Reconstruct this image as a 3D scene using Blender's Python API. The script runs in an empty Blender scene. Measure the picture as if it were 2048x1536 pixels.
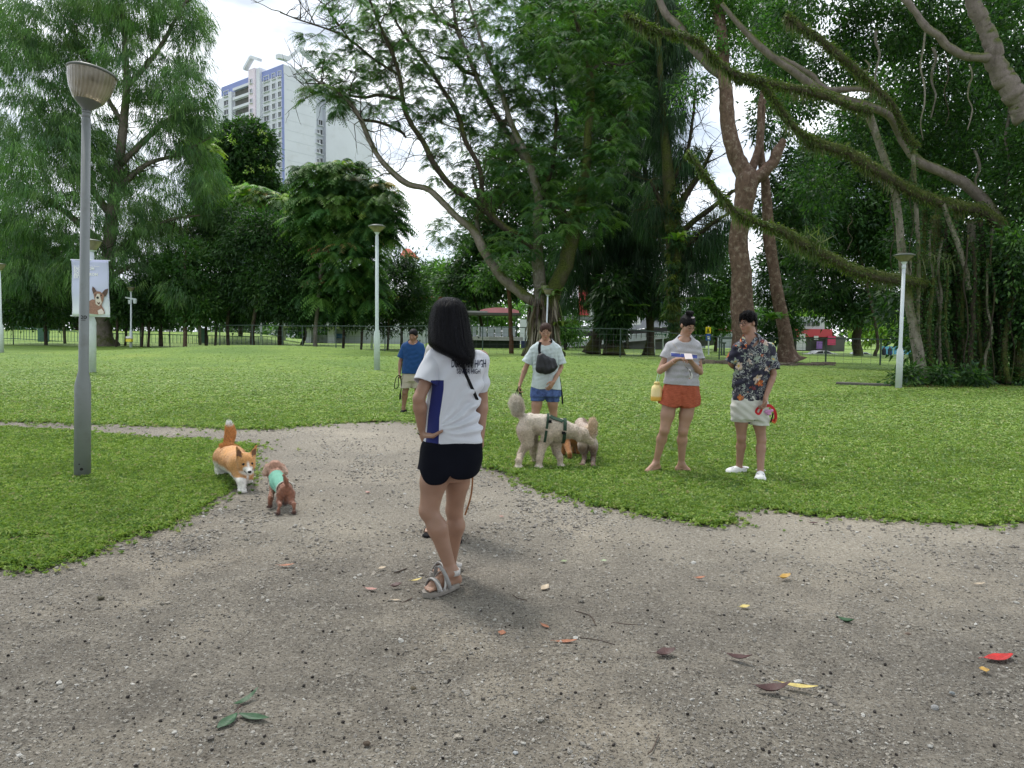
import bpy, bmesh, math, random
import numpy as np
from mathutils import Vector, Matrix, Euler

S = bpy.context.scene
COL = S.collection
R = math.radians
RNG = np.random.default_rng(7)
random.seed(7)

# ------------------------------------------------------------------ camera, sky, sun, exposure
PITCH, ROLL, FPX, EYE = R(3.79), R(0.75), 1450.0, 1.41
_fw = Vector((0, math.cos(PITCH), -math.sin(PITCH)))
_up = Vector((0, math.sin(PITCH), math.cos(PITCH)))
_rt = Vector((1, 0, 0))
RC = _rt * math.cos(ROLL) + _up * math.sin(ROLL)
UC = -_rt * math.sin(ROLL) + _up * math.cos(ROLL)
cam_d = bpy.data.cameras.new('camera')
cam = bpy.data.objects.new('camera', cam_d)
COL.objects.link(cam)
M3 = Matrix((RC, UC, -_fw)).transposed()
cam.matrix_world = Matrix.Translation((0, 0, EYE)) @ M3.to_4x4()
cam_d.sensor_fit = 'HORIZONTAL'
cam_d.sensor_width = 36
cam_d.lens = 36 * FPX / 2048
cam_d.clip_start = 0.05
cam_d.clip_end = 3000
S.camera = cam

SUN_EL, SUN_AZ = R(62), R(-35)      # azimuth measured from +Y towards +X
world = bpy.data.worlds.new('World')
S.world = world
world.use_nodes = True
nt = world.node_tree
for n in list(nt.nodes):
    nt.nodes.remove(n)
def _n(t, **k):
    n = nt.nodes.new(t)
    for a, b in k.items():
        setattr(n, a, b)
    return n
sky = _n('ShaderNodeTexSky', sky_type='NISHITA', sun_disc=False)
sky.sun_elevation = SUN_EL
sky.sun_rotation = SUN_AZ
sky.air_density = 1.0; sky.dust_density = 1.5
tc = _n('ShaderNodeTexCoord')
mp = _n('ShaderNodeMapping')
mp.inputs['Scale'].default_value = (1.2, 1.2, 3.2)
nz = _n('ShaderNodeTexNoise')
nz.inputs['Scale'].default_value = 2.4; nz.inputs['Detail'].default_value = 6; nz.inputs['Roughness'].default_value = 0.55
rp = _n('ShaderNodeValToRGB')
rp.color_ramp.elements[0].position = 0.38; rp.color_ramp.elements[0].color = (0.55, 0.55, 0.55, 1)
rp.color_ramp.elements[1].position = 0.55; rp.color_ramp.elements[1].color = (1, 1, 1, 1)
nz2 = _n('ShaderNodeTexNoise')
nz2.inputs['Scale'].default_value = 5.0; nz2.inputs['Detail'].default_value = 5
rp2 = _n('ShaderNodeValToRGB')
rp2.color_ramp.elements[0].position = 0.36; rp2.color_ramp.elements[0].color = (5.0, 5.5, 6.2, 1)
rp2.color_ramp.elements[1].position = 0.6; rp2.color_ramp.elements[1].color = (11.4, 11.8, 12.3, 1)
mx = _n('ShaderNodeMix', data_type='RGBA')
bg = _n('ShaderNodeBackground'); bg.inputs['Strength'].default_value = 0.1
wo = _n('ShaderNodeOutputWorld')
L = nt.links.new
L(tc.outputs['Generated'], mp.inputs['Vector']); L(mp.outputs[0], nz.inputs['Vector']); L(mp.outputs[0], nz2.inputs['Vector'])
L(nz.outputs['Fac'], rp.inputs[0]); L(nz2.outputs['Fac'], rp2.inputs[0])
L(rp.outputs[0], mx.inputs['Factor']); L(sky.outputs[0], mx.inputs['A']); L(rp2.outputs[0], mx.inputs['B'])
L(mx.outputs['Result'], bg.inputs['Color']); L(bg.outputs[0], wo.inputs['Surface'])

sun_d = bpy.data.lights.new('sun', 'SUN')
sun_d.energy = 1.5; sun_d.angle = R(10); sun_d.color = (1.0, 0.96, 0.9)
sun = bpy.data.objects.new('sun', sun_d)
COL.objects.link(sun)
_sd = Vector((math.sin(SUN_AZ) * math.cos(SUN_EL), math.cos(SUN_AZ) * math.cos(SUN_EL), math.sin(SUN_EL)))
sun.rotation_euler = _sd.to_track_quat('Z', 'Y').to_euler()
sun.location = (0, 0, 40)

S.view_settings.view_transform = 'Standard'
S.view_settings.look = 'None'
S.view_settings.exposure = 0.72
S.view_settings.gamma = 1
S.view_settings.use_curve_mapping = False
S.render.engine = 'CYCLES'
S.cycles.max_bounces = 6
S.cycles.diffuse_bounces = 3
S.cycles.glossy_bounces = 2
S.cycles.transmission_bounces = 3
S.cycles.transparent_max_bounces = 6
S.cycles.caustics_reflective = False
S.cycles.caustics_refractive = False

# ------------------------------------------------------------------ places: the photo's sight lines, laid out in metres
def ray(px, py):
    u, v = (px - 1024) / FPX, (768 - py) / FPX
    return Vector((0, 0, 0)) + RC * u + UC * v + _fw

def P(px, py, Y):
    d = ray(px, py)
    return Vector((0, 0, EYE)) + d * (Y / d.y)

def terrain(x, y):
    x = np.asarray(x, float); y = np.asarray(y, float)
    def b(cx, cy, sx, sy, h):
        return h * np.exp(-((x - cx) / sx) ** 2 - ((y - cy) / sy) ** 2)
    z = b(-15, 44, 9, 6, 0.62) + b(2.5, 34, 7, 4.0, 0.42) + b(-8, 34, 6, 3, 0.25)
    z = z + 0.02 * np.sin(x * 0.7 + 1) * np.sin(y * 0.5) * np.clip((y - 8) / 10, 0, 1)
    z = z + b(9.5, 31, 7, 5, 0.10)
    return z

def tz(x, y):
    return float(terrain(x, y))

def G(px, py):
    d = ray(px, py)
    t = EYE / max(-d.z, 1e-4)
    for _ in range(12):
        x, y = d.x * t, d.y * t
        t = (EYE - tz(x, y)) / max(-d.z, 1e-4)
    return Vector((d.x * t, d.y * t, tz(d.x * t, d.y * t)))

def vec(v):
    return np.array(v, float)

# ------------------------------------------------------------------ object helpers
def tag(o, label=None, cat=None, group=None, kind=None):
    if label: o['label'] = label
    if cat: o['category'] = cat
    if group: o['group'] = group
    if kind: o['kind'] = kind
    return o

def thing(name, label, cat, loc=(0, 0, 0), group=None, rz=0):
    o = bpy.data.objects.new(name, None)
    o.empty_display_size = 0.1
    COL.objects.link(o)
    o.location = loc
    o.rotation_euler = (0, 0, rz)
    return tag(o, label, cat, group)

def mesh_from(name, V, F, mats=None, parent=None, smooth=False, midx=None, col=None, local=False):
    """V: (n,3) world points; F: (m,3|4) array or list of faces"""
    V = np.asarray(V, np.float32).reshape(-1, 3)
    if parent is not None and not local:
        q = parent
        while q is not None:
            V = V - vec(q.location).astype(np.float32); q = q.parent
    me = bpy.data.meshes.new(name)
    if isinstance(F, np.ndarray):
        m, k = F.shape
        me.vertices.add(len(V)); me.vertices.foreach_set('co', V.ravel())
        me.loops.add(m * k); me.loops.foreach_set('vertex_index', F.astype(np.int32).ravel())
        me.polygons.add(m)
        me.polygons.foreach_set('loop_start', np.arange(0, m * k, k, dtype=np.int32))
        me.polygons.foreach_set('loop_total', np.full(m, k, np.int32))
        me.update(calc_edges=True)
    else:
        me.from_pydata([tuple(map(float, v)) for v in V], [], F)
        me.update()
    if smooth:
        me.polygons.foreach_set('use_smooth', np.ones(len(me.polygons), bool))
    if mats is not None:
        for m_ in (mats if isinstance(mats, (list, tuple)) else [mats]):
            me.materials.append(m_)
    if midx is not None:
        me.polygons.foreach_set('material_index', np.asarray(midx, np.int32))
    if col is not None:
        a = me.color_attributes.new('col', 'FLOAT_COLOR', 'POINT')
        c = np.ones((len(V), 4), np.float32); c[:, :3] = np.asarray(col, np.float32)
        a.data.foreach_set('color', c.ravel())
    o = bpy.data.objects.new(name, me)
    COL.objects.link(o)
    if parent is not None:
        o.parent = parent
    return o

class MB:
    """collects simple solids in world space; build() makes one mesh"""
    def __init__(s):
        s.V = []; s.F = []; s.n = 0
    def add(s, V, F):
        s.V.append(np.asarray(V, float).reshape(-1, 3))
        s.F += [tuple(int(i) + s.n for i in f) for f in F]
        s.n += len(s.V[-1]); return s
    def box(s, c, d, rz=0, M=None, taper=1.0):
        x, y, z = [q / 2 for q in d]
        V = np.array([[sx * x * (taper if sz > 0 else 1), sy * y * (taper if sz > 0 else 1), sz * z] for sz in (-1, 1) for sy in (-1, 1) for sx in (-1, 1)])
        if M is not None:
            V = V @ np.array(M.to_3x3()).T
        elif rz:
            cc, ss = math.cos(rz), math.sin(rz)
            V = np.stack([V[:, 0] * cc - V[:, 1] * ss, V[:, 0] * ss + V[:, 1] * cc, V[:, 2]], 1)
        return s.add(V + vec(c), [(0, 2, 3, 1), (4, 5, 7, 6), (0, 1, 5, 4), (2, 6, 7, 3), (0, 4, 6, 2), (1, 3, 7, 5)])
    def bar(s, a, b, w, h=None):
        """square-section bar between two points"""
        a, b = Vector(a), Vector(b); d = b - a; L_ = d.length
        q = d.to_track_quat('X', 'Z').to_matrix()
        return s.box((a + b) / 2, (L_, w, h or w), M=q)
    def tube(s, pts, rad, seg=8, cap=True):
        pts = [Vector(p) for p in pts]
        n = len(pts)
        rad = [rad] * n if not hasattr(rad, '__len__') else list(rad)
        V = []; F = []
        t0 = (pts[1] - pts[0]).normalized()
        ref = Vector((0, 0, 1)) if abs(t0.z) < 0.9 else Vector((1, 0, 0))
        u = t0.cross(ref).normalized()
        for i in range(n):
            t = (pts[min(i + 1, n - 1)] - pts[max(i - 1, 0)]).normalized()
            u = (u - t * u.dot(t)).normalized(); w = t.cross(u)
            for k in range(seg):
                a = 2 * math.pi * k / seg
                V.append(pts[i] + (u * math.cos(a) + w * math.sin(a)) * rad[i])
        for i in range(n - 1):
            for k in range(seg):
                k2 = (k + 1) % seg
                F.append((i * seg + k, i * seg + k2, (i + 1) * seg + k2, (i + 1) * seg + k))
        if cap:
            F.append(tuple(range(seg))[::-1]); F.append(tuple(range((n - 1) * seg, n * seg)))
        return s.add([tuple(v) for v in V], F)
    def lathe(s, prof, c=(0, 0, 0), seg=24, M=None):
        """prof: [(r,z)]"""
        V = []; F = []
        for r, z in prof:
            for k in range(seg):
                a = 2 * math.pi * k / seg
                p = Vector((r * math.cos(a), r * math.sin(a), z))
                if M is not None: p = M @ p
                V.append(p + Vector(c))
        n = len(prof)
        for i in range(n - 1):
            for k in range(seg):
                k2 = (k + 1) % seg
                F.append((i * seg + k, i * seg + k2, (i + 1) * seg + k2, (i + 1) * seg + k))
        return s.add([tuple(v) for v in V], F)
    def build(s, name, mats, parent=None, smooth=False, **k):
        V = np.concatenate(s.V) if s.V else np.zeros((0, 3))
        return mesh_from(name, V, s.F, mats, parent, smooth, **k)

def auto_smooth(o, ang=40):
    me = o.data
    me.polygons.foreach_set('use_smooth', np.ones(len(me.polygons), bool))
    bm = bmesh.new(); bm.from_mesh(me)
    for e in bm.edges:
        if len(e.link_faces) == 2 and e.calc_face_angle(0) > R(ang):
            e.smooth = False
    bm.to_mesh(me); bm.free()
    return o

# ------------------------------------------------------------------ materials
class NT:
    def __init__(s, name):
        s.m = bpy.data.materials.new(name); s.m.use_nodes = True
        s.t = s.m.node_tree
        for n in list(s.t.nodes): s.t.nodes.remove(n)
        s.out = s.n('ShaderNodeOutputMaterial')
        s.bs = s.n('ShaderNodeBsdfPrincipled')
        s.l(s.bs.outputs[0], s.out.inputs['Surface'])
    def n(s, t, **k):
        n = s.t.nodes.new(t)
        for a, b in k.items():
            if a in n.inputs.keys(): n.inputs[a].default_value = b
            else: setattr(n, a, b)
        return n
    def l(s, a, b): s.t.links.new(a, b); return s
    def coord(s, kind='Object', scale=None):
        c = s.n('ShaderNodeTexCoord').outputs[kind]
        if scale is not None:
            m = s.n('ShaderNodeMapping'); m.inputs['Scale'].default_value = scale if hasattr(scale, '__len__') else (scale,) * 3
            s.l(c, m.inputs['Vector']); return m.outputs[0]
        return c
    def noise(s, vec, scale, detail=4, rough=0.55, dist=0.0):
        n = s.n('ShaderNodeTexNoise'); n.inputs['Scale'].default_value = scale; n.inputs['Detail'].default_value = detail
        n.inputs['Roughness'].default_value = rough; n.inputs['Distortion'].default_value = dist
        if vec is not None: s.l(vec, n.inputs['Vector'])
        return n.outputs['Fac']
    def vor(s, vec, scale, feature='F1', out='Distance', rand=1.0):
        n = s.n('ShaderNodeTexVoronoi', feature=feature); n.inputs['Scale'].default_value = scale; n.inputs['Randomness'].default_value = rand
        if vec is not None: s.l(vec, n.inputs['Vector'])
        return n.outputs[out]
    def ramp(s, fac, stops, interp='LINEAR'):
        r = s.n('ShaderNodeValToRGB'); cr = r.color_ramp; cr.interpolation = interp
        while len(cr.elements) < len(stops): cr.elements.new(0.5)
        for e, (p, c) in zip(cr.elements, stops):
            e.position = p; e.color = (*c, 1) if hasattr(c, '__len__') else (c, c, c, 1)
        s.l(fac, r.inputs[0]); return r.outputs[0]
    def mix(s, fac, a, b, mode='MIX'):
        m = s.n('ShaderNodeMix', data_type='RGBA', blend_type=mode)
        for v, k in ((fac, 'Factor'), (a, 'A'), (b, 'B')):
            if hasattr(v, 'is_output'): s.l(v, m.inputs[k])
            elif hasattr(v, '__len__'): m.inputs[k].default_value = (*v, 1)
            else: m.inputs[k].default_value = v
        return m.outputs['Result']
    def math(s, op, a, b=0.5, c=None):
        m = s.n('ShaderNodeMath', operation=op)
        for i, v in enumerate((a, b, c)):
            if v is None: continue
            if hasattr(v, 'is_output'): s.l(v, m.inputs[i])
            else: m.inputs[i].default_value = v
        return m.outputs[0]
    def attr(s, name, out='Color'):
        return s.n('ShaderNodeAttribute', attribute_name=name).outputs[out]
    def bump(s, h, strength=0.3, dist=0.01, base=None):
        b = s.n('ShaderNodeBump'); b.inputs['Strength'].default_value = strength; b.inputs['Distance'].default_value = dist
        s.l(h, b.inputs['Height'])
        if base is not None: s.l(base, b.inputs['Normal'])
        s.l(b.outputs[0], s.bs.inputs['Normal']); return b.outputs[0]
    def col(s, c):
        if hasattr(c, 'is_output'): s.l(c, s.bs.inputs['Base Color'])
        else: s.bs.inputs['Base Color'].default_value = (*c, 1)
        return s
    def rough(s, r):
        if hasattr(r, 'is_output'): s.l(r, s.bs.inputs['Roughness'])
        else: s.bs.inputs['Roughness'].default_value = r
        return s
    def set(s, **k):
        for a, b in k.items(): s.bs.inputs[a.replace('_', ' ')].default_value = b
        return s

def simple(name, c, rough=0.6, var=0.15, scale=8, bump=0.0, bscale=60, metal=0, coords='Object', spec=0.5, dirt=None):
    t = NT(name); v = t.coord(coords)
    f = t.noise(v, scale, 5)
    c = np.array(c, float)
    cc = t.ramp(f, [(0.3, tuple(c * (1 - var))), (0.7, tuple(np.clip(c * (1 + var), 0, 1)))])
    if dirt is not None:
        d = t.ramp(t.noise(v, scale * 2.7, 7, 0.65), [(0.52, 0), (0.72, 1)])
        cc = t.mix(t.math('MULTIPLY', d, dirt[1]), cc, dirt[0])
    t.col(cc).rough(rough); t.set(Metallic=metal)
    t.bs.inputs['Specular IOR Level'].default_value = spec
    if bump:
        t.bump(t.noise(v, bscale, 4), bump, 0.01)
    return t.m
# ------------------------------------------------------------------ soft solids: tapered limbs, ellipsoids and lofts blended into one surface
def _n3(v): v = vec(v); return v / (np.linalg.norm(v) + 1e-12)

def cone(a, b, ra, rb, k=0.02, flat=None, op='u'):
    a, b = vec(a), vec(b); m = max(ra, rb)
    ff = None
    if flat is not None:
        ax = _n3(flat[0]); ff = (ax, flat[1])
    def f(Q):
        q = Q - a
        d0 = b - a
        if ff is not None:
            q = q + ff[0] * ((q @ ff[0])[..., None]) * (1 / ff[1] - 1)
            d0 = d0 + ff[0] * (d0 @ ff[0]) * (1 / ff[1] - 1)
        L2 = d0 @ d0 + 1e-12
        t = np.clip((q @ d0) / L2, 0, 1)
        d = np.linalg.norm(q - t[..., None] * d0, axis=-1) - (ra + (rb - ra) * t)
        return d * (min(1.0, ff[1]) if ff is not None else 1)
    return (np.minimum(a, b) - m, np.maximum(a, b) + m, f, k, op)

def ell(c, r, k=0.02, M=None, op='u'):
    c = vec(c); r = vec(r) if hasattr(r, '__len__') else np.full(3, float(r))
    Mi = np.eye(3) if M is None else np.array(M, float)   # rows = local axes
    def f(Q):
        q = (Q - c) @ Mi.T / r
        n = np.linalg.norm(q, axis=-1)
        n2 = np.linalg.norm(q / r, axis=-1) + 1e-9
        return n * (n - 1.0) / n2
    ext = np.abs(Mi.T) @ r
    return (c - ext, c + ext, f, k, op)

def loft(st, k=0.02, ex=2.4, yaw=0.0, op='u', grow=0.0):
    """stations [(x,y,z,rx,ry)] sorted by z; horizontal ellipses"""
    st = np.array(sorted([tuple(map(float, s)) for s in st], key=lambda s: s[2]))
    zz = st[:, 2]
    zi = np.linspace(zz[0], zz[-1], 160)
    def sm(y):   # smooth interpolation
        v = np.interp(zi, zz, y)
        kn = np.hanning(19); kn /= kn.sum()
        pad = np.pad(v, 9, mode='reflect', reflect_type='odd')
        return np.convolve(pad, kn, 'valid')
    cx, cy, rx, ry = sm(st[:, 0]), sm(st[:, 1]), sm(st[:, 3]) + grow, sm(st[:, 4]) + grow
    rx = np.maximum(rx, 0.004); ry = np.maximum(ry, 0.004)
    c, s = math.cos(yaw), math.sin(yaw)
    def f(Q):
        z = Q[..., 2]
        x = Q[..., 0] - np.interp(z, zi, cx); y = Q[..., 1] - np.interp(z, zi, cy)
        x, y = x * c + y * s, -x * s + y * c
        a = np.interp(z, zi, rx); b = np.interp(z, zi, ry)
        q = (np.abs(x / a) ** ex + np.abs(y / b) ** ex) ** (1 / ex)
        d = (q - 1) * np.minimum(a, b)
        return np.maximum(d, np.maximum(zz[0] - z, z - zz[-1]))
    m = max(rx.max(), ry.max())
    lo = np.array([cx.min() - m, cy.min() - m, zz[0]]); hi = np.array([cx.max() + m, cy.max() + m, zz[-1]])
    return (lo, hi, f, k, op)

def field(prims, h, pad=0.02):
    us = [p for p in prims if p[4] == 'u']
    lo = np.min([p[0] for p in us], 0) - pad; hi = np.max([p[1] for p in us], 0) + pad
    n = np.ceil((hi - lo) / h).astype(int) + 1
    D = np.full(n, 1.0, np.float32)
    ax = [lo[i] + h * np.arange(n[i]) for i in range(3)]
    for pl, ph, f, k, op in prims:
        e = max(k, 0.0) + 3 * h
        i0 = np.maximum(np.floor((pl - e - lo) / h).astype(int), 0); i1 = np.minimum(np.ceil((ph + e - lo) / h).astype(int) + 1, n)
        if np.any(i1 <= i0): continue
        sl = tuple(slice(i0[i], i1[i]) for i in range(3))
        X, Y, Z = np.meshgrid(ax[0][sl[0]], ax[1][sl[1]], ax[2][sl[2]], indexing='ij')
        d = f(np.stack([X, Y, Z], -1))
        A = D[sl]
        if op == 'u':
            if k > 0:
                hh = np.clip(0.5 + 0.5 * (A - d) / k, 0, 1)
                D[sl] = A + (d - A) * hh - k * hh * (1 - hh)
            else: D[sl] = np.minimum(A, d)
        else:          # smooth subtraction
            hh = np.clip(0.5 - 0.5 * (A + d) / max(k, 1e-4), 0, 1)
            D[sl] = A + (-d - A) * hh + max(k, 1e-4) * hh * (1 - hh)
    return D, lo, ax

def nets(D, lo, h):
    ins = D < 0
    c = ins[:-1, :-1, :-1].astype(np.int8)
    for dx in (0, 1):
        for dy in (0, 1):
            for dz in (0, 1):
                if dx + dy + dz:
                    c = c + ins[dx:D.shape[0] - 1 + dx, dy:D.shape[1] - 1 + dy, dz:D.shape[2] - 1 + dz]
    act = (c > 0) & (c < 8)
    I = np.argwhere(act)
    idx = np.full(act.shape, -1, np.int64); idx[act] = np.arange(len(I))
    pos = np.zeros((len(I), 3)); cnt = np.zeros(len(I))
    cor = [(x, y, z) for x in (0, 1) for y in (0, 1) for z in (0, 1)]
    for a in cor:
        for b in cor:
            if sum(b) - sum(a) == 1 and sum(abs(b[i] - a[i]) for i in range(3)) == 1:
                d0 = D[I[:, 0] + a[0], I[:, 1] + a[1], I[:, 2] + a[2]]; d1 = D[I[:, 0] + b[0], I[:, 1] + b[1], I[:, 2] + b[2]]
                m = (d0 < 0) != (d1 < 0)
                t = np.where(m, d0 / np.where(m, d0 - d1, 1), 0)
                pos += np.where(m[:, None], np.array(a) + t[:, None] * (np.array(b) - np.array(a)), 0); cnt += m
    V = lo + h * (I + pos / cnt[:, None])
    F = []
    for axi in range(3):
        o1, o2 = [(1, 2), (2, 0), (0, 1)][axi]
        sa = [slice(None)] * 3; sb = [slice(None)] * 3
        sa[axi] = slice(0, -1); sb[axi] = slice(1, None)
        A, B = ins[tuple(sa)], ins[tuple(sb)]
        E = np.argwhere(A != B)
        ok = (E[:, o1] > 0) & (E[:, o2] > 0) & (E[:, o1] < D.shape[o1] - 1) & (E[:, o2] < D.shape[o2] - 1)
        E = E[ok]
        e1 = np.zeros(3, int); e1[o1] = 1; e2 = np.zeros(3, int); e2[o2] = 1
        q = [E - e1 - e2, E - e2, E, E - e1]
        q = np.stack([idx[w[:, 0], w[:, 1], w[:, 2]] for w in q], 1)
        flip = ~A[E[:, 0], E[:, 1], E[:, 2]]
        q[flip] = q[flip][:, ::-1]
        F.append(q)
    F = np.concatenate(F); F = F[(F >= 0).all(1)]
    return V, F

def solid(prims, h=0.006, wob=None, smooth=1):
    D, lo, ax = field(prims, h)
    if wob is not None:
        near = np.abs(D) < 0.035
        I = np.argwhere(near)
        Q = lo + h * I
        D[near] += wob(Q)
    V, F = nets(D, lo, h)
    for _ in range(smooth):
        V = relax(V, F)
    return V, F

def relax(V, F, w=0.5):
    acc = np.zeros_like(V); n = np.zeros(len(V))
    k = F.shape[1]
    for i in range(k):
        a, b = F[:, i], F[:, (i + 1) % k]
        np.add.at(acc, a, V[b]); np.add.at(acc, b, V[a])
        np.add.at(n, a, 1); np.add.at(n, b, 1)
    n[n == 0] = 1
    return V * (1 - w) + w * acc / n[:, None]

def normals(V, F):
    N = np.zeros_like(V)
    fn = np.cross(V[F[:, 2]] - V[F[:, 0]], V[F[:, 3 if F.shape[1] > 3 else 1]] - V[F[:, 1]]) if F.shape[1] > 3 else np.cross(V[F[:, 1]] - V[F[:, 0]], V[F[:, 2]] - V[F[:, 0]])
    for i in range(F.shape[1]): np.add.at(N, F[:, i], fn)
    return N / (np.linalg.norm(N, axis=1, keepdims=True) + 1e-12)

def cloth(prims, cuts, h=0.007, wob=None, smooth=2):
    """cuts: functions of points, >0 = cut away; leaves the garment open there"""
    V, F = solid(prims, h, wob, smooth)
    C = V[F].mean(1)
    keep = np.ones(len(F), bool)
    for c in cuts: keep &= c(C) < 0
    inn = np.unique(F[keep]); out = np.unique(F[~keep]); bd = np.intersect1d(inn, out)
    V = V.copy()
    for c in cuts:                       # trim the border cleanly along the cut
        v = c(V[bd]); m = np.abs(v) < 2.5 * h; Q = V[bd][m]; v = v[m]
        g = np.stack([(c(Q + e) - c(Q - e)) / .002 for e in np.eye(3) * .001], -1); n2 = (g ** 2).sum(1)
        ok = (n2 > .05) & (n2 < 400)
        st = np.where(ok[:, None], -(v / np.where(ok, n2, 1))[:, None] * g, 0); L_ = np.linalg.norm(st, axis=1, keepdims=True)
        V[bd[m]] += st * np.minimum(1, 1.5 * h / (L_ + 1e-9))
    F = F[keep]
    used = np.unique(F); mp_ = np.full(len(V), -1); mp_[used] = np.arange(len(used))
    return V[used], mp_[F]

def value(prims, Q):
    """the blended field at points Q"""
    D = np.full(Q.shape[:-1], 1.0)
    for pl, ph, f, k, op in prims:
        d = f(Q); k = max(k, 1e-4)
        if op == 'u': hh = np.clip(0.5 + 0.5 * (D - d) / k, 0, 1); D = D + (d - D) * hh - k * hh * (1 - hh)
        else: hh = np.clip(0.5 - 0.5 * (D + d) / k, 0, 1); D = D + (-d - D) * hh + k * hh * (1 - hh)
    return D

def merge(parts):
    V = []; F = []; n = 0
    for v, f in parts: V.append(v); F.append(f + n); n += len(v)
    return np.concatenate(V), np.concatenate(F)

def plane(p, n):
    p, n = vec(p), _n3(n)
    return lambda Q: (Q - p) @ n

def snoise(seed, freq, amp, stretch=(1, 1, 1), n=7):
    """cheap smooth noise: sum of sines in random directions"""
    r = np.random.default_rng(seed)
    K = r.normal(size=(n, 3)) * freq * np.array(stretch); ph = r.uniform(0, 6.28, n); A = amp * r.uniform(0.5, 1, n) / math.sqrt(n)
    return lambda Q: (np.sin(Q @ K.T + ph) * A).sum(-1)

def folds(seed, p, amp=0.006, n=6, rad=0.35, dirs=None):
    """creases radiating along given directions near p"""
    r = np.random.default_rng(seed); p = vec(p)
    K = []
    for i in range(n):
        d = _n3(r.normal(size=3) if dirs is None else vec(dirs[i % len(dirs)]) + r.normal(size=3) * 0.25)
        K.append(d * r.uniform(70, 130))
    K = np.array(K); ph = r.uniform(0, 6.28, n)
    def f(Q):
        w = np.exp(-((Q - p) ** 2).sum(-1) / rad ** 2)
        s_ = np.sin(Q @ K.T + ph + 1.5 * np.sin((Q @ K.T[::, ::-1]) * 0.13)).sum(-1) / math.sqrt(n)
        return amp * w * s_
    return f

def fur(V, F, N_count, length, col, seed=1, comb=(0, 0, -0.6), width=0.004, jit=0.35, keep=None, curl=0.0):
    r = np.random.default_rng(seed)
    C = V[F].mean(1); Nn = normals(V, F)[F].mean(1)
    A = np.linalg.norm(np.cross(V[F[:, 2]] - V[F[:, 0]], V[F[:, 3]] - V[F[:, 1]]), axis=1)
    if keep is not None: A = A * keep(C)
    p = A / A.sum()
    i = r.choice(len(F), N_count, p=p)
    w4 = r.dirichlet((1, 1, 1, 1), N_count)
    B = (V[F[i]] * w4[..., None]).sum(1)
    n = Nn[i]; Cc = col[F[i]].mean(1)
    Ln = length(B) if callable(length) else np.full(N_count, length)
    Ln = Ln * r.uniform(0.6, 1.25, N_count)
    cb = comb(B) if callable(comb) else np.array(comb)
    d = n + cb + r.normal(size=n.shape) * jit; d /= np.linalg.norm(d, axis=1, keepdims=True)
    side = np.cross(d, r.normal(size=n.shape)); side /= np.linalg.norm(side, axis=1, keepdims=True) + 1e-9
    w = width * r.uniform(0.7, 1.3, N_count)[:, None]
    B = B - n * 0.002
    mid = B + d * Ln[:, None] * 0.55 + n * Ln[:, None] * 0.08
    tip = B + d * Ln[:, None] + cb * Ln[:, None] * 0.25 + r.normal(size=n.shape) * Ln[:, None] * curl
    VV = np.stack([B - side * w, B + side * w, mid + side * w * 0.7, mid - side * w * 0.7, tip], 1).reshape(-1, 3)
    b = np.arange(N_count)[:, None] * 5
    FF = np.concatenate([b + [0, 1, 2], b + [0, 2, 3], b + [3, 2, 4]])
    cc = np.repeat(Cc * r.uniform(0.85, 1.12, (N_count, 1)), 5, 0)
    return VV, FF, cc
# ------------------------------------------------------------------ ground, lawn, grass, gravel
def proj(x, y, z=0.0):
    """point in metres -> place in the photograph (used only to read edges off it)"""
    p = np.stack([np.asarray(x, float), np.asarray(y, float), np.broadcast_to(np.asarray(z, float), np.shape(x)) - EYE], -1)
    d = p @ vec(_fw)
    return 1024 + FPX * (p @ vec(RC)) / d, 768 - FPX * (p @ vec(UC)) / d

PATCH_PX = [(-900, 838), (-300, 850), (0, 857), (100, 862), (200, 868), (300, 876), (400, 880), (470, 887), (520, 893), (497, 912), (490, 940), (478, 966), (455, 990),
            (400, 1010), (350, 1037), (300, 1064), (230, 1085), (200, 1110), (120, 1118), (75, 1136), (0, 1133), (-300, 1165), (-900, 1220)]
MAIN_PX = [(-3000, 800), (-900, 826), (-300, 838), (0, 844), (130, 848), (250, 852), (400, 855), (540, 863), (565, 856), (620, 850), (700, 848), (800, 841), (850, 846),
           (900, 866), (940, 896), (965, 930), (1000, 944), (1040, 964), (1090, 984), (1160, 1004), (1230, 1021), (1300, 1031), (1380, 1041), (1440, 1052),
           (1476, 1047), (1452, 1026), (1500, 1012), (1560, 1021), (1620, 1031), (1700, 1033), (1800, 1040), (1900, 1044), (2048, 1046), (2600, 1060), (4200, 1080)]
def g2(px, py): v = G(px, py); return (v.x, v.y)
PATCH = [g2(*p) for p in PATCH_PX]
MAIN = [g2(*p) for p in MAIN_PX]
MAIN = [(-120, MAIN[0][1])] + MAIN + [(120, MAIN[-1][1]), (400, 60), (400, 900), (-400, 900), (-400, 60)]

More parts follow.
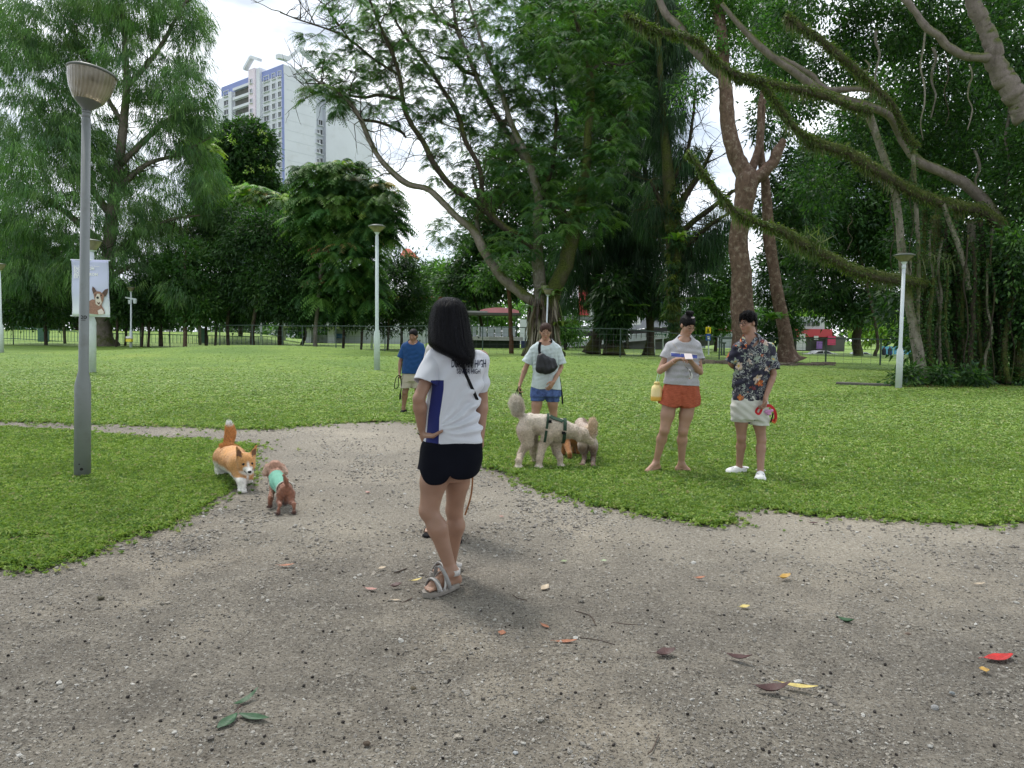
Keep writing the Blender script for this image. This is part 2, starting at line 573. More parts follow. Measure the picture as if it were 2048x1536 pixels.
def inpoly(x, y, poly):
    r = np.zeros(np.shape(x), bool); n = len(poly)
    for i in range(n):
        x0, y0 = poly[i]; x1, y1 = poly[(i + 1) % n]
        if y0 == y1: continue
        m = ((y0 > y) != (y1 > y)) & (x < (x1 - x0) * (y - y0) / (y1 - y0) + x0)
        r ^= m
    return r
_e1, _e2 = snoise(3, 9, 0.09), snoise(4, 9, 0.09)
_e3, _e4 = snoise(5, 40, 0.025), snoise(6, 40, 0.025)
def is_lawn(x, y):
    Q = np.stack([x, y, np.zeros_like(x)], -1)
    k = np.clip(np.asarray(y) / 8, 0.5, 1.5)
    xx = x + k * _e1(Q) + _e3(Q); yy = y + k * _e2(Q) + _e4(Q)
    bare = ((xx - BARE[0]) / 0.34) ** 2 + ((yy - BARE[1]) / 0.10) ** 2 < 1
    return (inpoly(xx, yy, PATCH) & ~bare) | inpoly(xx, yy, MAIN)
BARE = g2(25, 1082)

rows = list(np.geomspace(1.2, 95, 330)) + [110, 140, 200, 300, 500, 900, 1500]
us = np.concatenate([[-6, -3.5, -2.4, -1.8, -1.4, -1.15], np.linspace(-1.0, 1.0, 281), [1.15, 1.4, 1.8, 2.4, 3.5, 6]])
YY = np.array([-60, -10, -2, 0.2, 0.7] + rows)
XX = us[None, :] * np.maximum(np.abs(YY), 1.2)[:, None]
XX[:2] = np.linspace(-200, 200, len(us))[None, :]
YG = np.repeat(YY[:, None], len(us), 1)
def grid_faces(nr, nc):
    i = np.arange(nr - 1)[:, None] * nc + np.arange(nc - 1)[None, :]
    return np.stack([i, i + 1, i + nc + 1, i + nc], -1).reshape(-1, 4)
_gn = snoise(11, 25, 0.004); _gn2 = snoise(12, 4, 0.008)
def ground_z(x, y):
    Q = np.stack([x, y, np.zeros_like(x)], -1)
    return terrain(x, y) + np.where(y < 12, _gn(Q) + _gn2(Q), 0) - np.where(y > 97, 0.25, 0)
ZG = ground_z(XX, YG)
VG = np.stack([XX, YG, ZG], -1).reshape(-1, 3)
FG = grid_faces(len(YY), len(us))

# --- dirt
t = NT('trodden_dirt'); v = t.coord('Object')
big = t.noise(v, 0.55, 4, 0.6); mid = t.noise(v, 3.1, 6, 0.65); fine = t.noise(v, 45, 6, 0.7); vf = t.noise(v, 160, 3, 0.7)
base = t.ramp(big, [(0.32, (0.20, 0.182, 0.155)), (0.5, (0.27, 0.242, 0.20)), (0.68, (0.38, 0.33, 0.26))])
base = t.mix(t.ramp(mid, [(0.4, 0), (0.68, 0.75)]), base, (0.125, 0.112, 0.095))
base = t.mix(t.ramp(fine, [(0.30, 0.9), (0.47, 0), (0.55, 0.0), (0.70, 0.85)]), base, t.ramp(fine, [(0.4, (0.045, 0.04, 0.033)), (0.6, (0.50, 0.48, 0.44))]))
peb = t.vor(v, 95, 'F1', 'Distance'); pcol = t.vor(v, 95, 'F1', 'Color')
sep = t.n('ShaderNodeSeparateColor'); t.l(pcol, sep.inputs[0])
pm = t.math('MULTIPLY', t.ramp(peb, [(0.25, 1), (0.42, 0)]), t.ramp(sep.outputs[0], [(0.62, 0), (0.66, 1)]))
base = t.mix(pm, base, t.ramp(sep.outputs[1], [(0, (0.14, 0.13, 0.12)), (0.5, (0.30, 0.285, 0.26)), (1, (0.55, 0.53, 0.49))]))
dk = t.ramp(t.vor(v, 46, 'F1', 'Distance'), [(0.12, 1), (0.24, 0)])
base = t.mix(t.math('MULTIPLY', dk, 0.85), base, (0.045, 0.037, 0.03))
base = t.mix(t.ramp(t.noise(v, 90, 3, .8), [(.34, .8), (.45, 0)]), base, (.05, .042, .035))
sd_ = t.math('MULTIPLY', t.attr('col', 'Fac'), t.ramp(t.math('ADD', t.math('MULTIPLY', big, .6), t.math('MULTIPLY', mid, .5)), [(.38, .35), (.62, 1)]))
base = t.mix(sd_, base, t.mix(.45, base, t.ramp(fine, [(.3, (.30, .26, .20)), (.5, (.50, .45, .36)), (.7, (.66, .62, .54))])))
t.col(base).rough(0.95); t.bs.inputs['Specular IOR Level'].default_value = 0.2
h = t.math('ADD', t.math('MULTIPLY', fine, 0.6), t.math('ADD', t.math('MULTIPLY', pm, 0.5), t.math('MULTIPLY', vf, 0.3)))
t.bump(h, 1.0, 0.022)
M_DIRT = t.m

# --- turf
def turf(name, edge=True):
    t = NT(name); v = t.coord('Object')
    a = t.noise(v, 0.23, 4, 0.6, 0.5); b = t.noise(v, 1.6, 5, 0.65); c = t.noise(v, 14, 5, 0.75); d = t.noise(v, 60, 3, 0.7)
    base = t.ramp(a, [(0.3, (0.14, 0.245, 0.045)), (0.55, (0.215, 0.33, 0.055)), (0.72, (0.29, 0.37, 0.065))])
    base = t.mix(t.ramp(b, [(0.35, 0.5), (0.6, 0)]), base, (0.11, 0.205, 0.04))
    base = t.mix(t.ramp(c, [(0.32, 0.75), (0.5, 0)]), base, (0.05, 0.095, 0.022))
    base = t.mix(t.ramp(c, [(0.55, 0), (0.75, 0.5)]), base, (0.40, 0.49, 0.16))
    br = t.ramp(t.noise(v, 0.9, 6, 0.7), [(0.66, 0), (0.76, 0.7)])
    base = t.mix(br, base, (0.14, 0.12, 0.06))
    cv = t.math('ADD', t.attr('col', 'Fac'), t.math('MULTIPLY', t.math('SUBTRACT', t.noise(v, 11, 4, .7), .5), 1.1))
    if edge: base = t.mix(t.ramp(cv, [(.66, 1), (.86, 0)]), base, t.mix(t.noise(v, 40, 3), (.13, .115, .095), (.27, .24, .20)))
    t.col(base).rough(0.7); t.bs.inputs['Specular IOR Level'].default_value = 0.25
    t.bump(t.math('ADD', c, t.math('MULTIPLY', d, 0.6)), 1.0, 0.05)
    return t.m
M_TURF = turf('turf'); M_BANK = turf('bank_turf', False)

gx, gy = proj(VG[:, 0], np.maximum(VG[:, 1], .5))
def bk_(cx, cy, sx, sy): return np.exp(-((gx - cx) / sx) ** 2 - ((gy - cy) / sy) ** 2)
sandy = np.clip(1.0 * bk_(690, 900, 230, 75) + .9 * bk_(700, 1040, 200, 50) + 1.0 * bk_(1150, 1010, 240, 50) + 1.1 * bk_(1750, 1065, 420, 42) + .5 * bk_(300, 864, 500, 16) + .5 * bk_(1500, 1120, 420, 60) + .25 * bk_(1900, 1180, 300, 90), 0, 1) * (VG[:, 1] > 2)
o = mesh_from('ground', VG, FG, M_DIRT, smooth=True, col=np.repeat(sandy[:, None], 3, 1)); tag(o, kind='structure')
C = VG[FG].mean(1)
lm = is_lawn(C[:, 0], C[:, 1]) & (C[:, 1] > 2)
FL = FG[lm]
used = np.unique(FL); mp_ = np.full(len(VG), -1); mp_[used] = np.arange(len(used))
VL = VG[used].copy()
cnt = np.bincount(FL.ravel(), minlength=len(VG))[used]
VL[:, 2] = terrain(VL[:, 0], VL[:, 1]) + np.where(cnt < 4, -0.006, 0.006) * np.ones(len(VL)) + np.clip(VL[:, 1] / 1500, 0, 0.3)
cov = np.zeros(len(VL))
for a_ in range(14):
    th = a_ * 2.4; rr_ = .30 * math.sqrt((a_ + .5) / 14) * np.clip(VL[:, 1] / 9, .5, 1.6); cov += is_lawn(VL[:, 0] + rr_ * math.cos(th), VL[:, 1] + rr_ * math.sin(th)) / 14
o = mesh_from('lawn', VL, mp_[FL], M_TURF, smooth=True, col=np.repeat(cov[:, None], 3, 1)); tag(o, kind='structure')

# --- instanced ground cover (stuff)
def tpl_mesh(name, V, F, mat, smooth=False):
    me = bpy.data.meshes.new(name); me.from_pydata([tuple(map(float, q)) for q in V], [], [tuple(map(int, f)) for f in F]); me.update()
    me.materials.append(mat)
    if smooth: me.polygons.foreach_set('use_smooth', np.ones(len(me.polygons), bool))
    return bpy.data.objects.new(name, me)

def scatter_nodes(name, pts, rot, scale, variants, mat, hue=None):
    """points object whose node tree sets a mesh on every point"""
    me = bpy.data.meshes.new(name)
    me.vertices.add(len(pts)); me.vertices.foreach_set('co', np.asarray(pts, np.float32).ravel())
    a = me.attributes.new('rot', 'FLOAT_VECTOR', 'POINT'); a.data.foreach_set('vector', np.asarray(rot, np.float32).ravel())
    a = me.attributes.new('siz', 'FLOAT_VECTOR', 'POINT'); a.data.foreach_set('vector', np.asarray(scale, np.float32).ravel())
    a = me.attributes.new('pick', 'INT', 'POINT'); a.data.foreach_set('value', RNG.integers(0, len(variants), len(pts)).astype(np.int32))
    me.materials.append(mat)
    ob = bpy.data.objects.new(name, me); COL.objects.link(ob)
    cl = bpy.data.collections.new(name + '_kinds')
    for vv in variants: cl.objects.link(vv)
    ng = bpy.data.node_groups.new(name, 'GeometryNodeTree')
    ng.interface.new_socket('Geometry', in_out='INPUT', socket_type='NodeSocketGeometry')
    ng.interface.new_socket('Geometry', in_out='OUTPUT', socket_type='NodeSocketGeometry')
    N = ng.nodes.new
    gi, go = N('NodeGroupInput'), N('NodeGroupOutput')
    ci = N('GeometryNodeCollectionInfo'); ci.inputs['Collection'].default_value = cl; ci.inputs['Separate Children'].default_value = True
    ip = N('GeometryNodeInstanceOnPoints'); ip.inputs['Pick Instance'].default_value = True
    def na(n_, ty):
        q = N('GeometryNodeInputNamedAttribute'); q.data_type = ty; q.inputs['Name'].default_value = n_; return q.outputs['Attribute']
    l = ng.links.new
    l(gi.outputs[0], ip.inputs['Points']); l(ci.outputs[0], ip.inputs['Instance'])
    l(na('pick', 'INT'), ip.inputs['Instance Index'])
    e2r = N('FunctionNodeEulerToRotation'); l(na('rot', 'FLOAT_VECTOR'), e2r.inputs[0]); l(e2r.outputs[0], ip.inputs['Rotation'])
    l(na('siz', 'FLOAT_VECTOR'), ip.inputs['Scale'])
    l(ip.outputs[0], go.inputs[0])
    md = ob.modifiers.new('scatter', 'NODES'); md.node_group = ng
    return ob

t = NT('grass_leaf'); rnd = t.n('ShaderNodeObjectInfo').outputs['Random']
v = t.coord('Object')
base = t.ramp(rnd, [(0.0, (0.06, 0.14, 0.025)), (0.25, (0.15, 0.29, 0.045)), (0.6, (0.27, 0.42, 0.07)), (0.9, (0.46, 0.58, 0.18)), (1, (0.42, 0.36, 0.20))])
geo = t.n('ShaderNodeNewGeometry')
wn = t.noise(geo.outputs['Position'], 0.8, 4, 0.6)
base = t.mix(t.ramp(wn, [(0.35, 0.45), (0.55, 0)]), base, (0.10, 0.19, 0.035))
t.col(base).rough(0.38)
tr = t.n('ShaderNodeBsdfTranslucent'); t.l(t.mix(0.5, base, (0.30, 0.42, 0.05)), tr.inputs['Color'])
ms = t.n('ShaderNodeMixShader'); ms.inputs[0].default_value = 0.35
t.l(t.bs.outputs[0], ms.inputs[1]); t.l(tr.outputs[0], ms.inputs[2]); t.l(ms.outputs[0], t.out.inputs['Surface'])
M_GRASS = t.m

def tuft(seed, n=12):
    r = np.random.default_rng(seed); V = []; F = []
    for i in range(n):
        a = r.uniform(0, 6.28); rad = r.uniform(0, 0.03); L_ = r.uniform(0.026, 0.052); w = r.uniform(0.005, 0.011)
        tilt = r.uniform(0.5, 1.35)
        d = np.array([math.cos(a) * math.sin(tilt), math.sin(a) * math.sin(tilt), math.cos(tilt)])
        s_ = np.array([-math.sin(a), math.cos(a), 0])
        b = np.array([math.cos(a + 2) * rad, math.sin(a + 2) * rad, r.uniform(0, 0.012)])
        m = b + d * L_ * 0.55 + np.array([0, 0, 0.004]); tp = b + d * L_ - np.array([0, 0, 0.006])
        k = len(V); V += [b, m - s_ * w, tp, m + s_ * w]; F += [(k, k + 1, k + 2), (k, k + 2, k + 3)]
    return V, F
tufts = [tpl_mesh('grass_tuft', *tuft(50 + i, 12 + 2 * (i % 3)), M_GRASS) for i in range(8)]
# spread evenly over the view, denser in metres where near
def spread(n, ylo, yhi, u=0.80, power=-1.0, seed=1):
    r = np.random.default_rng(seed)
    # density per metre^2 ~ Y^(-k): sample log-ish in depth
    q = r.uniform(0, 1, n)
    if power == -1: y = ylo * (yhi / ylo) ** q
    else:
        e = power + 1; y = (ylo ** e + q * (yhi ** e - ylo ** e)) ** (1 / e)
    x = r.uniform(-u, u, n) * y
    return x, y
x, y = spread(520000, 4.0, 62, power=-1.4, seed=2)
jx, jy = RNG.normal(0, .16, len(x)) * np.clip(y / 9, .5, 1.5), RNG.normal(0, .16, len(x)) * np.clip(y / 9, .5, 1.5)
k = is_lawn(x + jx, y + jy); thin = ~is_lawn(x, y); k &= ~thin | (RNG.uniform(size=len(x)) < .45); k &= RNG.uniform(size=len(x)) < (64 - y) / 42; x, y, thin = x[k], y[k], thin[k]
n = len(x); sc = np.where(thin, .7, 1) * np.clip(0.95 * (y / 9) ** 0.4, 0.8, 1.7) * RNG.uniform(0.65, 1.3, n)
rot = np.stack([RNG.normal(0, .15, n), RNG.normal(0, .15, n), RNG.uniform(0, 6.28, n)], 1)
g = scatter_nodes('grass', np.stack([x, y, terrain(x, y) + 0.006], 1), rot, np.stack([sc, sc, sc * np.clip(9 / y, .45, 1)], 1), tufts, M_GRASS)
tag(g, 'short broad-leaved green grass covering the lawn', None, kind='stuff')

# --- gravel
t = NT('gravel_stone'); rnd = t.n('ShaderNodeObjectInfo').outputs['Random']
v = t.coord('Object')
base = t.ramp(rnd, [(0, (0.14, 0.125, 0.11)), (0.2, (0.27, 0.25, 0.225)), (0.55, (0.40, 0.375, 0.335)), (0.85, (0.50, 0.45, 0.38)), (1, (0.70, 0.69, 0.66))])
t.col(t.mix(t.ramp(t.noise(v, 2, 4), [(0.3, 0.3), (0.6, 0)]), base, (0.18, 0.16, 0.14))).rough(0.85)
t.bump(t.noise(v, 3, 4), 0.5, 0.2)
M_STONE = t.m
def pebble(seed):
    bm = bmesh.new(); bmesh.ops.create_icosphere(bm, subdivisions=1, radius=1)
    r = np.random.default_rng(seed)
    V = [np.array(q.co) * r.uniform(0.7, 1.15) * np.array([1, r.uniform(.6, .95), .5]) for q in bm.verts]
    F = [[q.index for q in f.verts] for f in bm.faces]; bm.free(); return V, F
pebs = [tpl_mesh('gravel_pebble', *pebble(i), M_STONE) for i in range(8)]
x, y = spread(260000, 1.7, 13, power=-1.6, seed=5)
k = ~is_lawn(x, y)
px_, py_ = proj(x, y)
# gravel banks: left edge, centre-right, path; the rest thin
def bank(cx, cy, sx, sy): return np.exp(-((px_ - cx) / sx) ** 2 - ((py_ - cy) / sy) ** 2)
dn = 0.16 + 0.9 * bank(1080, 1010, 170, 45) + 0.75 * bank(330, 1090, 230, 40) + 0.6 * bank(720, 930, 180, 60) + 0.5 * bank(500, 1040, 90, 40) + 0.5 * bank(250, 864, 400, 14) + 0.35 * bank(1750, 1120, 220, 40) + 0.3 * bank(1850, 1360, 200, 90)+ 0.4*bank(950,1060,150,40)
dn *= 0.65 + 0.6 * np.sin(_e1(np.stack([x * .5, y * .5, 0 * x], -1)) * 40)
k &= RNG.uniform(0, 1, len(x)) < dn
x, y = x[k], y[k]; n = len(x)
sz = np.exp(RNG.normal(math.log(0.0050), 0.5, n)) * np.clip(y / 4, .8, 1.5); sz = np.clip(sz, 0.0025, 0.02)
rot = np.stack([RNG.normal(0, .3, n), RNG.normal(0, .3, n), RNG.uniform(0, 6.28, n)], 1)
g = scatter_nodes('gravel', np.stack([x, y, ground_z(x, y) + sz * 0.2], 1), rot, np.stack([sz, sz, sz], 1), pebs, M_STONE)
tag(g, 'loose grey and pale gravel strewn over the dirt track', None, kind='stuff')
# ------------------------------------------------------------------ people
def skin_mat(name, base, dark=0.0):
    t = NT(name); v = t.coord('Object')
    c = np.array(base, float)
    a = t.ramp(t.noise(v, 7, 5), [(0.3, tuple(c * 0.86)), (0.7, tuple(c * 1.08))])
    a = t.mix(t.ramp(t.noise(v, 60, 3), [(0.6, 0), (0.8, 0.25)]), a, tuple(c * np.array([1.0, 0.75, 0.7])))
    a = t.mix(1.0, a, t.attr('col'), 'MULTIPLY')
    t.col(a).rough(0.5); t.bs.inputs['Subsurface Weight'].default_value = 0.12
    t.bs.inputs['Subsurface Radius'].default_value = (0.012, 0.005, 0.003)
    t.bs.inputs['Subsurface Scale'].default_value = 0.5
    t.bump(t.noise(v, 220, 3), 0.12, 0.002)
    return t.m

def cloth_mat(name, base, rough=0.85, weave=420, var=0.08, bump=0.25, sheen=0.2, use_col=False):
    t = NT(name); v = t.coord('Object')
    c = np.array(base, float)
    a = t.ramp(t.noise(v, 5, 4), [(0.3, tuple(c * (1 - var))), (0.7, tuple(np.clip(c * (1 + var), 0, 1)))])
    if use_col: a = t.mix(1.0, a, t.attr('col'), 'MULTIPLY')
    lum = float(c.max()); t.col(a).rough(rough); t.bs.inputs['Sheen Weight'].default_value = sheen * min(1, lum * 2.5); t.bs.inputs['Specular IOR Level'].default_value = 0.2 if lum > .1 else .06
    w = t.noise(v, weave, 2, 0.6); f = t.noise(v, 18, 5, 0.6, 0.6)
    t.bump(t.math('ADD', w, t.math('MULTIPLY', f, 1.5)), bump, 0.006)
    return t.m

def hair_mat(name, base, rough=0.32, stretch=(260, 260, 9)):
    t = NT(name); v = t.coord('Object', stretch)
    c = np.array(base, float)
    s_ = t.noise(v, 1.0, 4, 0.7)
    t.col(t.ramp(s_, [(0.3, tuple(c * 0.3)), (0.75, tuple(c * 2.6))])).rough(rough)
    t.bs.inputs['Specular IOR Level'].default_value = 0.12
    t.bump(s_, 0.9, 0.006)
    return t.m

M_HAIR = hair_mat('black_hair', (0.0035, 0.003, 0.0035), 0.42)
M_HAIRB = hair_mat('brown_hair', (0.035, 0.018, 0.013), 0.4)
M_EYE = simple('eye_dark', (0.015, 0.01, 0.008), 0.15, 0, 4)
M_BLACK = cloth_mat('black_webbing', (0.014, 0.014, 0.016), 0.6)
M_WHITEPL = simple('white_rubber', (0.78, 0.78, 0.78), 0.45, 0.03, 6, 0.05, 200)
M_GLASS = simple('glasses_metal', (0.30, 0.22, 0.12), 0.3, 0.05, 9, metal=0.8)
M_GLASSD = simple('glasses_dark', (0.02, 0.02, 0.022), 0.3, 0.05, 9, metal=0.5)

def frame(f, up=(0, 0, 1)):
    f = _n3(f); r = _n3(np.cross(f, up)); u = np.cross(r, f)
    return r, f, u

def hand(W, d, n, t, s=1.0, curl=(0.35, 0.5, 0.35), tcurl=0.5, spread=0.05):
    """W wrist, d to the fingers, n out of the palm, t to the thumb side"""
    W = vec(W); d = _n3(d); n = _n3(vec(n) - d * (vec(n) @ d)); t = _n3(vec(t) - d * (vec(t) @ d) - n * (vec(t) @ n))
    pr = []
    offs = [0.030, 0.010, -0.011, -0.030]; lens = [0.074, 0.083, 0.077, 0.060]
    for o, L_ in zip(offs, lens):
        b = W + d * (0.086 - abs(o) * 0.12) * s + t * o * s
        pr.append(cone(W + t * o * 0.55 * s + d * 0.012 * s, b, 0.0135 * s, 0.0115 * s, 0.012))
        a = 0.0; p = b; dd = d + t * (o * spread / 0.03)
        for j, fr in enumerate((0.45, 0.31, 0.24)):
            a += curl[j]
            q = p + (_n3(dd) * math.cos(a) + n * math.sin(a)) * L_ * fr * s
            pr.append(cone(p, q, (0.0088 - j * 0.0008) * s, (0.0082 - j * 0.0009) * s, 0.003)); p = q
    a0 = W + d * 0.015 * s + t * 0.02 * s; a1 = a0 + (d * 0.6 + t * 0.75 + n * 0.25) * 0.04 * s
    a2 = a1 + _n3(d * 0.9 + t * (0.5 - tcurl) + n * tcurl) * 0.032 * s; a3 = a2 + _n3(d * 1.0 + t * (0.2 - tcurl) + n * tcurl) * 0.026 * s
    pr += [cone(a0, a1, 0.015 * s, 0.0115 * s, 0.01), cone(a1, a2, 0.0108 * s, 0.0095 * s, 0.004), cone(a2, a3, 0.0095 * s, 0.008 * s, 0.003)]
    return pr

def foot(A, T, s=1.0, bare=True, w=0.041):
    """A ankle, T toe tip at sole level"""
    A, T = vec(A), vec(T); up = np.array([0, 0, 1.0]); d = T - A
    H = A - _n3([d[0], d[1], 0]) * 0.04 * s
    dn = (A[2] - T[2]) 
    f = _n3(T - (A - up * (dn - 0.02)))
    heel = np.array([H[0], H[1], A[2] - 0.062 * s]); ball = T - _n3(T - heel) * 0.055 * s + up * 0.008
    r = _n3(np.cross(_n3(T - heel), up))
    pr = [cone(A, heel + up * 0.01, 0.035 * s, 0.031 * s, 0.02), cone(A + up * 0.0, ball + up * 0.012, 0.034 * s, 0.024 * s, 0.025), cone(heel, ball, 0.028 * s, 0.026 * s, 0.02),
          cone(ball - r * 0.022 * s, ball + r * 0.022 * s, 0.019 * s, 0.017 * s, 0.015)]
    for i, o in enumerate((-0.032, -0.014, 0.002, 0.016, 0.030)):
        L_ = (0.058, 0.055, 0.05, 0.043, 0.034)[i] if True else 0
        b = ball + r * o * s
        pr.append(cone(b, b + _n3(T - heel) * L_ * s - up * 0.004, 0.0105 * s, 0.0085 * s, 0.004))
    return pr

def leg(H, K, A, back, s=1.0, thick=1.0):
    H, K, A, back = vec(H), vec(K), vec(A), _n3(back)
    c = K + (A - K) * 0.28 + back * 0.018 * s
    g = thick
    return [cone(H, H + (K - H) * 0.5, 0.086 * s * g, 0.072 * s * g, 0.04), cone(H + (K - H) * 0.5, K, 0.072 * s * g, 0.053 * s * g, 0.03),
            ell(K - back * 0.012 * s, (0.042 * s * g, 0.042 * s * g, 0.05 * s), 0.02), cone(K, c, 0.048 * s * g, 0.053 * s * g, 0.02), cone(c, A, 0.053 * s * g, 0.031 * s, 0.03)]

def arm(Sh, E, W, s=1.0, g=1.0):
    Sh, E, W = vec(Sh), vec(E), vec(W)
    c = E + (W - E) * 0.25
    return [ell(Sh, 0.043 * s * g, 0.03), cone(Sh, E, 0.043 * s * g, 0.034 * s * g, 0.02), cone(E, c, 0.034 * s * g, 0.037 * s * g, 0.01), cone(c, W, 0.037 * s * g, 0.0235 * s, 0.015)]

class Head:
    def __init__(s, C, f, s_=1.0, up=(0, 0, 1)):
        s.C = vec(C); s.r, s.f, s.u = frame(f, up); s.s = s_
    def p(s, r, f, u): return s.C + (s.r * r + s.f * f + s.u * u) * s.s
    def R(s): return np.stack([s.r, s.f, s.u])
    def prims(s):
        k = s.s; M = s.R()
        e = lambda c, r, kk=0.02, op='u': ell(s.p(*c), np.array(r) * k, kk, M, op)
        return [e((0, -0.010, 0.030), (0.073, 0.092, 0.082)), e((0, 0.030, -0.040), (0.056, 0.058, 0.070), 0.03), e((0, 0.066, -0.094), (0.024, 0.020, 0.018), 0.025),
                e((-0.036, 0.054, -0.030), (0.026, 0.024, 0.028), 0.02), e((0.036, 0.054, -0.030), (0.026, 0.024, 0.028), 0.02),
                e((0.032, 0.088, 0.004), (0.017, 0.012, 0.011), 0.010, 's'), e((-0.032, 0.088, 0.004), (0.017, 0.012, 0.011), 0.010, 's'),
                cone(s.p(0, 0.082, 0.008), s.p(0, 0.104, -0.028), 0.008 * k, 0.0115 * k, 0.008), e((0.012, 0.092, -0.031), (0.008, 0.009, 0.007), 0.006), e((-0.012, 0.092, -0.031), (0.008, 0.009, 0.007), 0.006),
                e((0, 0.089, -0.056), (0.023, 0.010, 0.007), 0.004), e((0, 0.087, -0.067), (0.020, 0.010, 0.008), 0.004),
                e((0.031, 0.079, 0.003), (0.013, 0.012, 0.009), 0.003), e((-0.031, 0.079, 0.003), (0.013, 0.012, 0.009), 0.003),
                e((0.074, -0.004, -0.012), (0.010, 0.020, 0.031), 0.006), e((-0.074, -0.004, -0.012), (0.010, 0.020, 0.031), 0.006)]
    def local(s, Q): return ((Q - s.C) @ s.R().T) / s.s
    def color(s, V):
        q = s.local(V); c = np.ones_like(V)
        lip = np.exp(-(q[:, 0] / 0.02) ** 2 - ((q[:, 2] + 0.061) / 0.009) ** 2) * (q[:, 1] > 0.07)
        c *= 1 - lip[:, None] * np.array([0.12, 0.5, 0.45])
        ch = np.exp(-((np.abs(q[:, 0]) - 0.04) / 0.02) ** 2 - ((q[:, 2] + 0.03) / 0.02) ** 2) * (q[:, 1] > 0.04)
        c *= 1 - ch[:, None] * np.array([0.0, 0.10, 0.08])
        return np.clip(c, 0, 1)
    def extras(s, parent, hairm, closed=False, brow=1.0):
        for sg in (-1, 1):
            V, F = MB().lathe([(0.0005, -1), (0.7, -0.7), (1, 0), (0.7, 0.7), (0.0005, 1)], seg=10).V[0], MB().lathe([(0.0005, -1), (0.7, -0.7), (1, 0), (0.7, 0.7), (0.0005, 1)], seg=10).F
            V = V * np.array([0.0115, 0.006, 0.0042 if not closed else 0.002]) * s.s
            V = V @ s.R() + s.p(0.031 * sg, 0.0905, 0.002 if not closed else -0.002)
            mesh_from('eye', V, F, M_EYE, parent, True)
            m = MB(); m.tube([s.p(0.014 * sg, 0.094, 0.020), s.p(0.030 * sg, 0.091, 0.025 * brow), s.p(0.047 * sg, 0.080, 0.019)], [0.0022, 0.0028, 0.0014], 6)
            m.build('eyebrow', hairm, parent, True)
    def glasses(s, parent, mat, w=0.033, h=0.022, thick=0.0013, drop=-0.004, label=None):
        m = MB()
        for sg in (-1, 1):
            ps = [s.p(sg * 0.031 + math.cos(a) * w * 0.66, 0.104 - abs(math.cos(a)) * 0.004, drop + math.sin(a) * h) for a in np.linspace(0, 2 * math.pi, 17)]
            m.tube(ps, thick, 5, False)
            m.tube([s.p(sg * 0.053, 0.101, drop + 0.006), s.p(sg * 0.068, 0.06, drop + 0.006), s.p(sg * 0.076, 0.0, drop + 0.004)], thick, 5)
        m.tube([s.p(-0.011, 0.104, drop + 0.004), s.p(0, 0.107, drop + 0.008), s.p(0.011, 0.104, drop + 0.004)], thick, 5)
        return m.build('glasses', mat, parent, True)

def st_px(rows, Y, depth, dy=0.0, shrink=0.0):
    """rows [(py, pxl, pxr[, depth, dy])] silhouette rows -> loft stations at distance Y"""
    out = []
    for r in rows:
        py, a, b = r[:3]; dp = r[3] if len(r) > 3 else depth; d_ = r[4] if len(r) > 4 else dy
        A, B = P(a, py, Y + d_), P(b, py, Y + d_); c = (A + B) / 2
        out.append((c.x, c.y, c.z, (B.x - A.x) / 2 - shrink, dp - shrink))
    return out

def strands(name, parent, mat, hull, n, seed=1, width=0.0022, tip=lambda th, r: 0.0, top=None, segs=14, thr=(0, 6.283), zt=None, jit=0.006, part_x=0.0):
    """thin ribbons lying on a loft hull from crown to tip"""
    st = np.array(sorted(hull, key=lambda q: q[2])); zz = st[:, 2]
    r = np.random.default_rng(seed); V = []; F = []
    for i in range(n):
        th = r.uniform(*thr); z1 = zz[0] + tip(th, r); z0 = zz[-1] - (r.uniform(0, 0.6) ** 2) * (zz[-1] - zz[0]) * 0.6
        off = r.uniform(-0.004, jit); sway = r.normal(0, 0.08); ph = r.uniform(0, 6.28); w = width * r.uniform(0.6, 1.4)
        k0 = len(V)
        for j in range(segs):
            q = j / (segs - 1); z = z0 + (z1 - z0) * q ** 0.85; a = th + sway * math.sin(q * 3 + ph)
            ze = max(z, zz[0])
            cx, cy, rx, ry = [np.interp(ze, zz, st[:, c]) for c in (0, 1, 3, 4)]
            p = np.array([cx + (rx + off) * math.cos(a), cy + (ry + off) * math.sin(a), z])
            tn = np.array([-math.sin(a), math.cos(a), 0]); ww = w * (1 - q ** 4 * 0.8)
            V += [p - tn * ww, p + tn * ww]
            if j: F.append((k0 + 2 * j - 2, k0 + 2 * j - 1, k0 + 2 * j + 1, k0 + 2 * j))
    return mesh_from(name, V, np.array(F), mat, parent, True)

def ribbon(m, pts, w, nrm=(0, -1, 0), th=0.003):
    """flat strap along pts, facing nrm"""
    pts = [vec(p) for p in pts]; nrm = nrm if isinstance(nrm, list) else [nrm] * len(pts)
    V = []; F = []
    for i, p in enumerate(pts):
        t_ = _n3(pts[min(i + 1, len(pts) - 1)] - pts[max(i - 1, 0)]); n_ = _n3(nrm[i]); s_ = _n3(np.cross(t_, n_)); n_ = np.cross(s_, t_)
        for a, b in ((-1, -1), (1, -1), (1, 1), (-1, 1)): V.append(p + s_ * a * w / 2 + n_ * b * th / 2)
    for i in range(len(pts) - 1):
        for k in range(4): F.append((4 * i + k, 4 * i + (k + 1) % 4, 4 * i + 4 + (k + 1) % 4, 4 * i + 4 + k))
    F += [(0, 3, 2, 1), tuple(range(4 * len(pts) - 4, 4 * len(pts)))]
    m.add(V, F); return m

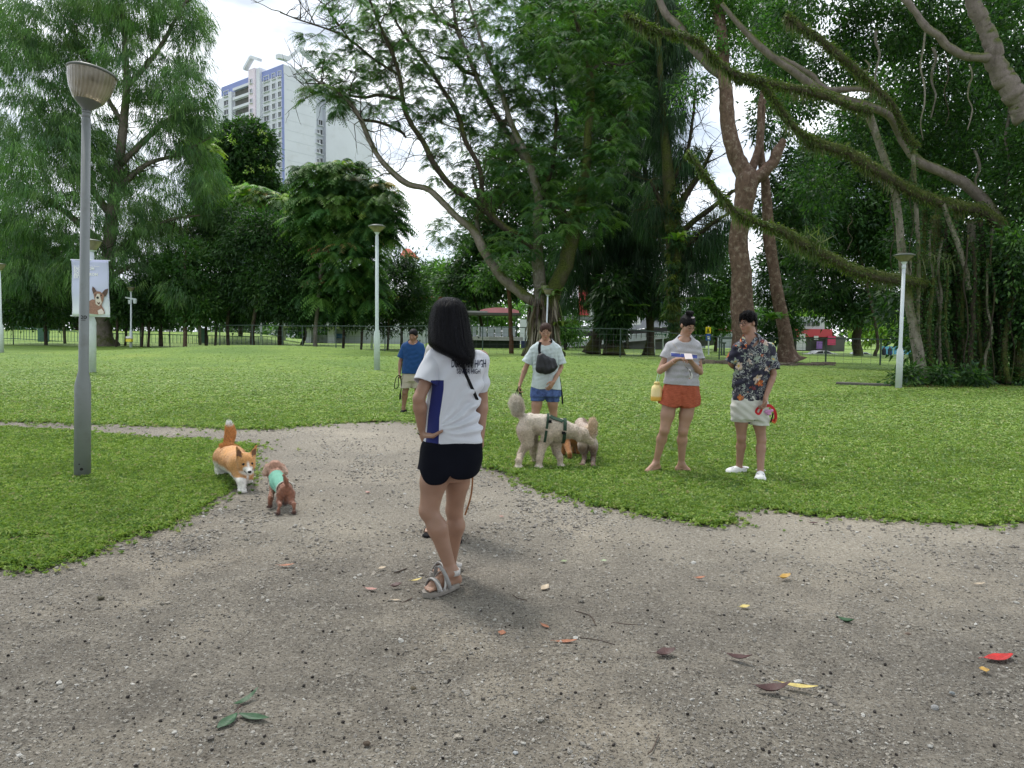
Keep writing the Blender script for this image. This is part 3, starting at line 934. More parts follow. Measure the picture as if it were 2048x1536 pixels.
def curve(pts, n=16):
    """smooth path through points (Catmull-Rom)"""
    p = [vec(q) for q in pts]; p = [2 * p[0] - p[1]] + p + [2 * p[-1] - p[-2]]
    out = []
    m = max(2, n // (len(p) - 3))
    for i in range(1, len(p) - 2):
        for j in range(m):
            t = j / m
            out.append(0.5 * ((2 * p[i]) + (-p[i - 1] + p[i + 1]) * t + (2 * p[i - 1] - 5 * p[i] + 4 * p[i + 1] - p[i + 2]) * t * t + (-p[i - 1] + 3 * p[i] - 3 * p[i + 1] + p[i + 2]) * t ** 3))
    out.append(p[-2]); return out

def snap_front(prims, pts, h=0.0, step=0.003):
    """pull points forward/backward along Y till they lie on a soft solid's near side"""
    out = []
    for p in pts:
        Q = vec(p) + np.array([0, 1, 0]) * (np.arange(-130, 130) * step)[:, None]
        D = value(prims, Q)
        i = np.argmax(D < h)
        out.append(Q[i] if (D < h).any() else vec(p))
    if len(out) < 40:
        for _ in range(3): out = [out[0]] + [np.array([b[0], (a[1] + b[1] + c[1]) / 3, b[2]]) for a, b, c in zip(out, out[1:], out[2:])] + [out[-1]]
    return out

def top(name, torso, sleeves, cuts, mat, root, h=.0075, wob=None, smooth=1, th=.003, col=None):
    """shirt: torso and each sleeve (shoulder, direction, length, r0, r1)"""
    extra = [ell(vec(s_[0]), s_[3], .035) for s_ in sleeves]
    parts = [cloth(torso + extra, cuts, h, wob, smooth)]
    for sh, d, L_, r0, r1 in sleeves:
        sh, d = vec(sh), _n3(d)
        parts.append(cloth([cone(sh, sh + d * (L_ + .08), r0, r1 + (r1 - r0) * .08 / L_, .0)], [plane(sh + d * L_, d), plane(sh - d * .01, -d)], h, wob, smooth))
    V, F = merge(parts)
    o = mesh_from(name, V, F, mat, root, True, None, None if col is None else col(V))
    md = o.modifiers.new('thick', 'SOLIDIFY'); md.thickness = th; md.offset = -1
    return o, torso + extra

def sole(root, name, H, T, w, th, mat, n=20):
    """foot-shaped slab from heel H to toe T (points on its top face)"""
    H, T = vec(H), vec(T); ax = _n3(T - H); L_ = np.linalg.norm(T - H); up = _n3(np.array([0, 0, 1]) - ax * ax[2]); sd = np.cross(ax, up)
    V = []; F = []
    for i in range(n):
        q = i / (n - 1); wd = w * (.78 + .30 * math.sin(max(0, q - .2) / .8 * math.pi)) * (max(0, 1 - (abs(q - .5) * 2) ** 6) ** .5 + .04)
        for a_, b_ in ((-1, -1), (1, -1), (1.05, -.5), (1.0, 0), (-1.0, 0), (-1.05, -.5)): V.append(H + ax * L_ * q + sd * wd * a_ + up * th * b_)
    for i in range(n - 1):
        for k_ in range(6): F.append((6 * i + k_, 6 * i + (k_ + 1) % 6, 6 * i + 6 + (k_ + 1) % 6, 6 * i + 6 + k_))
    F += [tuple(range(6))[::-1], tuple(range(6 * n - 6, 6 * n))]
    return mesh_from(name, V, F, mat, root), ax, up, sd

def garment(name, prims, cuts, mat, root, h=.008, wob=None, smooth=1, th=.003, midx=None, col=None):
    V, F = cloth(prims, cuts, h, wob, smooth)
    o = mesh_from(name, V, F, mat, root, True, None if midx is None else midx(V[F].mean(1)).astype(int), None if col is None else col(V))
    md = o.modifiers.new('thick', 'SOLIDIFY'); md.thickness = th; md.offset = -1
    return o

def neck_cut(c, r=.075, ry=None, rz=.06):
    c = vec(c); ry = ry or r
    return lambda Q: 1 - np.sqrt(((Q[..., 0] - c[0]) / r) ** 2 + ((Q[..., 1] - c[1]) / ry) ** 2 + ((Q[..., 2] - c[2]) / rz) ** 2)
# --- the young woman seen from behind, hand on hip
def build_girl():
    Y = 4.05
    base = G(895, 1185)
    root = thing('person', 'woman seen from behind with long black hair, white lettered shirt, hand on hip', 'woman', base)
    J = {k: vec(P(px, py, Y + dy)) for k, (px, py, dy) in dict(
        head=(893, 640, 0.02), neck=(905, 690, 0.02), shL=(872, 713, -0.01), elL=(838, 797, -0.10), wrL=(846, 868, -0.03), shR=(962, 716, 0.05), elR=(964, 800, 0.10), wrR=(962, 866, 0.08),
        hipL=(876, 905, -0.03), knL=(858, 1022, -0.06), anL=(901, 1136, -0.14), hipR=(921, 905, 0.07), knR=(909, 1020, 0.14), anR=(902, 1128, 0.22)).items()}
    F = _n3((-0.45, 0.9, 0))
    H = Head(J['head'], (-0.55, 0.83, -0.05), 0.95)
    shirt_rows = [(708, 888, 944, .075, .02), (718, 868, 962, .10, .02), (735, 860, 970, .118, .02), (765, 860, 966, .128, .02), (800, 852, 958, .122, .01), (830, 850, 955, .122, .0), (855, 848, 962, .130, .0), (884, 846, 965, .138, .0), (900, 845, 965, .138, 0)]
    S_st = st_px(shirt_rows, Y, .12)
    B_st = st_px([(708, 888, 944, .075, .02)] + [(a, b + 7, c - 7, d - .02, e) for a, b, c, d, e in shirt_rows[1:]], Y, .12)
    B_st += st_px([(935, 850, 950, .11), (960, 862, 940, .09)], Y, .11)
    toe = vec(G(852, 1192)); toe[2] += 0.03
    toeR = vec(G(868, 1150)); toeR[2] += 0.02
    J['anL'] = vec(P(903, 1143, 3.98))
    prims = H.prims() + [cone(J['neck'] - [0, 0, .04], J['head'] - [0, 0, .04], .055, .05, .02), loft(B_st, .03)]
    prims += arm(J['shL'], J['elL'], J['wrL'], .98) + arm(J['shR'], J['elR'], J['wrR'], .95)
    back = -_n3((-0.8, 0.55, 0))
    prims += leg(J['hipL'], J['knL'], J['anL'], back, .98, 1.0) + leg(J['hipR'], J['knR'], J['anR'], back, .95, .98)
    fl = foot(J['anL'], toe, .95); fr = foot(vec(P(902, 1134, 4.28)), toeR, .95)
    prims += fl + fr
    # left hand on the hip: fingers forward, thumb back towards the spine
    tip = vec(P(884, 862, Y - .14)); W = J['wrL']
    prims += hand(W, _n3(vec(P(856, 905, Y + .02)) - W + [-0.005, .07, 0]), (1, 0.15, -.1), (0.35, -0.9, 0.3), .95, (.25, .35, .3), 0.1)
    prims += [cone(W + [.01, -.01, -.005], vec(P(866, 872, Y - .13)), .019, .013, .015), cone(vec(P(866, 872, Y - .13)), tip, .012, .009, .006)]
    prims += hand(J['wrR'], (0.02, -.03, -1), (-0.9, 0.2, 0), (0.2, 0.9, 0), .93, (.5, .9, .7), .6)
    V, Fc = solid(prims, 0.006, snoise(3, 14, 0.0008))
    sk = skin_mat('girl_skin', (0.33, 0.19, 0.13))
    mesh_from('body', V, Fc, sk, root, True, col=H.color(V))
    # shirt
    sl = _n3(J['elL'] - J['shL']); sr = _n3(J['elR'] - J['shR'])
    sp = [loft(S_st, .03), cone(J['neck'] + [0, 0, -.05], J['neck'] + [-.008, 0, .01], .085, .064, .04), cone(J['shL'] + [.03, 0, -.02], J['shR'] + [-.03, 0, -.02], .055, .055, .05)]
    waist = vec(P(958, 820, Y - .05)); hip = vec(P(870, 860, Y - .1)); bk = vec(P(920, 830, Y - .12))
    def wob(Q):
        d = Q - hip
        ang = np.arctan2(d[..., 2], d[..., 0] + .02); rr = np.sqrt(d[..., 0] ** 2 + d[..., 2] ** 2)
        fan = np.sin(ang * 24 + 1.5 * np.sin(rr * 18)) * np.exp(-((ang - 0.35) / .55) ** 2) * np.clip(rr * 6, 0, 1) * .012
        hz = np.sin(Q[..., 2] * 150 + Q[..., 0] * -45 + 1.6 * np.sin(Q[..., 0] * 30)) * np.exp(-((Q[..., 2] - waist[2] + .02) / .11) ** 2) * np.clip((Q[..., 0] - bk[0] + .04) * 9, 0, 1) * (.0035 + .0015 * np.sin(Q[..., 2] * 37))
        dg = np.sin((Q[..., 0] * .8 + Q[..., 2] * -0.75) * 62 + 2 * np.sin(Q[..., 2] * 12)) * np.exp(-((Q - J['shL'] - [.05, 0, -.09]) ** 2).sum(-1) / .02) * .006
        return fan + hz + dg + sn(Q) * 1.0
    sn = snoise(8, 22, 0.004)
    hemz = vec(P(905, 882, Y))[2]
    cuts = [plane((0, 0, hemz), (0.0, 0, -1)), neck_cut(J['neck'] + [0, 0.02, .02], .08, .08, .06)]
    xs = lambda px, py: P(px, py, Y - .06).x
    z1, z2, z3 = P(870, 775, Y).z, P(870, 830, Y).z, P(870, 884, Y).z
    def panel(C):
        xl = np.interp(C[:, 2], [z3, z2, z1], [xs(852, 884), xs(857, 830), xs(864, 780)]); xr = np.interp(C[:, 2], [z3, z2, z1], [xs(880, 884), xs(881, 830), xs(889, 775)])
        dA = np.linalg.norm(np.cross(C - J['shL'], sl), axis=1); arm_ = (dA < .085) & ((C - J['shL']) @ sl < .16) & ((C - J['shL']) @ sl > -.05) & (C[:, 2] > z1 - .01)
        d = np.minimum(np.minimum(C[:, 0] - xl, xr - C[:, 0]), P(870, 758, Y).z - C[:, 2]); d = np.where((C[:, 1] > J['neck'][1] + .02) & (C[:, 0] > xs(870, 800)), -1, d)
        return np.repeat(np.clip(.5 + d[:, None] * 10, 0, 1), 3, 1)
    t = NT('white_polo'); v = t.coord('Object')
    pm = t.math('GREATER_THAN', t.math('ADD', t.attr('col', 'Fac'), 0), .5)
    t.col(t.mix(pm, (.60, .62, .68), (.012, .018, .12))).rough(.8); t.bs.inputs['Specular IOR Level'].default_value = .25; t.bs.inputs['Sheen Weight'].default_value = .15
    t.bump(t.math('ADD', t.noise(v, 500, 2), t.math('MULTIPLY', t.noise(v, 16, 5, .6, .8), 1.5)), .25, .006)
    o, shirt_prims = top('shirt', sp, [(J['shL'] - [0, 0, .012], sl, .155, .062, .074), (J['shR'] - [0.010, 0, .012], sr, .18, .054, .056)], cuts, t.m, root, .0065, wob, 1, .003, panel)
    # shorts
    shr = st_px([(855, 856, 958, .118), (868, 852, 962, .126), (884, 847, 966, .14), (915, 846, 966, .142), (945, 848, 958, .14), (962, 856, 950, .12)], Y, .14)
    kp = J['hipL'] + (J['knL'] - J['hipL']) * .34; kq = J['hipR'] + (J['knR'] - J['hipR']) * .30
    pp = [loft(shr, .03), cone(J['hipL'] + [0, 0, .0], kp + (J['knL'] - J['hipL']) * .12, .098, .104, .03), cone(J['hipR'], kq + (J['knR'] - J['hipR']) * .12, .093, .096, .03)]
    gl, gr = vec(P(872, 960, Y)), vec(P(925, 951, Y))
    xm = P(905, 950, Y).x
    def cut_leg(Q):
        zl = gl[2] + .035 * np.clip(np.abs(Q[..., 0] - P(876, 950, Y).x) / .07, 0, 1.3) ** 3
        zr = gr[2] + .02 * np.clip(np.abs(Q[..., 0] - P(930, 950, Y).x) / .07, 0, 1.3) ** 3
        return np.where(Q[..., 0] < xm, zl, zr) - Q[..., 2]
    V, Fc = cloth(pp, [cut_leg, plane((0, 0, P(0, 868, Y).z), (0, 0, 1))], .0065, lambda Q: sn(Q) * .8, 1)
    blk = cloth_mat('black_shorts', (0.006, 0.007, 0.012), .75, 420, .2, .35)
    o = mesh_from('shorts', V, Fc, blk, root, True); md = o.modifiers.new('thick', 'SOLIDIFY'); md.thickness = 0.003; md.offset = -1
    # hair
    hull = st_px([(594.5, 893, 902, .02, .03), (597, 882, 914, .06, .03), (603, 875, 922, .085, .02), (614, 868, 929, .103, .02), (632, 863, 933, .116, .02), (652, 860, 937, .118, .01), (672, 859, 940, .115, -.01),
                  (690, 860, 944, .108, -.03), (703, 874, 947, .095, -.05), (713, 897, 948, .08, -.07), (722, 914, 945, .055, -.08)], Y, .1)
    V, Fc = solid([loft(hull, 0.01, 2.15)], .006, lambda Q: 0.0035 * np.sin(np.arctan2(Q[..., 1] - J['head'][1], Q[..., 0] - J['head'][0]) * 37 + Q[..., 2] * 9) + .002 * np.sin(Q[..., 0] * 300 + Q[..., 2] * 20), 1)
    ho = mesh_from('hair', V, Fc, M_HAIR, root, True)
    strands('hair_strands', ho, hair_mat('hair_sheen', (.006, .006, .009), .28), [(a, b, c, d, e) for a, b, c, d, e in hull], 3000, 4, .0011, lambda th, r: r.uniform(-.045, .08), segs=14, jit=.010); strands('loose_strands', ho, M_HAIR, hull, 260, 9, .0009, lambda th, r: r.uniform(-.09, .05), segs=16, jit=.022)
    # letters on the back
    back_font(root, shirt_prims, Y)
    # crossbody strap
    m = MB()
    pts = curve([P(925, 705, Y - .09), P(926, 735, Y - .13), P(938, 765, Y - .13), P(948, 788, Y - .12), P(954, 802, Y - .1)], 24)
    pts = snap_front(shirt_prims, pts, .004)
    ribbon(m, pts, .017, (.2, -1, .1), .003)
    sb = m.build('crossbody_strap', M_BLACK, None); tag(sb, 'thin black strap running across the back of the white shirt', 'strap')
    # watch band
    a = J['wrL'] + [0, 0, .022]; ax = _n3(J['elL'] - J['wrL']); u = _n3(np.cross(ax, [0, 1, 0])); w = np.cross(ax, u)
    m = MB(); m.tube([a + (u * math.cos(q) + w * math.sin(q)) * .029 for q in np.linspace(0, 6.2832, 25)], .0025, 6, False)
    for dz in (-.004, .004, .008): m.tube([a + ax * dz + (u * math.cos(q) + w * math.sin(q)) * .030 for q in np.linspace(0, 6.2832, 25)], .0028, 6, False)
    m.build('watch_band', simple('beige_band', (0.33, 0.31, 0.22), .5), root, True)
    m = MB(); m.tube([a - ax * .014 + (u * math.cos(q) + w * math.sin(q)) * .030 for q in np.linspace(0, 6.2832, 25)], .003, 6, False)
    m.build('bracelet', M_BLACK, root, True)
    # sandals
    grey = cloth_mat('grey_strap', (0.30, 0.29, 0.28), .8, 300, .2, .4); sole_m = simple('taupe_sole', (0.26, 0.235, 0.21), .8, .1, 20, .3, 120); lt = cloth_mat('pale_strap', (0.55, 0.53, 0.51), .8)
    for A, T, ft in ((J['anL'], toe, fl), (vec(P(902, 1134, 4.28)), toeR, fr)):
        d = T - A; fd = _n3([d[0], d[1], 0]); heel = np.array([A[0], A[1], A[2] - .06]) - fd * .052
        tt = T + _n3(T - heel) * .02
        ax = _n3(tt - heel); up = _n3(np.array([0, 0, 1]) - ax * ax[2]); sd = np.cross(ax, up); Ls = np.linalg.norm(tt - heel)
        so, ax, up, sd = sole(root, 'sandal', heel - up * .006, tt - up * .006, .045, .028, sole_m)
        def hoop(cq, w, h, lean=0.0, wd=.02, mt=grey, nm='strap', c0=0.0):
            c = heel + ax * Ls * cq - up * .01
            ps = [c + sd * w * math.cos(q) + up * (h * math.sin(q)) + ax * (lean * math.sin(q) + c0) for q in np.linspace(0, math.pi, 15)]
            ns = [sd * math.cos(q) + up * math.sin(q) for q in np.linspace(0, math.pi, 15)]
            m = MB(); ribbon(m, ps, wd, ns, .003); return m.build(nm, mt, so, True)
        hoop(.72, .052, .062, .0, .03); hoop(.42, .052, .125, .04, .026); hoop(.58, .050, .092, -.03, .014, lt); hoop(.66, .052, .07, .03, .012, lt)
        c = heel + ax * .045 + up * .058
        ps = [c + (ax * math.cos(q) + sd * math.sin(q)) * np.array(.042) for q in np.linspace(.9, 6.2832 - .9, 19)]
        m = MB(); ribbon(m, ps, .03, [(p - c) for p in ps], .004); m.build('heel_strap', lt, so, True)
    return root

def back_font(root, prims, Y):
    ink = cloth_mat('navy_ink', (0.010, 0.012, 0.04), .7)
    def line(s_, px0, px1, py, hpx, nm):
        cu = bpy.data.curves.new(nm, 'FONT'); cu.body = s_; cu.size = 1; cu.resolution_u = 3; cu.offset = 0.012
        ob = bpy.data.objects.new(nm, cu); COL.objects.link(ob)
        dg = bpy.context.evaluated_depsgraph_get(); me = bpy.data.meshes.new_from_object(ob.evaluated_get(dg)); bpy.data.objects.remove(ob)
        bm = bmesh.new(); bm.from_mesh(me)
        bmesh.ops.triangulate(bm, faces=bm.faces)
        for _ in range(2):
            ed = [e for e in bm.edges if e.calc_length() > .12]
            if ed: bmesh.ops.subdivide_edges(bm, edges=ed, cuts=1)
        bmesh.ops.triangulate(bm, faces=bm.faces)
        V = np.array([q.co[:] for q in bm.verts]); Fc = [[q.index for q in f.verts] for f in bm.faces]; bm.free()
        x0, x1 = V[:, 0].min(), V[:, 0].max(); y0, y1 = V[:, 1].min(), V[:, 1].max()
        q = (V[:, 0] - x0) / (x1 - x0)
        pts = [P(px0 + (px1 - px0) * a + 0, py - hpx * (b - y0) / (y1 - y0) + 1 * (a - .0), Y - .1) for a, b in zip(q, V[:, 1])]
        W = snap_front(prims, pts, .004, .0015)
        W = np.array(W)
        # smooth the depth so that the print follows the cloth
        A = np.c_[np.ones(len(W)), W[:, 0], W[:, 2], W[:, 0] ** 2, W[:, 0] * W[:, 2], W[:, 2] ** 2, W[:, 0] ** 3]
        co, *_ = np.linalg.lstsq(A, W[:, 1], rcond=None); W[:, 1] = np.minimum(A @ co, W[:, 1]) - .004
        mesh_from(nm, W, Fc, ink, root, False)
    line('DUNMAN  HIGH', 903, 971, 735, 16, 'lettering')
    line('SENIOR HIGH', 914, 960, 747, 10, 'lettering')
build_girl()
# --- woman in the striped grey tee, looking at her phone
def shade(V): return np.ones_like(V)

def build_phone_woman():
    Y = 7.45; q = lambda px, py, dy=0.0: vec(P(px, py, Y + dy))
    root = thing('person', 'woman with hair bun, round glasses, striped grey tee and rust shorts using a phone', 'woman', G(1335, 950))
    sh1, sh2 = q(1341, 693, .0), q(1393, 694, .02)
    el1, wr1 = q(1320, 742, -.02), q(1353, 719, -.22)
    el2, wr2 = q(1400, 744, -.04), q(1384, 725, -.20)
    H = Head(q(1375, 650, -.04), (0.35, -0.85, -0.42), .88)
    rows = [(670, 1359, 1381, .055), (678, 1350, 1389, .078), (687, 1339, 1397, .093), (702, 1334, 1400, .105), (720, 1332, 1397, .115), (742, 1331, 1396, .118), (772, 1326, 1398, .128)]
    S_ = st_px(rows, Y, .1)
    B = st_px([(a, b + 4, c - 4, d - .015) for a, b, c, d in rows] + [(785, 1326, 1394, .11), (800, 1330, 1390, .10)], Y, .1)
    hp = [q(1341, 800), q(1378, 800)]; kn = [q(1329, 860, -.02), q(1366, 862, -.02)]; an = [q(1312, 925, .07), q(1363, 928, .05)]
    toes = [vec(G(1289, 950)) + [0, 0, .012], vec(G(1386, 948)) + [0, 0, .012]]
    pr = H.prims() + [cone(q(1368, 686), q(1371, 664, -.01), .05, .046, .02), loft(B, .03)] + arm(sh1, el1, wr1, .92) + arm(sh2, el2, wr2, .92)
    pr += leg(hp[0], kn[0], an[0], (0, 1, 0), .95, .98) + leg(hp[1], kn[1], an[1], (0, 1, 0), .95, .98)
    for a_, t_ in zip(an, toes): pr += foot(a_, t_, .9)
    pr += hand(wr1, q(1371, 716, -.30) - wr1, (.1, -.2, -1), (.5, .2, .6), .9, (.5, .7, .4), .3)
    pr += hand(wr2, q(1372, 716, -.33) - wr2, (-.1, 0, 1), (-.5, -.6, .3), .9, (.25, .4, .3), .5)
    V, F = solid(pr, .0065, smooth=1)
    sk = skin_mat('tan_skin', (0.42, 0.245, 0.17))
    mesh_from('body', V, F, sk, root, True, col=H.color(V))
    H.extras(root, M_HAIR, True); H.glasses(root, M_GLASS)
    # tee with a blue band
    d1, d2 = _n3(el1 - sh1), _n3(el2 - sh2)
    sp = [loft(S_, .03), cone(q(1368, 690), q(1369, 680), .07, .056, .04)]
    n1 = snoise(21, 20, .005); fo = folds(4, q(1372, 735), .008, 6, .25, [(.5, 0, 1), (1, 0, -.6)])
    cuts = [plane(q(1362, 769), (-.05, 0, -1)), neck_cut(q(1369, 680, -.02), .078, .08, .055)]; SL = (.135, .135)
    t = NT('grey_striped_tee'); v = t.coord('Object'); sx = t.n('ShaderNodeSeparateXYZ'); t.l(v, sx.inputs[0])
    z1, z2 = q(1360, 709)[2] - root.location.z, q(1360, 705)[2] - root.location.z
    base = t.ramp(t.noise(v, 150, 3), [(0.3, (0.36, 0.36, 0.39)), (0.7, (0.48, 0.48, 0.51))])
    zz = t.math('ADD', sx.outputs[2], t.math('MULTIPLY', sx.outputs[0], .07))
    inband = t.math('MULTIPLY', t.math('GREATER_THAN', zz, z1 - .018), t.math('LESS_THAN', zz, z1 + .016))
    ins = t.math('MULTIPLY', t.math('GREATER_THAN', sx.outputs[0], q(1339, 700)[0] - root.location.x), t.math('LESS_THAN', sx.outputs[0], q(1391, 700)[0] - root.location.x))
    line2 = t.math('MULTIPLY', t.math('GREATER_THAN', zz, z1 + .020), t.math('LESS_THAN', zz, z1 + .027))
    base = t.mix(t.math('MULTIPLY', inband, ins), base, (0.09, 0.12, 0.42)); base = t.mix(t.math('MULTIPLY', line2, ins), base, (0.75, 0.75, 0.78))
    t.col(base).rough(.85); t.bs.inputs['Sheen Weight'].default_value = .2; t.bump(t.noise(v, 25, 5), .3, .01)
    _, sp = top('tee', sp, [(sh1, d1, .135, .054, .064), (sh2, d2, .135, .054, .064)], cuts, t.m, root, .0075, lambda Q: n1(Q) + fo(Q))
    # gauze shorts
    hr = st_px([(745, 1338, 1389, .095), (760, 1333, 1393, .108), (775, 1326, 1397, .125), (795, 1321, 1398, .135), (812, 1320, 1398, .13)], Y, .1)
    k0, k1 = hp[0] + (kn[0] - hp[0]) * .35, hp[1] + (kn[1] - hp[1]) * .35
    pp = [loft(hr, .03), cone(hp[0] + [0, 0, .02], k0 + [-.01, 0, 0], .105, .112, .03), cone(hp[1] + [0, 0, .02], k1 + [.012, 0, 0], .105, .110, .03)]
    cz = lambda Q: q(1360, 815)[2] + .02 * np.clip(np.abs(Q[..., 0] - q(1360, 800)[0]) / .15, 0, 1.5) ** 2 - Q[..., 2]
    n2 = snoise(23, 30, .005)
    t = NT('rust_gauze'); v = t.coord('Object', (30, 30, 150))
    a = t.noise(v, 1, 4, .7); t.col(t.ramp(a, [(.3, (0.30, 0.062, 0.03)), (.7, (0.52, 0.13, 0.065))])).rough(.9); t.bump(a, .7, .01)
    garment('shorts', pp, [cz, plane((0, 0, q(1360, 752)[2]), (0, 0, 1))], t.m, root, .0075, lambda Q: n2(Q) + .003 * np.sin(Q[..., 0] * 90) + .016 * np.exp(-((Q[..., 0] - q(1358, 800)[0]) / .014) ** 2) * (Q[..., 2] < q(1358, 785)[2]))
    # hair pulled into a bun
    hc = [ell(H.p(0, -.012, .034), np.array((.081, .099, .088)) * .9, .01, H.R()), ell(H.p(0, -.045, -.02), np.array((.062, .05, .06)) * .9, .02, H.R()),
          ell(H.p(0, .080, -.038), np.array((.060, .055, .074)) * .9, .008, H.R(), 's'), ell(H.p(.0, -.02, .135), (.038, .036, .028), .012), ell(H.p(.03, -.03, .145), (.02, .02, .018), .008), ell(H.p(-.022, -.01, .15), (.02, .02, .016), .008)]
    V, F = solid(hc, .006, lambda Q: .003 * np.sin(H.local(Q)[..., 0] * 260 + 40 * H.local(Q)[..., 1])); mesh_from('hair', V, F, M_HAIR, root, True)
    m = MB(); m.tube([H.p(-.038, .03, .11), H.p(-.012, .045, .112), H.p(.012, .045, .108)], [.006, .009, .005], 6); m.build('hair_tie', cloth_mat('pale_pink', (.7, .6, .62)), root, True)
    sand = cloth_mat('pink_strap', (0.55, 0.40, 0.36), .6)
    for a_, t_ in zip(an, toes):
        d = _n3([t_[0] - a_[0], t_[1] - a_[1], 0]); s_ = np.cross(d, (0, 0, 1))
        z = t_[2] - .008; fl, _a, _b, _c = sole(root, 'flip_flop', np.array([a_[0], a_[1], z + .004]) - d * .055, np.array([t_[0], t_[1], z]) + d * .012, .044, .016, sand)
        m = MB(); b = t_ - d * .045
        ribbon(m, curve([b + [0, 0, .015], b - d * .03 + s_ * .02 + [0, 0, .035], b - d * .07 + s_ * .045 + [0, 0, .01]], 8), .012, (0, -.3, 1), .003)
        m.build('strap', sand, fl, True); m = MB(); ribbon(m, curve([b + [0, 0, .015], b - d * .03 - s_ * .02 + [0, 0, .035], b - d * .07 - s_ * .045 + [0, 0, .01]], 8), .012, (0, -.3, 1), .003)
        m.build('strap', sand, fl, True)
    m = MB(); a = wr1 + (el1 - wr1) * .14; ax = _n3(el1 - wr1); u = _n3(np.cross(ax, [0, 1, 0])); w = np.cross(ax, u)
    m.tube([a + (u * math.cos(k) + w * math.sin(k)) * .027 for k in np.linspace(0, 6.283, 17)], .003, 5, False); m.build('bracelet', cloth_mat('pink_cord', (.7, .5, .45)), root, True)
    # phone held in the right-hand side hand
    ph = MB(); ph.box(q(1377, 713, -.34), (.075, .145, .009), M=Matrix.Rotation(R(-8), 3, 'Z') @ Matrix.Rotation(R(20), 3, 'X'))
    o = ph.build('phone', simple('pale_phone_case', (.62, .55, .55), .35, .03)); bv = o.modifiers.new('b', 'BEVEL'); bv.width = .004; bv.segments = 2
    tag(o, 'slim phone with pale case held flat in both hands', 'phone')
    # yellow water bottle slung at the hip, on its cord
    b = thing('water_bottle', 'frosted yellow water bottle hanging beside the rust shorts', 'bottle', q(1314, 803, .0))
    c = q(1313, 802, 0); k = .0
    ym = NT('yellow_plastic'); v = ym.coord('Object'); ss = ym.n('ShaderNodeSeparateXYZ'); ym.l(v, ss.inputs[0])
    ym.col(ym.ramp(ss.outputs[2], [(0.045, (0.80, 0.46, 0.08)), (0.06, (0.82, 0.66, 0.34)), (0.16, (0.85, 0.68, 0.3))])).rough(.35); ym.bs.inputs['Subsurface Weight'].default_value = .0
    m = MB(); m.lathe([(.001, 0), (.055, .002), (.062, .012), (.06, .06), (.057, .12), (.05, .150), (.028, .168), (.026, .172)], c, 20); m.build('bottle_body', ym.m, b, True)
    m = MB(); m.lathe([(.028, .172), (.031, .174), (.031, .192), (.022, .200), (.001, .201)], c, 20); m.build('cap', simple('yellow_cap', (.80, .62, .22), .4), b, True)
    m = MB(); m.tube(curve([c + [.012, 0, .19], q(1319, 752, .03), q(1325, 735, .08)], 8), .004, 6); m.tube(curve([c + [-.006, 0, .19], q(1315, 752, .02), q(1320, 735, .08)], 8), .004, 6)
    m.build('carry_cord', simple('mint_cord', (.45, .62, .52), .7), b, True)
    # neck cord with a small keychain pouch
    kc = thing('lanyard', 'thin cord worn across the striped tee with white charm and keys', 'lanyard', q(1382, 745, -.2))
    m = MB(); pts = snap_front(sp, curve([q(1347, 686, -.1), q(1358, 700, -.15), q(1368, 716, -.2), q(1376, 735, -.2)], 14), .003); m.tube(pts, .003, 5); m.build('cord', simple('beige_cord', (.5, .46, .38), .8), kc, True)
    m = MB(); a = vec(pts[-1]) + [.0, -.02, 0]; m.tube(curve([a, q(1380, 744, -.22), q(1381, 752, -.2)], 6), .003, 5); m.build('key_ring', M_GLASSD, kc, True)
    V, F = solid([ell(q(1382, 752, -.18), (.018, .012, .034), .01), ell(q(1379, 741, -.19), (.015, .01, .014), .006)], .005); mesh_from('charm', V, F, cloth_mat('white_charm', (.6, .6, .58)), kc, True)

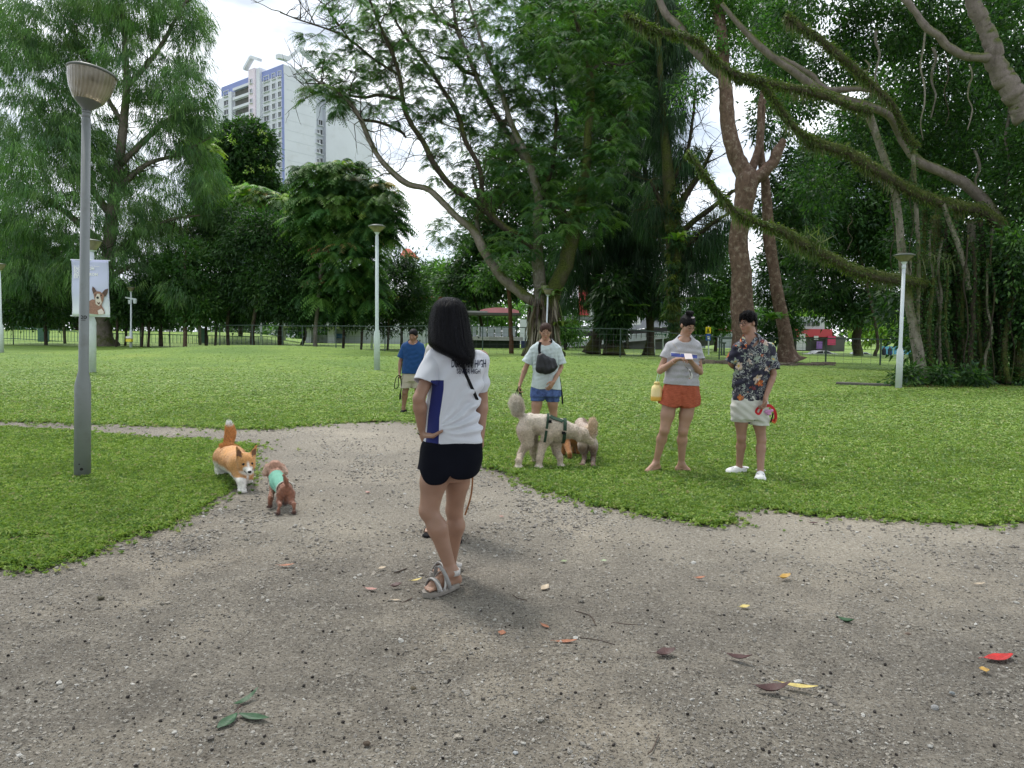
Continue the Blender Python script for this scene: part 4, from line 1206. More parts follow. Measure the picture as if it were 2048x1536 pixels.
def build_shirt_man():
    Y = 7.42; q = lambda px, py, dy=0.0: vec(P(px, py, Y + dy))
    root = thing('person', 'young man with glasses in dark floral shirt, white shorts and white clogs', 'man', G(1495, 955))
    sh1, sh2 = q(1477, 697, .0), q(1539, 696, .02)
    el1, wr1 = q(1459, 731, .10), q(1466, 740, .12)
    el1, wr1 = q(1470, 735, .16), q(1462, 712, -.02)
    el1, wr1 = q(1462, 726, .03), q(1478, 742, .17)
    el2, wr2 = q(1547, 748, -.03), q(1531, 796, -.15)
    H = Head(q(1496, 645, -.01), (-0.88, -0.52, -0.13), .92)
    rows = [(670, 1488, 1517, .06), (680, 1480, 1530, .09), (690, 1472, 1540, .108), (702, 1469, 1542, .118), (730, 1468, 1540, .125), (760, 1466, 1536, .118), (800, 1464, 1534, .12)]
    S_ = st_px(rows, Y, .1)
    B = st_px([(a, b + 5, c - 5, d - .02) for a, b, c, d in rows] + [(815, 1467, 1530, .10), (830, 1470, 1527, .09)], Y, .1)
    hp = [q(1482, 815), q(1515, 817)]; kn = [q(1483, 876, .01), q(1523, 880, -.03)]; an = [q(1478, 935, .05), q(1521, 946, -.14)]
    toes = [vec(G(1452, 950)) + [0, 0, .02], vec(G(1520, 966)) + [0, 0, .02]]
    pr = H.prims() + [cone(q(1504, 684), q(1499, 658), .062, .055, .02), loft(B, .03)] + arm(sh1, el1, wr1, .95, .95) + arm(sh2, el2, wr2, 1.0, .95)
    pr += leg(hp[0], kn[0], an[0], (.5, 1, 0), 1.0, .86) + leg(hp[1], kn[1], an[1], (.1, 1, 0), 1.0, .86)
    for a_, t_ in zip(an, toes): pr += foot(a_, vec(t_) * .75 + vec(a_) * .25 * np.array([1, 1, 0]) + [0, 0, .012], .75)
    pr += hand(wr2, (-.12, -.05, -1), (-.9, -.1, 0), (-.2, -.9, 0), 1.0, (.75, 1.1, .8), .8) + hand(wr1, (.6, -.6, .1), (0, .5, -1), (0, 0, 1), .95, (.5, .8, .5), .5)
    V, F = solid(pr, .0065)
    sk = skin_mat('olive_skin', (0.36, 0.20, 0.14)); mesh_from('body', V, F, sk, root, True, col=H.color(V))
    H.extras(root, M_HAIR); H.glasses(root, M_GLASSD, thick=.0018)
    d1, d2 = _n3(el1 - sh1), _n3(el2 - sh2)
    sp = [loft(S_, .03), cone(q(1504, 686), q(1502, 674), .085, .062, .04)]
    n1 = snoise(31, 18, .006); fo = folds(6, q(1505, 745), .009, 6, .3, [(1, 0, .2), (.6, 0, -.8)])
    t = NT('floral_shirt_cloth'); v0 = t.coord('Object')
    w = t.n('ShaderNodeTexNoise'); w.inputs['Scale'].default_value = 9; t.l(v0, w.inputs['Vector']); ad = t.n('ShaderNodeVectorMath', operation='MULTIPLY_ADD')
    t.l(w.outputs['Color'], ad.inputs[0]); ad.inputs[1].default_value = (.09, .09, .09); t.l(v0, ad.inputs[2]); v = ad.outputs[0]
    c1 = t.vor(v, 10.5, 'F1', 'Distance'); k1 = t.vor(v, 10.5, 'F1', 'Color'); s1 = t.n('ShaderNodeSeparateColor'); t.l(k1, s1.inputs[0])
    pos = t.n('ShaderNodeTexVoronoi'); pos.inputs['Scale'].default_value = 10.5; t.l(v, pos.inputs['Vector'])
    df = t.n('ShaderNodeVectorMath', operation='SUBTRACT'); t.l(v, df.inputs[0]); t.l(pos.outputs['Position'], df.inputs[1]); sd = t.n('ShaderNodeSeparateXYZ'); t.l(df.outputs[0], sd.inputs[0])
    an_ = t.math('ARCTAN2', sd.outputs[2], sd.outputs[0])
    pet = t.math('MULTIPLY', t.math('ABSOLUTE', t.math('SINE', t.math('MULTIPLY', an_, 2.5))), .22); rim = t.math('SUBTRACT', t.math('ADD', pet, .22), c1)
    flower = t.ramp(rim, [(0.0, 0), (0.03, 1)]); core = t.ramp(c1, [(.1, 1), (.14, 0)])
    fc = t.ramp(s1.outputs[0], [(0, (.62, .50, .42)), (.35, (.62, .50, .42)), (.36, (.50, .12, .02)), (.58, (.60, .17, .04)), (.6, (.16, .02, .03)), (.75, (.16, .02, .03)), (.76, (.30, .36, .30))], 'CONSTANT')
    fc = t.mix(t.ramp(t.math('SINE', t.math('MULTIPLY', an_, 10)), [(.55, 0), (.9, .6)]), fc, (.08, .04, .05)); fc = t.mix(core, fc, (.55, .38, .08))
    lf = t.math('SINE', t.math('MULTIPLY', t.noise(v0, 13, 3, .6, 1.2), 46)); lfm = t.ramp(lf, [(.55, 0), (.7, 1)]); lfz = t.ramp(t.noise(v0, 7, 2), [(.44, 0), (.5, 1)])
    base = t.mix(t.math('MULTIPLY', lfm, lfz), (.014, .014, .035), (.42, .44, .42))
    base = t.mix(t.math('MULTIPLY', flower, t.math('GREATER_THAN', s1.outputs[1], .22)), base, fc)
    t.col(base).rough(.75); t.bump(t.noise(v0, 22, 5), .3, .01)
    cuts = [plane(q(1500, 800), (.06, 0, -1)), neck_cut(q(1500, 680, -.05), .085, .11, .085)]; SL = (.20, .225)
    _, sp = top('floral_shirt', sp, [(sh1, d1, .16, .056, .068), (sh2, d2, .225, .057, .076)], cuts, t.m, root, .0075, lambda Q: n1(Q) + fo(Q))
    # collar and placket
    m = MB()
    for pts in ([q(1520, 672, .05), q(1514, 676, -.07), q(1505, 686, -.13), q(1499, 696, -.14)], [q(1490, 672, .03), q(1487, 678, -.08), q(1490, 686, -.12), q(1496, 694, -.14)]):
        ribbon(m, curve(pts, 8), .034, [(0, -1, .6)] * 20 if False else (0, -1, .5), .004)
    m.build('collar', t.m, root)
    m = MB(); ribbon(m, snap_front(sp, curve([q(1499, 694, -.1), q(1496, 730, -.13), q(1494, 765, -.13), q(1491, 798, -.12)], 14), .001), .022, (0, -1, 0), .003); m.build('placket', t.m, root)
    hr = st_px([(775, 1470, 1530, .11), (795, 1466, 1532, .12), (815, 1464, 1534, .13), (838, 1465, 1533, .125)], Y, .1)
    pp = [loft(hr, .03), cone(hp[0] + [0, 0, .02], hp[0] + (kn[0] - hp[0]) * .65, .098, .090, .03), cone(hp[1] + [0, 0, .02], hp[1] + (kn[1] - hp[1]) * .65, .10, .092, .03)]
    n2 = snoise(33, 26, .004)
    xm = q(1499, 840)[0]
    garment('shorts', pp, [lambda Q: np.where(Q[..., 0] < xm, q(1482, 843)[2], q(1515, 849)[2]) - Q[..., 2], plane((0, 0, q(1500, 782)[2]), (0, 0, 1))], cloth_mat('white_linen', (.60, .60, .56), .85, 300, .05, .4), root, .0075, lambda Q: n2(Q) + .003 * np.sin(Q[..., 2] * 80 + Q[..., 0] * 60))
    hc = [ell(H.p(0, -.010, .042), np.array((.089, .106, .092)) * .92, .01, H.R()), ell(H.p(0, -.06, -.01), np.array((.07, .045, .062)) * .92, .02, H.R()), ell(H.p(0, .085, -.040), np.array((.085, .07, .085)) * .92, .006, H.R(), 's'),
          ell(H.p(.075, .012, -.03), np.array((.03, .035, .045)) * .92, .006, H.R(), 's'), ell(H.p(-.075, .012, -.03), np.array((.03, .035, .045)) * .92, .006, H.R(), 's')]
    V, F = solid(hc, .006, lambda Q: .0045 * np.sin(H.local(Q)[..., 0] * 130 + 90 * H.local(Q)[..., 1])); ho = mesh_from('hair', V, F, M_HAIR, root, True)
    Vf, Ff, cc = fur(V, F, 2600, .013, np.ones_like(V) * .5, 3, lambda B: H.f * 1.2 - H.u * .5, .0022, .2); mesh_from('hair_tufts', Vf, Ff, M_HAIR, ho)
    # clogs
    for a_, t_ in zip(an, toes):
        d = _n3([t_[0] - a_[0], t_[1] - a_[1], 0]); z0 = t_[2] - .02; s_ = np.cross(d, (0, 0, 1)); T = np.array([t_[0], t_[1], z0]); Hh = np.array([a_[0], a_[1], z0]) - d * .05
        cp = [cone(Hh + [0, 0, .02], T - d * .05 + [0, 0, .02], .038, .046, .02, ((0, 0, 1), .7)), cone(T - d * .13 + [0, 0, .055], T - d * .04 + [0, 0, .035], .044, .040, .03), cone(T - d * .05 - s_ * .02 + [0, 0, .03], T - d * .05 + s_ * .02 + [0, 0, .03], .036, .034, .02),
              cone(Hh + [0, 0, .055], Hh + d * .02 + [0, 0, .05], .036, .034, .02)]
        V, F = solid(cp, .006); cl = mesh_from('clog', V, F, M_WHITEPL, root, True)
        for i in range(5):
            m = MB(); b = T - d * (.05 + .022 * (i % 3)) + s_ * (.015 * (i - 2)); m.lathe([(.001, .004), (.005, .003), (.006, 0)], vec(b) + [0, 0, .078], 8); m.build('vent_hole', M_BLACK, cl)
        m = MB(); c = Hh + [0, 0, .075]; m.tube([c + d * .05 * math.cos(k) * -1 + s_ * .043 * math.sin(k) for k in np.linspace(-1.5, 1.5, 11)], .008, 6); m.build('heel_strap', M_WHITEPL, cl, True)
    # red harness and leash bundle in his hand
    b = thing('dog_harness', 'bundle of red dog harness and leash held in the hand', 'harness', q(1532, 825, -.05))
    red = cloth_mat('red_webbing', (.55, .02, .03), .6); pk = cloth_mat('pink_pad', (.62, .30, .55), .7); org = cloth_mat('orange_cord', (.65, .16, .04), .6)
    m = MB(); ribbon(m, curve([q(1529, 812, -.1), q(1541, 812, -.1), q(1550, 824, -.08), q(1551, 838, -.07), q(1545, 842, -.07)], 16), .03, (0, -1, .2), .006); ribbon(m, curve([q(1526, 815, -.12), q(1516, 816, -.14), q(1512, 824, -.13), q(1518, 828, -.13), q(1524, 818, -.13)], 16), .022, (0, -1, .1), .006)
    m.build('red_strap', red, b)
    m = MB(); ribbon(m, curve([q(1512, 822, -.12), q(1512, 832, -.12), q(1509, 841, -.12)], 8), .012, (0, -1, 0), .004); m.build('black_strap', M_BLACK, b); m = MB(); ribbon(m, curve([q(1546, 826, -.1), q(1544, 836, -.1), q(1541, 845, -.1)], 8), .014, (0, -1, 0), .004); m.build('black_strap', M_BLACK, b)
    V, F = solid([cone(q(1532, 824, -.12), q(1544, 821, -.12), .018, .016, .01), ell(q(1538, 828, -.12), (.026, .02, .014), .01)], .006); mesh_from('pad', V, F, pk, b, True)
    m = MB(); m.tube(curve([q(1541, 840, -.08), q(1549, 846, -.08), q(1553, 838, -.08)], 8), .008, 6); m.build('cord_loop', org, b, True)

def build_bag_woman():
    Y = 9.55; q = lambda px, py, dy=0.0: vec(P(px, py, Y + dy))
    root = thing('person', 'woman in pale mint tee and blue denim shorts walking behind the large cream dog', 'woman', G(1085, 893))
    sh1, sh2 = q(1069, 699), q(1114, 699)
    el1, wr1 = q(1052, 734, .02), q(1040, 768, -.04)
    el2, wr2 = q(1122, 734, .0), q(1107, 764, -.16)
    H = Head(q(1091, 663, -.03), (0.02, -0.97, -0.22), .93)
    rows = [(679, 1080, 1103, .06), (687, 1070, 1113, .09), (696, 1063, 1120, .11), (705, 1062, 1121, .118), (725, 1064, 1119, .12), (750, 1066, 1118, .12), (780, 1062, 1122, .135)]
    S_ = st_px(rows, Y, .1)
    B = st_px([(a, b + 3, c - 3, d - .02) for a, b, c, d in rows] + [(790, 1064, 1118, .11)], Y, .1)
    hp = [q(1077, 785), q(1104, 785)]; kn = [q(1070, 833, -.05), q(1107, 830, .03)]; an = [q(1060, 873, -.02), q(1113, 872, .3)]
    toes = [vec(G(1050, 889)) + [0, 0, .02], vec(G(1118, 884)) + [0, 0, .02]]
    pr = H.prims() + [cone(q(1091, 690), q(1091, 676), .055, .05, .02), loft(B, .03)] + arm(sh1, el1, wr1, .95) + arm(sh2, el2, wr2, .95)
    pr += leg(hp[0], kn[0], an[0], (0, 1, 0), 1.0, .92) + leg(hp[1], kn[1], an[1], (0, 1, 0), 1.0, .92)
    for a_, t_ in zip(an, toes): pr += foot(a_, vec(t_) * .75 + vec(a_) * .25 * np.array([1, 1, 0]) + [0, 0, .012], .75)
    pr += hand(wr1, (-.1, -.1, -1), (.8, -.3, 0), (.3, -.9, 0), .95, (.6, 1.0, .8), .8) + hand(wr2, (-.55, -.35, -.8), (-.5, .5, .1), (-.3, -.5, .5), .95, (.3, .5, .4), .4)
    V, F = solid(pr, .0075)
    mesh_from('body', V, F, skin_mat('warm_skin', (0.40, 0.225, 0.15)), root, True, col=H.color(V))
    H.extras(root, M_HAIRB, True); H.glasses(root, M_GLASS)
    d1, d2 = _n3(el1 - sh1), _n3(el2 - sh2)
    sp = [loft(S_, .03), cone(q(1091, 693), q(1091, 683), .08, .062, .04)]
    n1 = snoise(41, 11, .004); fo = folds(9, q(1091, 725), .005, 6, .3, [(1, 0, .5), (.3, 0, -1)])
    cut = [lambda Q: q(1090, 776)[2] + .03 * np.clip((q(1100, 770)[0] - Q[..., 0]) / .2, -1, 1) - .03 * np.exp(-((Q[..., 0] - q(1088, 0)[0]) / .1) ** 2) - Q[..., 2], neck_cut(q(1091, 684, -.03), .095, .1, .07)]; SL = (.2, .2)
    _, sp = top('tee', sp, [(sh1, d1, .2, .058, .084), (sh2, d2, .2, .058, .084)], cut, cloth_mat('mint_tee', (.52, .60, .61), .85, 400, .05, .3), root, .008, lambda Q: n1(Q) + fo(Q))
    hr = st_px([(752, 1067, 1117, .11), (770, 1063, 1120, .12), (792, 1061, 1122, .125)], Y, .1)
    pp = [loft(hr, .03), cone(hp[0] + [0, 0, .02], hp[0] + (kn[0] - hp[0]) * .6, .10, .084, .03), cone(hp[1] + [0, 0, .02], hp[1] + (kn[1] - hp[1]) * .6, .10, .084, .03)]
    t = NT('denim'); v = t.coord('Object'); a = t.noise(v, 18, 5, .7); t.col(t.ramp(a, [(.3, (.02, .035, .12)), (.7, (.10, .17, .42))])).rough(.85); t.bump(t.noise(v, 40, 4), .4, .01)
    xm = q(1089, 800)[0]
    garment('denim_shorts', pp, [lambda Q: np.where(Q[..., 0] < xm, q(1075, 801)[2], q(1105, 803)[2]) - Q[..., 2], plane((0, 0, q(1090, 758)[2]), (0, 0, 1))], t.m, root, .008, snoise(43, 20, .004))
    hc = [ell(H.p(0, -.010, .038), np.array((.084, .100, .087)) * .93, .01, H.R()), ell(H.p(0, -.04, -.03), np.array((.076, .06, .075)) * .93, .02, H.R()), ell(H.p(0, .085, -.034), np.array((.060, .07, .080)) * .93, .012, H.R(), 's')]
    V, F = solid(hc, .007, lambda Q: .003 * np.sin(H.local(Q)[..., 0] * 200)); mesh_from('hair', V, F, M_HAIRB, root, True)
    shoe = simple('navy_shoe', (.03, .04, .09), .7, .2, 20)
    for a_, t_ in zip(an, toes):
        d = _n3([t_[0] - a_[0], t_[1] - a_[1], 0]); z0 = t_[2] - .02; T = np.array([t_[0], t_[1], z0]); Hh = np.array([a_[0], a_[1], z0]) - d * .05
        V, F = solid([cone(Hh + [0, 0, .02], T - d * .04 + [0, 0, .02], .038, .045, .02, ((0, 0, 1), .7)), cone(T - d * .11 + [0, 0, .04], T - d * .03 + [0, 0, .03], .042, .038, .03)], .007); mesh_from('shoe', V, F, shoe, root, True)
    # black sling bag
    b = thing('sling_bag', 'black sling bag worn across the mint tee', 'bag', q(1092, 728, -.15))
    bc = q(1092, 728, -.17)
    Mx = np.array(Matrix.Rotation(R(28), 3, 'Y'))
    bp = [ell(bc + [.0, 0, -.02], (.145, .045, .09), .02, Mx), ell(bc + [-.045, 0, .055], (.07, .04, .085), .04, Mx), ell(bc + [.06, 0, -.06], (.10, .045, .055), .03, Mx), cone(bc + [-.08, 0, -.04], bc + [-.075, 0, .08], .045, .03, .03, ((0, 1, 0), .8))]
    V, F = solid(bp, .007, folds(12, bc, .006, 5, .2)); ny = NT('black_nylon'); ny.col((.010, .011, .016)).rough(.5); v = ny.coord(); ny.bump(ny.noise(v, 30, 5), .5, .01); mesh_from('pouch', V, F, ny.m, b, True)
    m = MB(); ribbon(m, snap_front(sp, curve([q(1081, 684, -.05), q(1079, 692, -.1), q(1079, 702, -.13), q(1081, 714, -.16)], 14), .006), .036, (0, -1, .1), .004); ribbon(m, curve([q(1101, 684, -.06), q(1105, 680, .02), q(1104, 678, .06)], 6), .036, (0, -1, .5), .004); m.build('shoulder_strap', M_BLACK, b)
    m = MB(); ribbon(m, curve([q(1117, 746, -.02), q(1121, 770, -.02), q(1124, 790, -.02), q(1125, 808, -.02)], 12), .022, (0, -1, 0), .003); m.build('strap_end', M_BLACK, b)
    m = MB(); m.tube(snap_front(bp, curve([q(1078, 735, -.2), q(1090, 738, -.24), q(1106, 744, -.2)], 12), .001), .0022, 5); m.build('zip', M_GLASSD, b)
    l = thing('leash', 'black leash loops hanging from the hand above the cream dog tail', 'leash', q(1037, 790, -.05))
    m = MB()
    for dx in (-4, 0, 4):
        m.tube(curve([q(1038, 772, -.07), q(1036 + dx - 2, 790, -.07), q(1036 + dx, 806, -.07), q(1040 + dx, 806, -.07), q(1041 + dx * .5, 790, -.07), q(1039, 773, -.07)], 24), .006, 6)
    m.build('loop', M_BLACK, l, True)

def build_blue_lady():
    Y = 12.9; q = lambda px, py, dy=0.0: vec(P(px, py, Y + dy))
    root = thing('person', 'woman in royal blue tee and khaki shorts with ponytail, standing furthest away', 'woman', G(820, 826))
    sh1, sh2 = q(810, 693), q(842, 693); el1, wr1 = q(801, 722, .02), q(799, 746, -.03); el2, wr2 = q(847, 722), q(848, 748)
    H = Head(q(827, 671, -.03), (-0.25, -0.92, -0.3), .95)
    rows = [(680, 818, 835, .06), (685, 811, 841, .09), (692, 806, 846, .11), (698, 805, 847, .12), (720, 806, 847, .125), (748, 804, 848, .135)]
    S_ = st_px(rows, Y, .1); B = st_px([(a, b + 2, c - 2, d - .02) for a, b, c, d in rows] + [(760, 806, 845, .11)], Y, .1)
    hp = [q(816, 755), q(836, 755)]; kn = [q(810, 785, -.02), q(835, 785)]; an = [q(807, 815, 0), q(836, 815, .05)]; toes = [vec(G(802, 828)) + [0, 0, .02], vec(G(836, 829)) + [0, 0, .02]]
    pr = H.prims() + [cone(q(826, 686), q(827, 677), .06, .052, .02), loft(B, .03)] + arm(sh1, el1, wr1, .98) + arm(sh2, el2, wr2, .98)
    pr += leg(hp[0], kn[0], an[0], (0, 1, 0), 1, .95) + leg(hp[1], kn[1], an[1], (0, 1, 0), 1, .95)
    for a_, t_ in zip(an, toes): pr += foot(a_, vec(t_) * .75 + vec(a_) * .25 * np.array([1, 1, 0]) + [0, 0, .012], .75)
    pr += hand(wr1, (.05, -.1, -1), (.9, 0, 0), (0, -1, 0), .95, (.5, .9, .7), .8) + hand(wr2, (0, 0, -1), (-.9, 0, 0), (0, -1, 0), .95)
    V, F = solid(pr, .0085); mesh_from('body', V, F, skin_mat('brown_skin', (0.28, 0.15, 0.095)), root, True, col=H.color(V)); H.extras(root, M_HAIR, True)
    d1, d2 = _n3(el1 - sh1), _n3(el2 - sh2)
    sp = [loft(S_, .03), cone(q(826, 690), q(826, 683), .085, .065, .04)]
    n1 = snoise(51, 9, .005)
    _, sp = top('blue_tee', sp, [(sh1, d1, .21, .06, .08), (sh2, d2, .21, .06, .08)], [plane((0, 0, q(826, 747)[2]), (0, 0, -1)), neck_cut(q(826, 683, -.03), .09, .1, .08)], cloth_mat('royal_blue_tee', (.012, .055, .17), .8), root, .0095, lambda Q: n1(Q) + folds(13, q(826, 725), .004, 5, .3)(Q))
    pp = [loft(st_px([(730, 809, 844, .115), (745, 807, 846, .12), (763, 804, 849, .125)], Y, .1), .03), cone(hp[0], hp[0] + (kn[0] - hp[0]) * .75, .105, .10, .03), cone(hp[1], hp[1] + (kn[1] - hp[1]) * .75, .105, .10, .03)]
    garment('khaki_shorts', pp, [plane((0, 0, q(826, 776)[2]), (0, 0, -1)), plane((0, 0, q(826, 736)[2]), (0, 0, 1))], cloth_mat('khaki', (.42, .38, .30), .85), root, .0095, snoise(53, 22, .005))
    hc = [ell(H.p(0, -.010, .038), np.array((.082, .100, .087)) * .95, .01, H.R()), ell(H.p(0, -.045, -.02), np.array((.07, .055, .07)) * .95, .02, H.R()), ell(H.p(0, .085, -.035), np.array((.066, .07, .085)) * .95, .012, H.R(), 's'), cone(H.p(.06, -.08, -.06), H.p(.08, -.05, -.14), .035, .025, .03)]
    V, F = solid(hc, .0085); mesh_from('hair', V, F, M_HAIR, root, True)
    for a_, t_ in zip(an, toes):
        d = _n3([t_[0] - a_[0], t_[1] - a_[1], 0]); z0 = t_[2] - .02; T = np.array([t_[0], t_[1], z0]); Hh = np.array([a_[0], a_[1], z0]) - d * .05
        V, F = solid([cone(Hh + [0, 0, .018], T - d * .04 + [0, 0, .018], .04, .046, .02, ((0, 0, 1), .7)), cone(T - d * .11 + [0, 0, .035], T - d * .06 + [0, 0, .03], .046, .044, .02)], .0085); mesh_from('shoe', V, F, M_BLACK, root, True)
    m = MB(); m.lathe([(.001, .006), (.008, .004), (.009, 0)], q(830, 687, -.13), 8); m.build('pendant', M_WHITEPL, root)
    l = thing('leash', 'black leash coil hanging from the hand of the woman in blue', 'leash', q(796, 780, -.05))
    m = MB(); m.tube(curve([q(799, 750, -.08), q(792, 756, -.08), q(789, 776, -.08), q(796, 774, -.08), q(797, 754, -.08)], 20), .008, 6); m.tube(curve([q(801, 752, -.08), q(803, 772, -.08), q(801, 785, -.08), q(800, 799, -.08)], 12), [.008] * 9 + [.018] * 4, 6); m.build('loop', M_BLACK, l, True)

def build_hidden_person():
    Y = 5.15; q = lambda px, py, dy=0.0: vec(P(px, py, Y + dy))
    root = thing('person', 'person in pale shirt and sandals mostly hidden behind the long-haired woman', 'person', G(895, 1070))
    sh1, sh2 = q(868, 700), q(928, 702); el1, wr1 = q(858, 760, .05), q(885, 800, -.02); el2, wr2 = q(940, 770, .05), q(930, 830, -.05)
    H = Head(q(897, 648, .0), (-0.2, -0.95, -0.1), .93)
    rows = [(680, 885, 912, .06), (690, 872, 926, .09), (700, 862, 934, .11), (712, 857, 938, .118), (740, 862, 934, .12), (800, 862, 934, .12)]
    S_ = st_px(rows, Y, .1); B = st_px([(a, b + 5, c - 5, d - .02) for a, b, c, d in rows] + [(830, 866, 930, .11)], Y, .1)
    hp = [q(884, 850), q(915, 850)]; kn = [q(876, 950, -.02), q(903, 950)]; an = [q(866, 1045, .0), q(903, 1048, .1)]; toes = [vec(G(856, 1072)) + [0, 0, .025], vec(G(912, 1085)) + [0, 0, .025]]
    pr = H.prims() + [cone(q(897, 690), q(897, 670), .055, .05, .02), loft(B, .03)] + arm(sh1, el1, wr1, .92) + arm(sh2, el2, wr2, .92)
    pr += leg(hp[0], kn[0], an[0], (0, 1, 0), .92, .8) + leg(hp[1], kn[1], an[1], (0, 1, 0), .92, .8)
    for a_, t_ in zip(an, toes): pr += foot(a_, t_, .9)
    pr += hand(wr1, (.3, -.4, -.8), (0, .5, 0), (.8, -.4, 0), .9) + hand(wr2, (.1, -.3, -1), (-.9, 0, 0), (0, -1, 0), .9, (.6, .9, .7), .7)
    V, F = solid(pr, .008); mesh_from('body', V, F, skin_mat('fair_skin', (0.48, 0.30, 0.215)), root, True, col=H.color(V)); H.extras(root, M_HAIR)
    d1, d2 = _n3(el1 - sh1), _n3(el2 - sh2)
    sp = [loft(S_, .03), cone(q(897, 692), q(897, 684), .075, .06, .04)]
    n1 = snoise(61, 18, .007)
    _, sp = top('pale_shirt', sp, [(sh1, d1, .25, .06, .075), (sh2, d2, .22, .06, .07)], [plane((0, 0, q(897, 815)[2]), (0, 0, -1)), neck_cut(q(897, 682, -.03), .08, .09, .06)], cloth_mat('pale_linen', (.55, .53, .50), .85), root, .009, n1)
    pp = [loft(st_px([(790, 866, 930, .115), (850, 860, 934, .125)], Y, .1), .03), cone(hp[0], hp[0] + (kn[0] - hp[0]) * .55, .09, .088, .03), cone(hp[1], hp[1] + (kn[1] - hp[1]) * .55, .09, .088, .03)]
    garment('dark_shorts', pp, [plane((0, 0, q(897, 892)[2]), (0, 0, -1)), plane((0, 0, q(897, 795)[2]), (0, 0, 1))], cloth_mat('charcoal', (.03, .035, .032), .85), root, .009, snoise(63, 22, .004))
    hc = [ell(H.p(0, -.018, .038), np.array((.082, .098, .085)) * .93, .01, H.R()), ell(H.p(0, -.045, -.03), np.array((.075, .055, .08)) * .93, .02, H.R()), ell(H.p(0, .085, -.035), np.array((.066, .07, .085)) * .93, .012, H.R(), 's')]
    V, F = solid(hc, .008); mesh_from('hair', V, F, M_HAIR, root, True)
    for a_, t_ in zip(an, toes):
        d = _n3([t_[0] - a_[0], t_[1] - a_[1], 0]); s_ = np.cross(d, (0, 0, 1)); z0 = t_[2] - .02; T = np.array([t_[0], t_[1], z0]); Hh = np.array([a_[0], a_[1], z0]) - d * .05
        V, F = solid([cone(Hh + [0, 0, .0], T + [0, 0, .0], .034, .042, .02, ((0, 0, 1), .4))], .007); so = mesh_from('sandal', V, F, M_BLACK, root, True)
        m = MB()
        for k_, hh in ((.07, .05), (.12, .062), (.21, .085)): c = T - d * k_; ribbon(m, [c + s_ * .048 * math.cos(a) + np.array([0, 0, hh]) * math.sin(a) for a in np.linspace(0, math.pi, 11)], .016, [s_ * math.cos(a) + np.array([0, 0, 1]) * math.sin(a) for a in np.linspace(0, math.pi, 11)], .004)
        m.build('strap', M_BLACK, so)
    m = MB(); pts = curve([q(930, 850, -.1), q(944, 915, -.1), q(945, 960, -.1), q(941, 995, -.05), q(930, 1030, .0)], 20); ribbon(m, pts, .012, (.3, -1, 0), .003)
    tag(m.build('leash', cloth_mat('tan_leather', (.30, .13, .055), .6)), 'tan leather leash hanging down beside the legs of the two standing together', 'leash')

build_phone_woman(); build_shirt_man(); build_bag_woman(); build_blue_lady(); build_hidden_person()
# ------------------------------------------------------------------ dogs
def fur_mat(name, rough=.8, sc=60):
    t = NT(name); v = t.coord('Object')
    a = t.mix(1.0, t.attr('col'), t.ramp(t.noise(v, sc, 4), [(.3, .72), (.7, 1.15)]), 'MULTIPLY')
    t.col(a).rough(rough); t.bs.inputs['Specular IOR Level'].default_value = .15; t.bs.inputs['Sheen Weight'].default_value = .3
    t.bump(t.noise(v, sc * 2.5, 4), .5, .006); return t.m
M_FUR = fur_mat('dog_fur')
M_NOSE = simple('wet_nose', (.01, .009, .009), .25, 0, 4)

def dleg(pts, r):
    pts = [vec(p) for p in pts]
    return [cone(pts[i], pts[i + 1], r[i], r[i + 1], .018) for i in range(len(pts) - 1)]
def paw(p, d, r=.028):
    p = vec(p); d = _n3([d[0], d[1], 0]); s_ = np.cross(d, (0, 0, 1))
    return [ell(p + [0, 0, r * .75], (r, r * 1.1, r * .75), .012)] + [ell(p + d * r * .9 + s_ * o * r + [0, 0, r * .5], r * .42, .006) for o in (-.62, -.2, .22, .62)]

def dog(name, label, base, prims, color, h, furs, parent=None, wob=None):
    root = thing(name, label, 'dog', base)
    V, F = solid(prims, h, wob)
    c = color(V)
    body = mesh_from('body', V, F, M_FUR, root, True, col=c)
    for nm, n_, ln, kw in furs:
        fv, ff, fc = fur(V, F, n_, ln, c, **kw)
        o = mesh_from(nm, fv, ff, M_FUR, body, False, col=fc); o['kind'] = 'stuff'
    return root, V, F

def lump(q, rgb_a, rgb_b, m): return rgb_a * (1 - m[:, None]) + rgb_b * m[:, None]
def sstep(x, a, b): t_ = np.clip((x - a) / (b - a), 0, 1); return t_ * t_ * (3 - 2 * t_)
A3 = lambda *v: np.array(v, float)

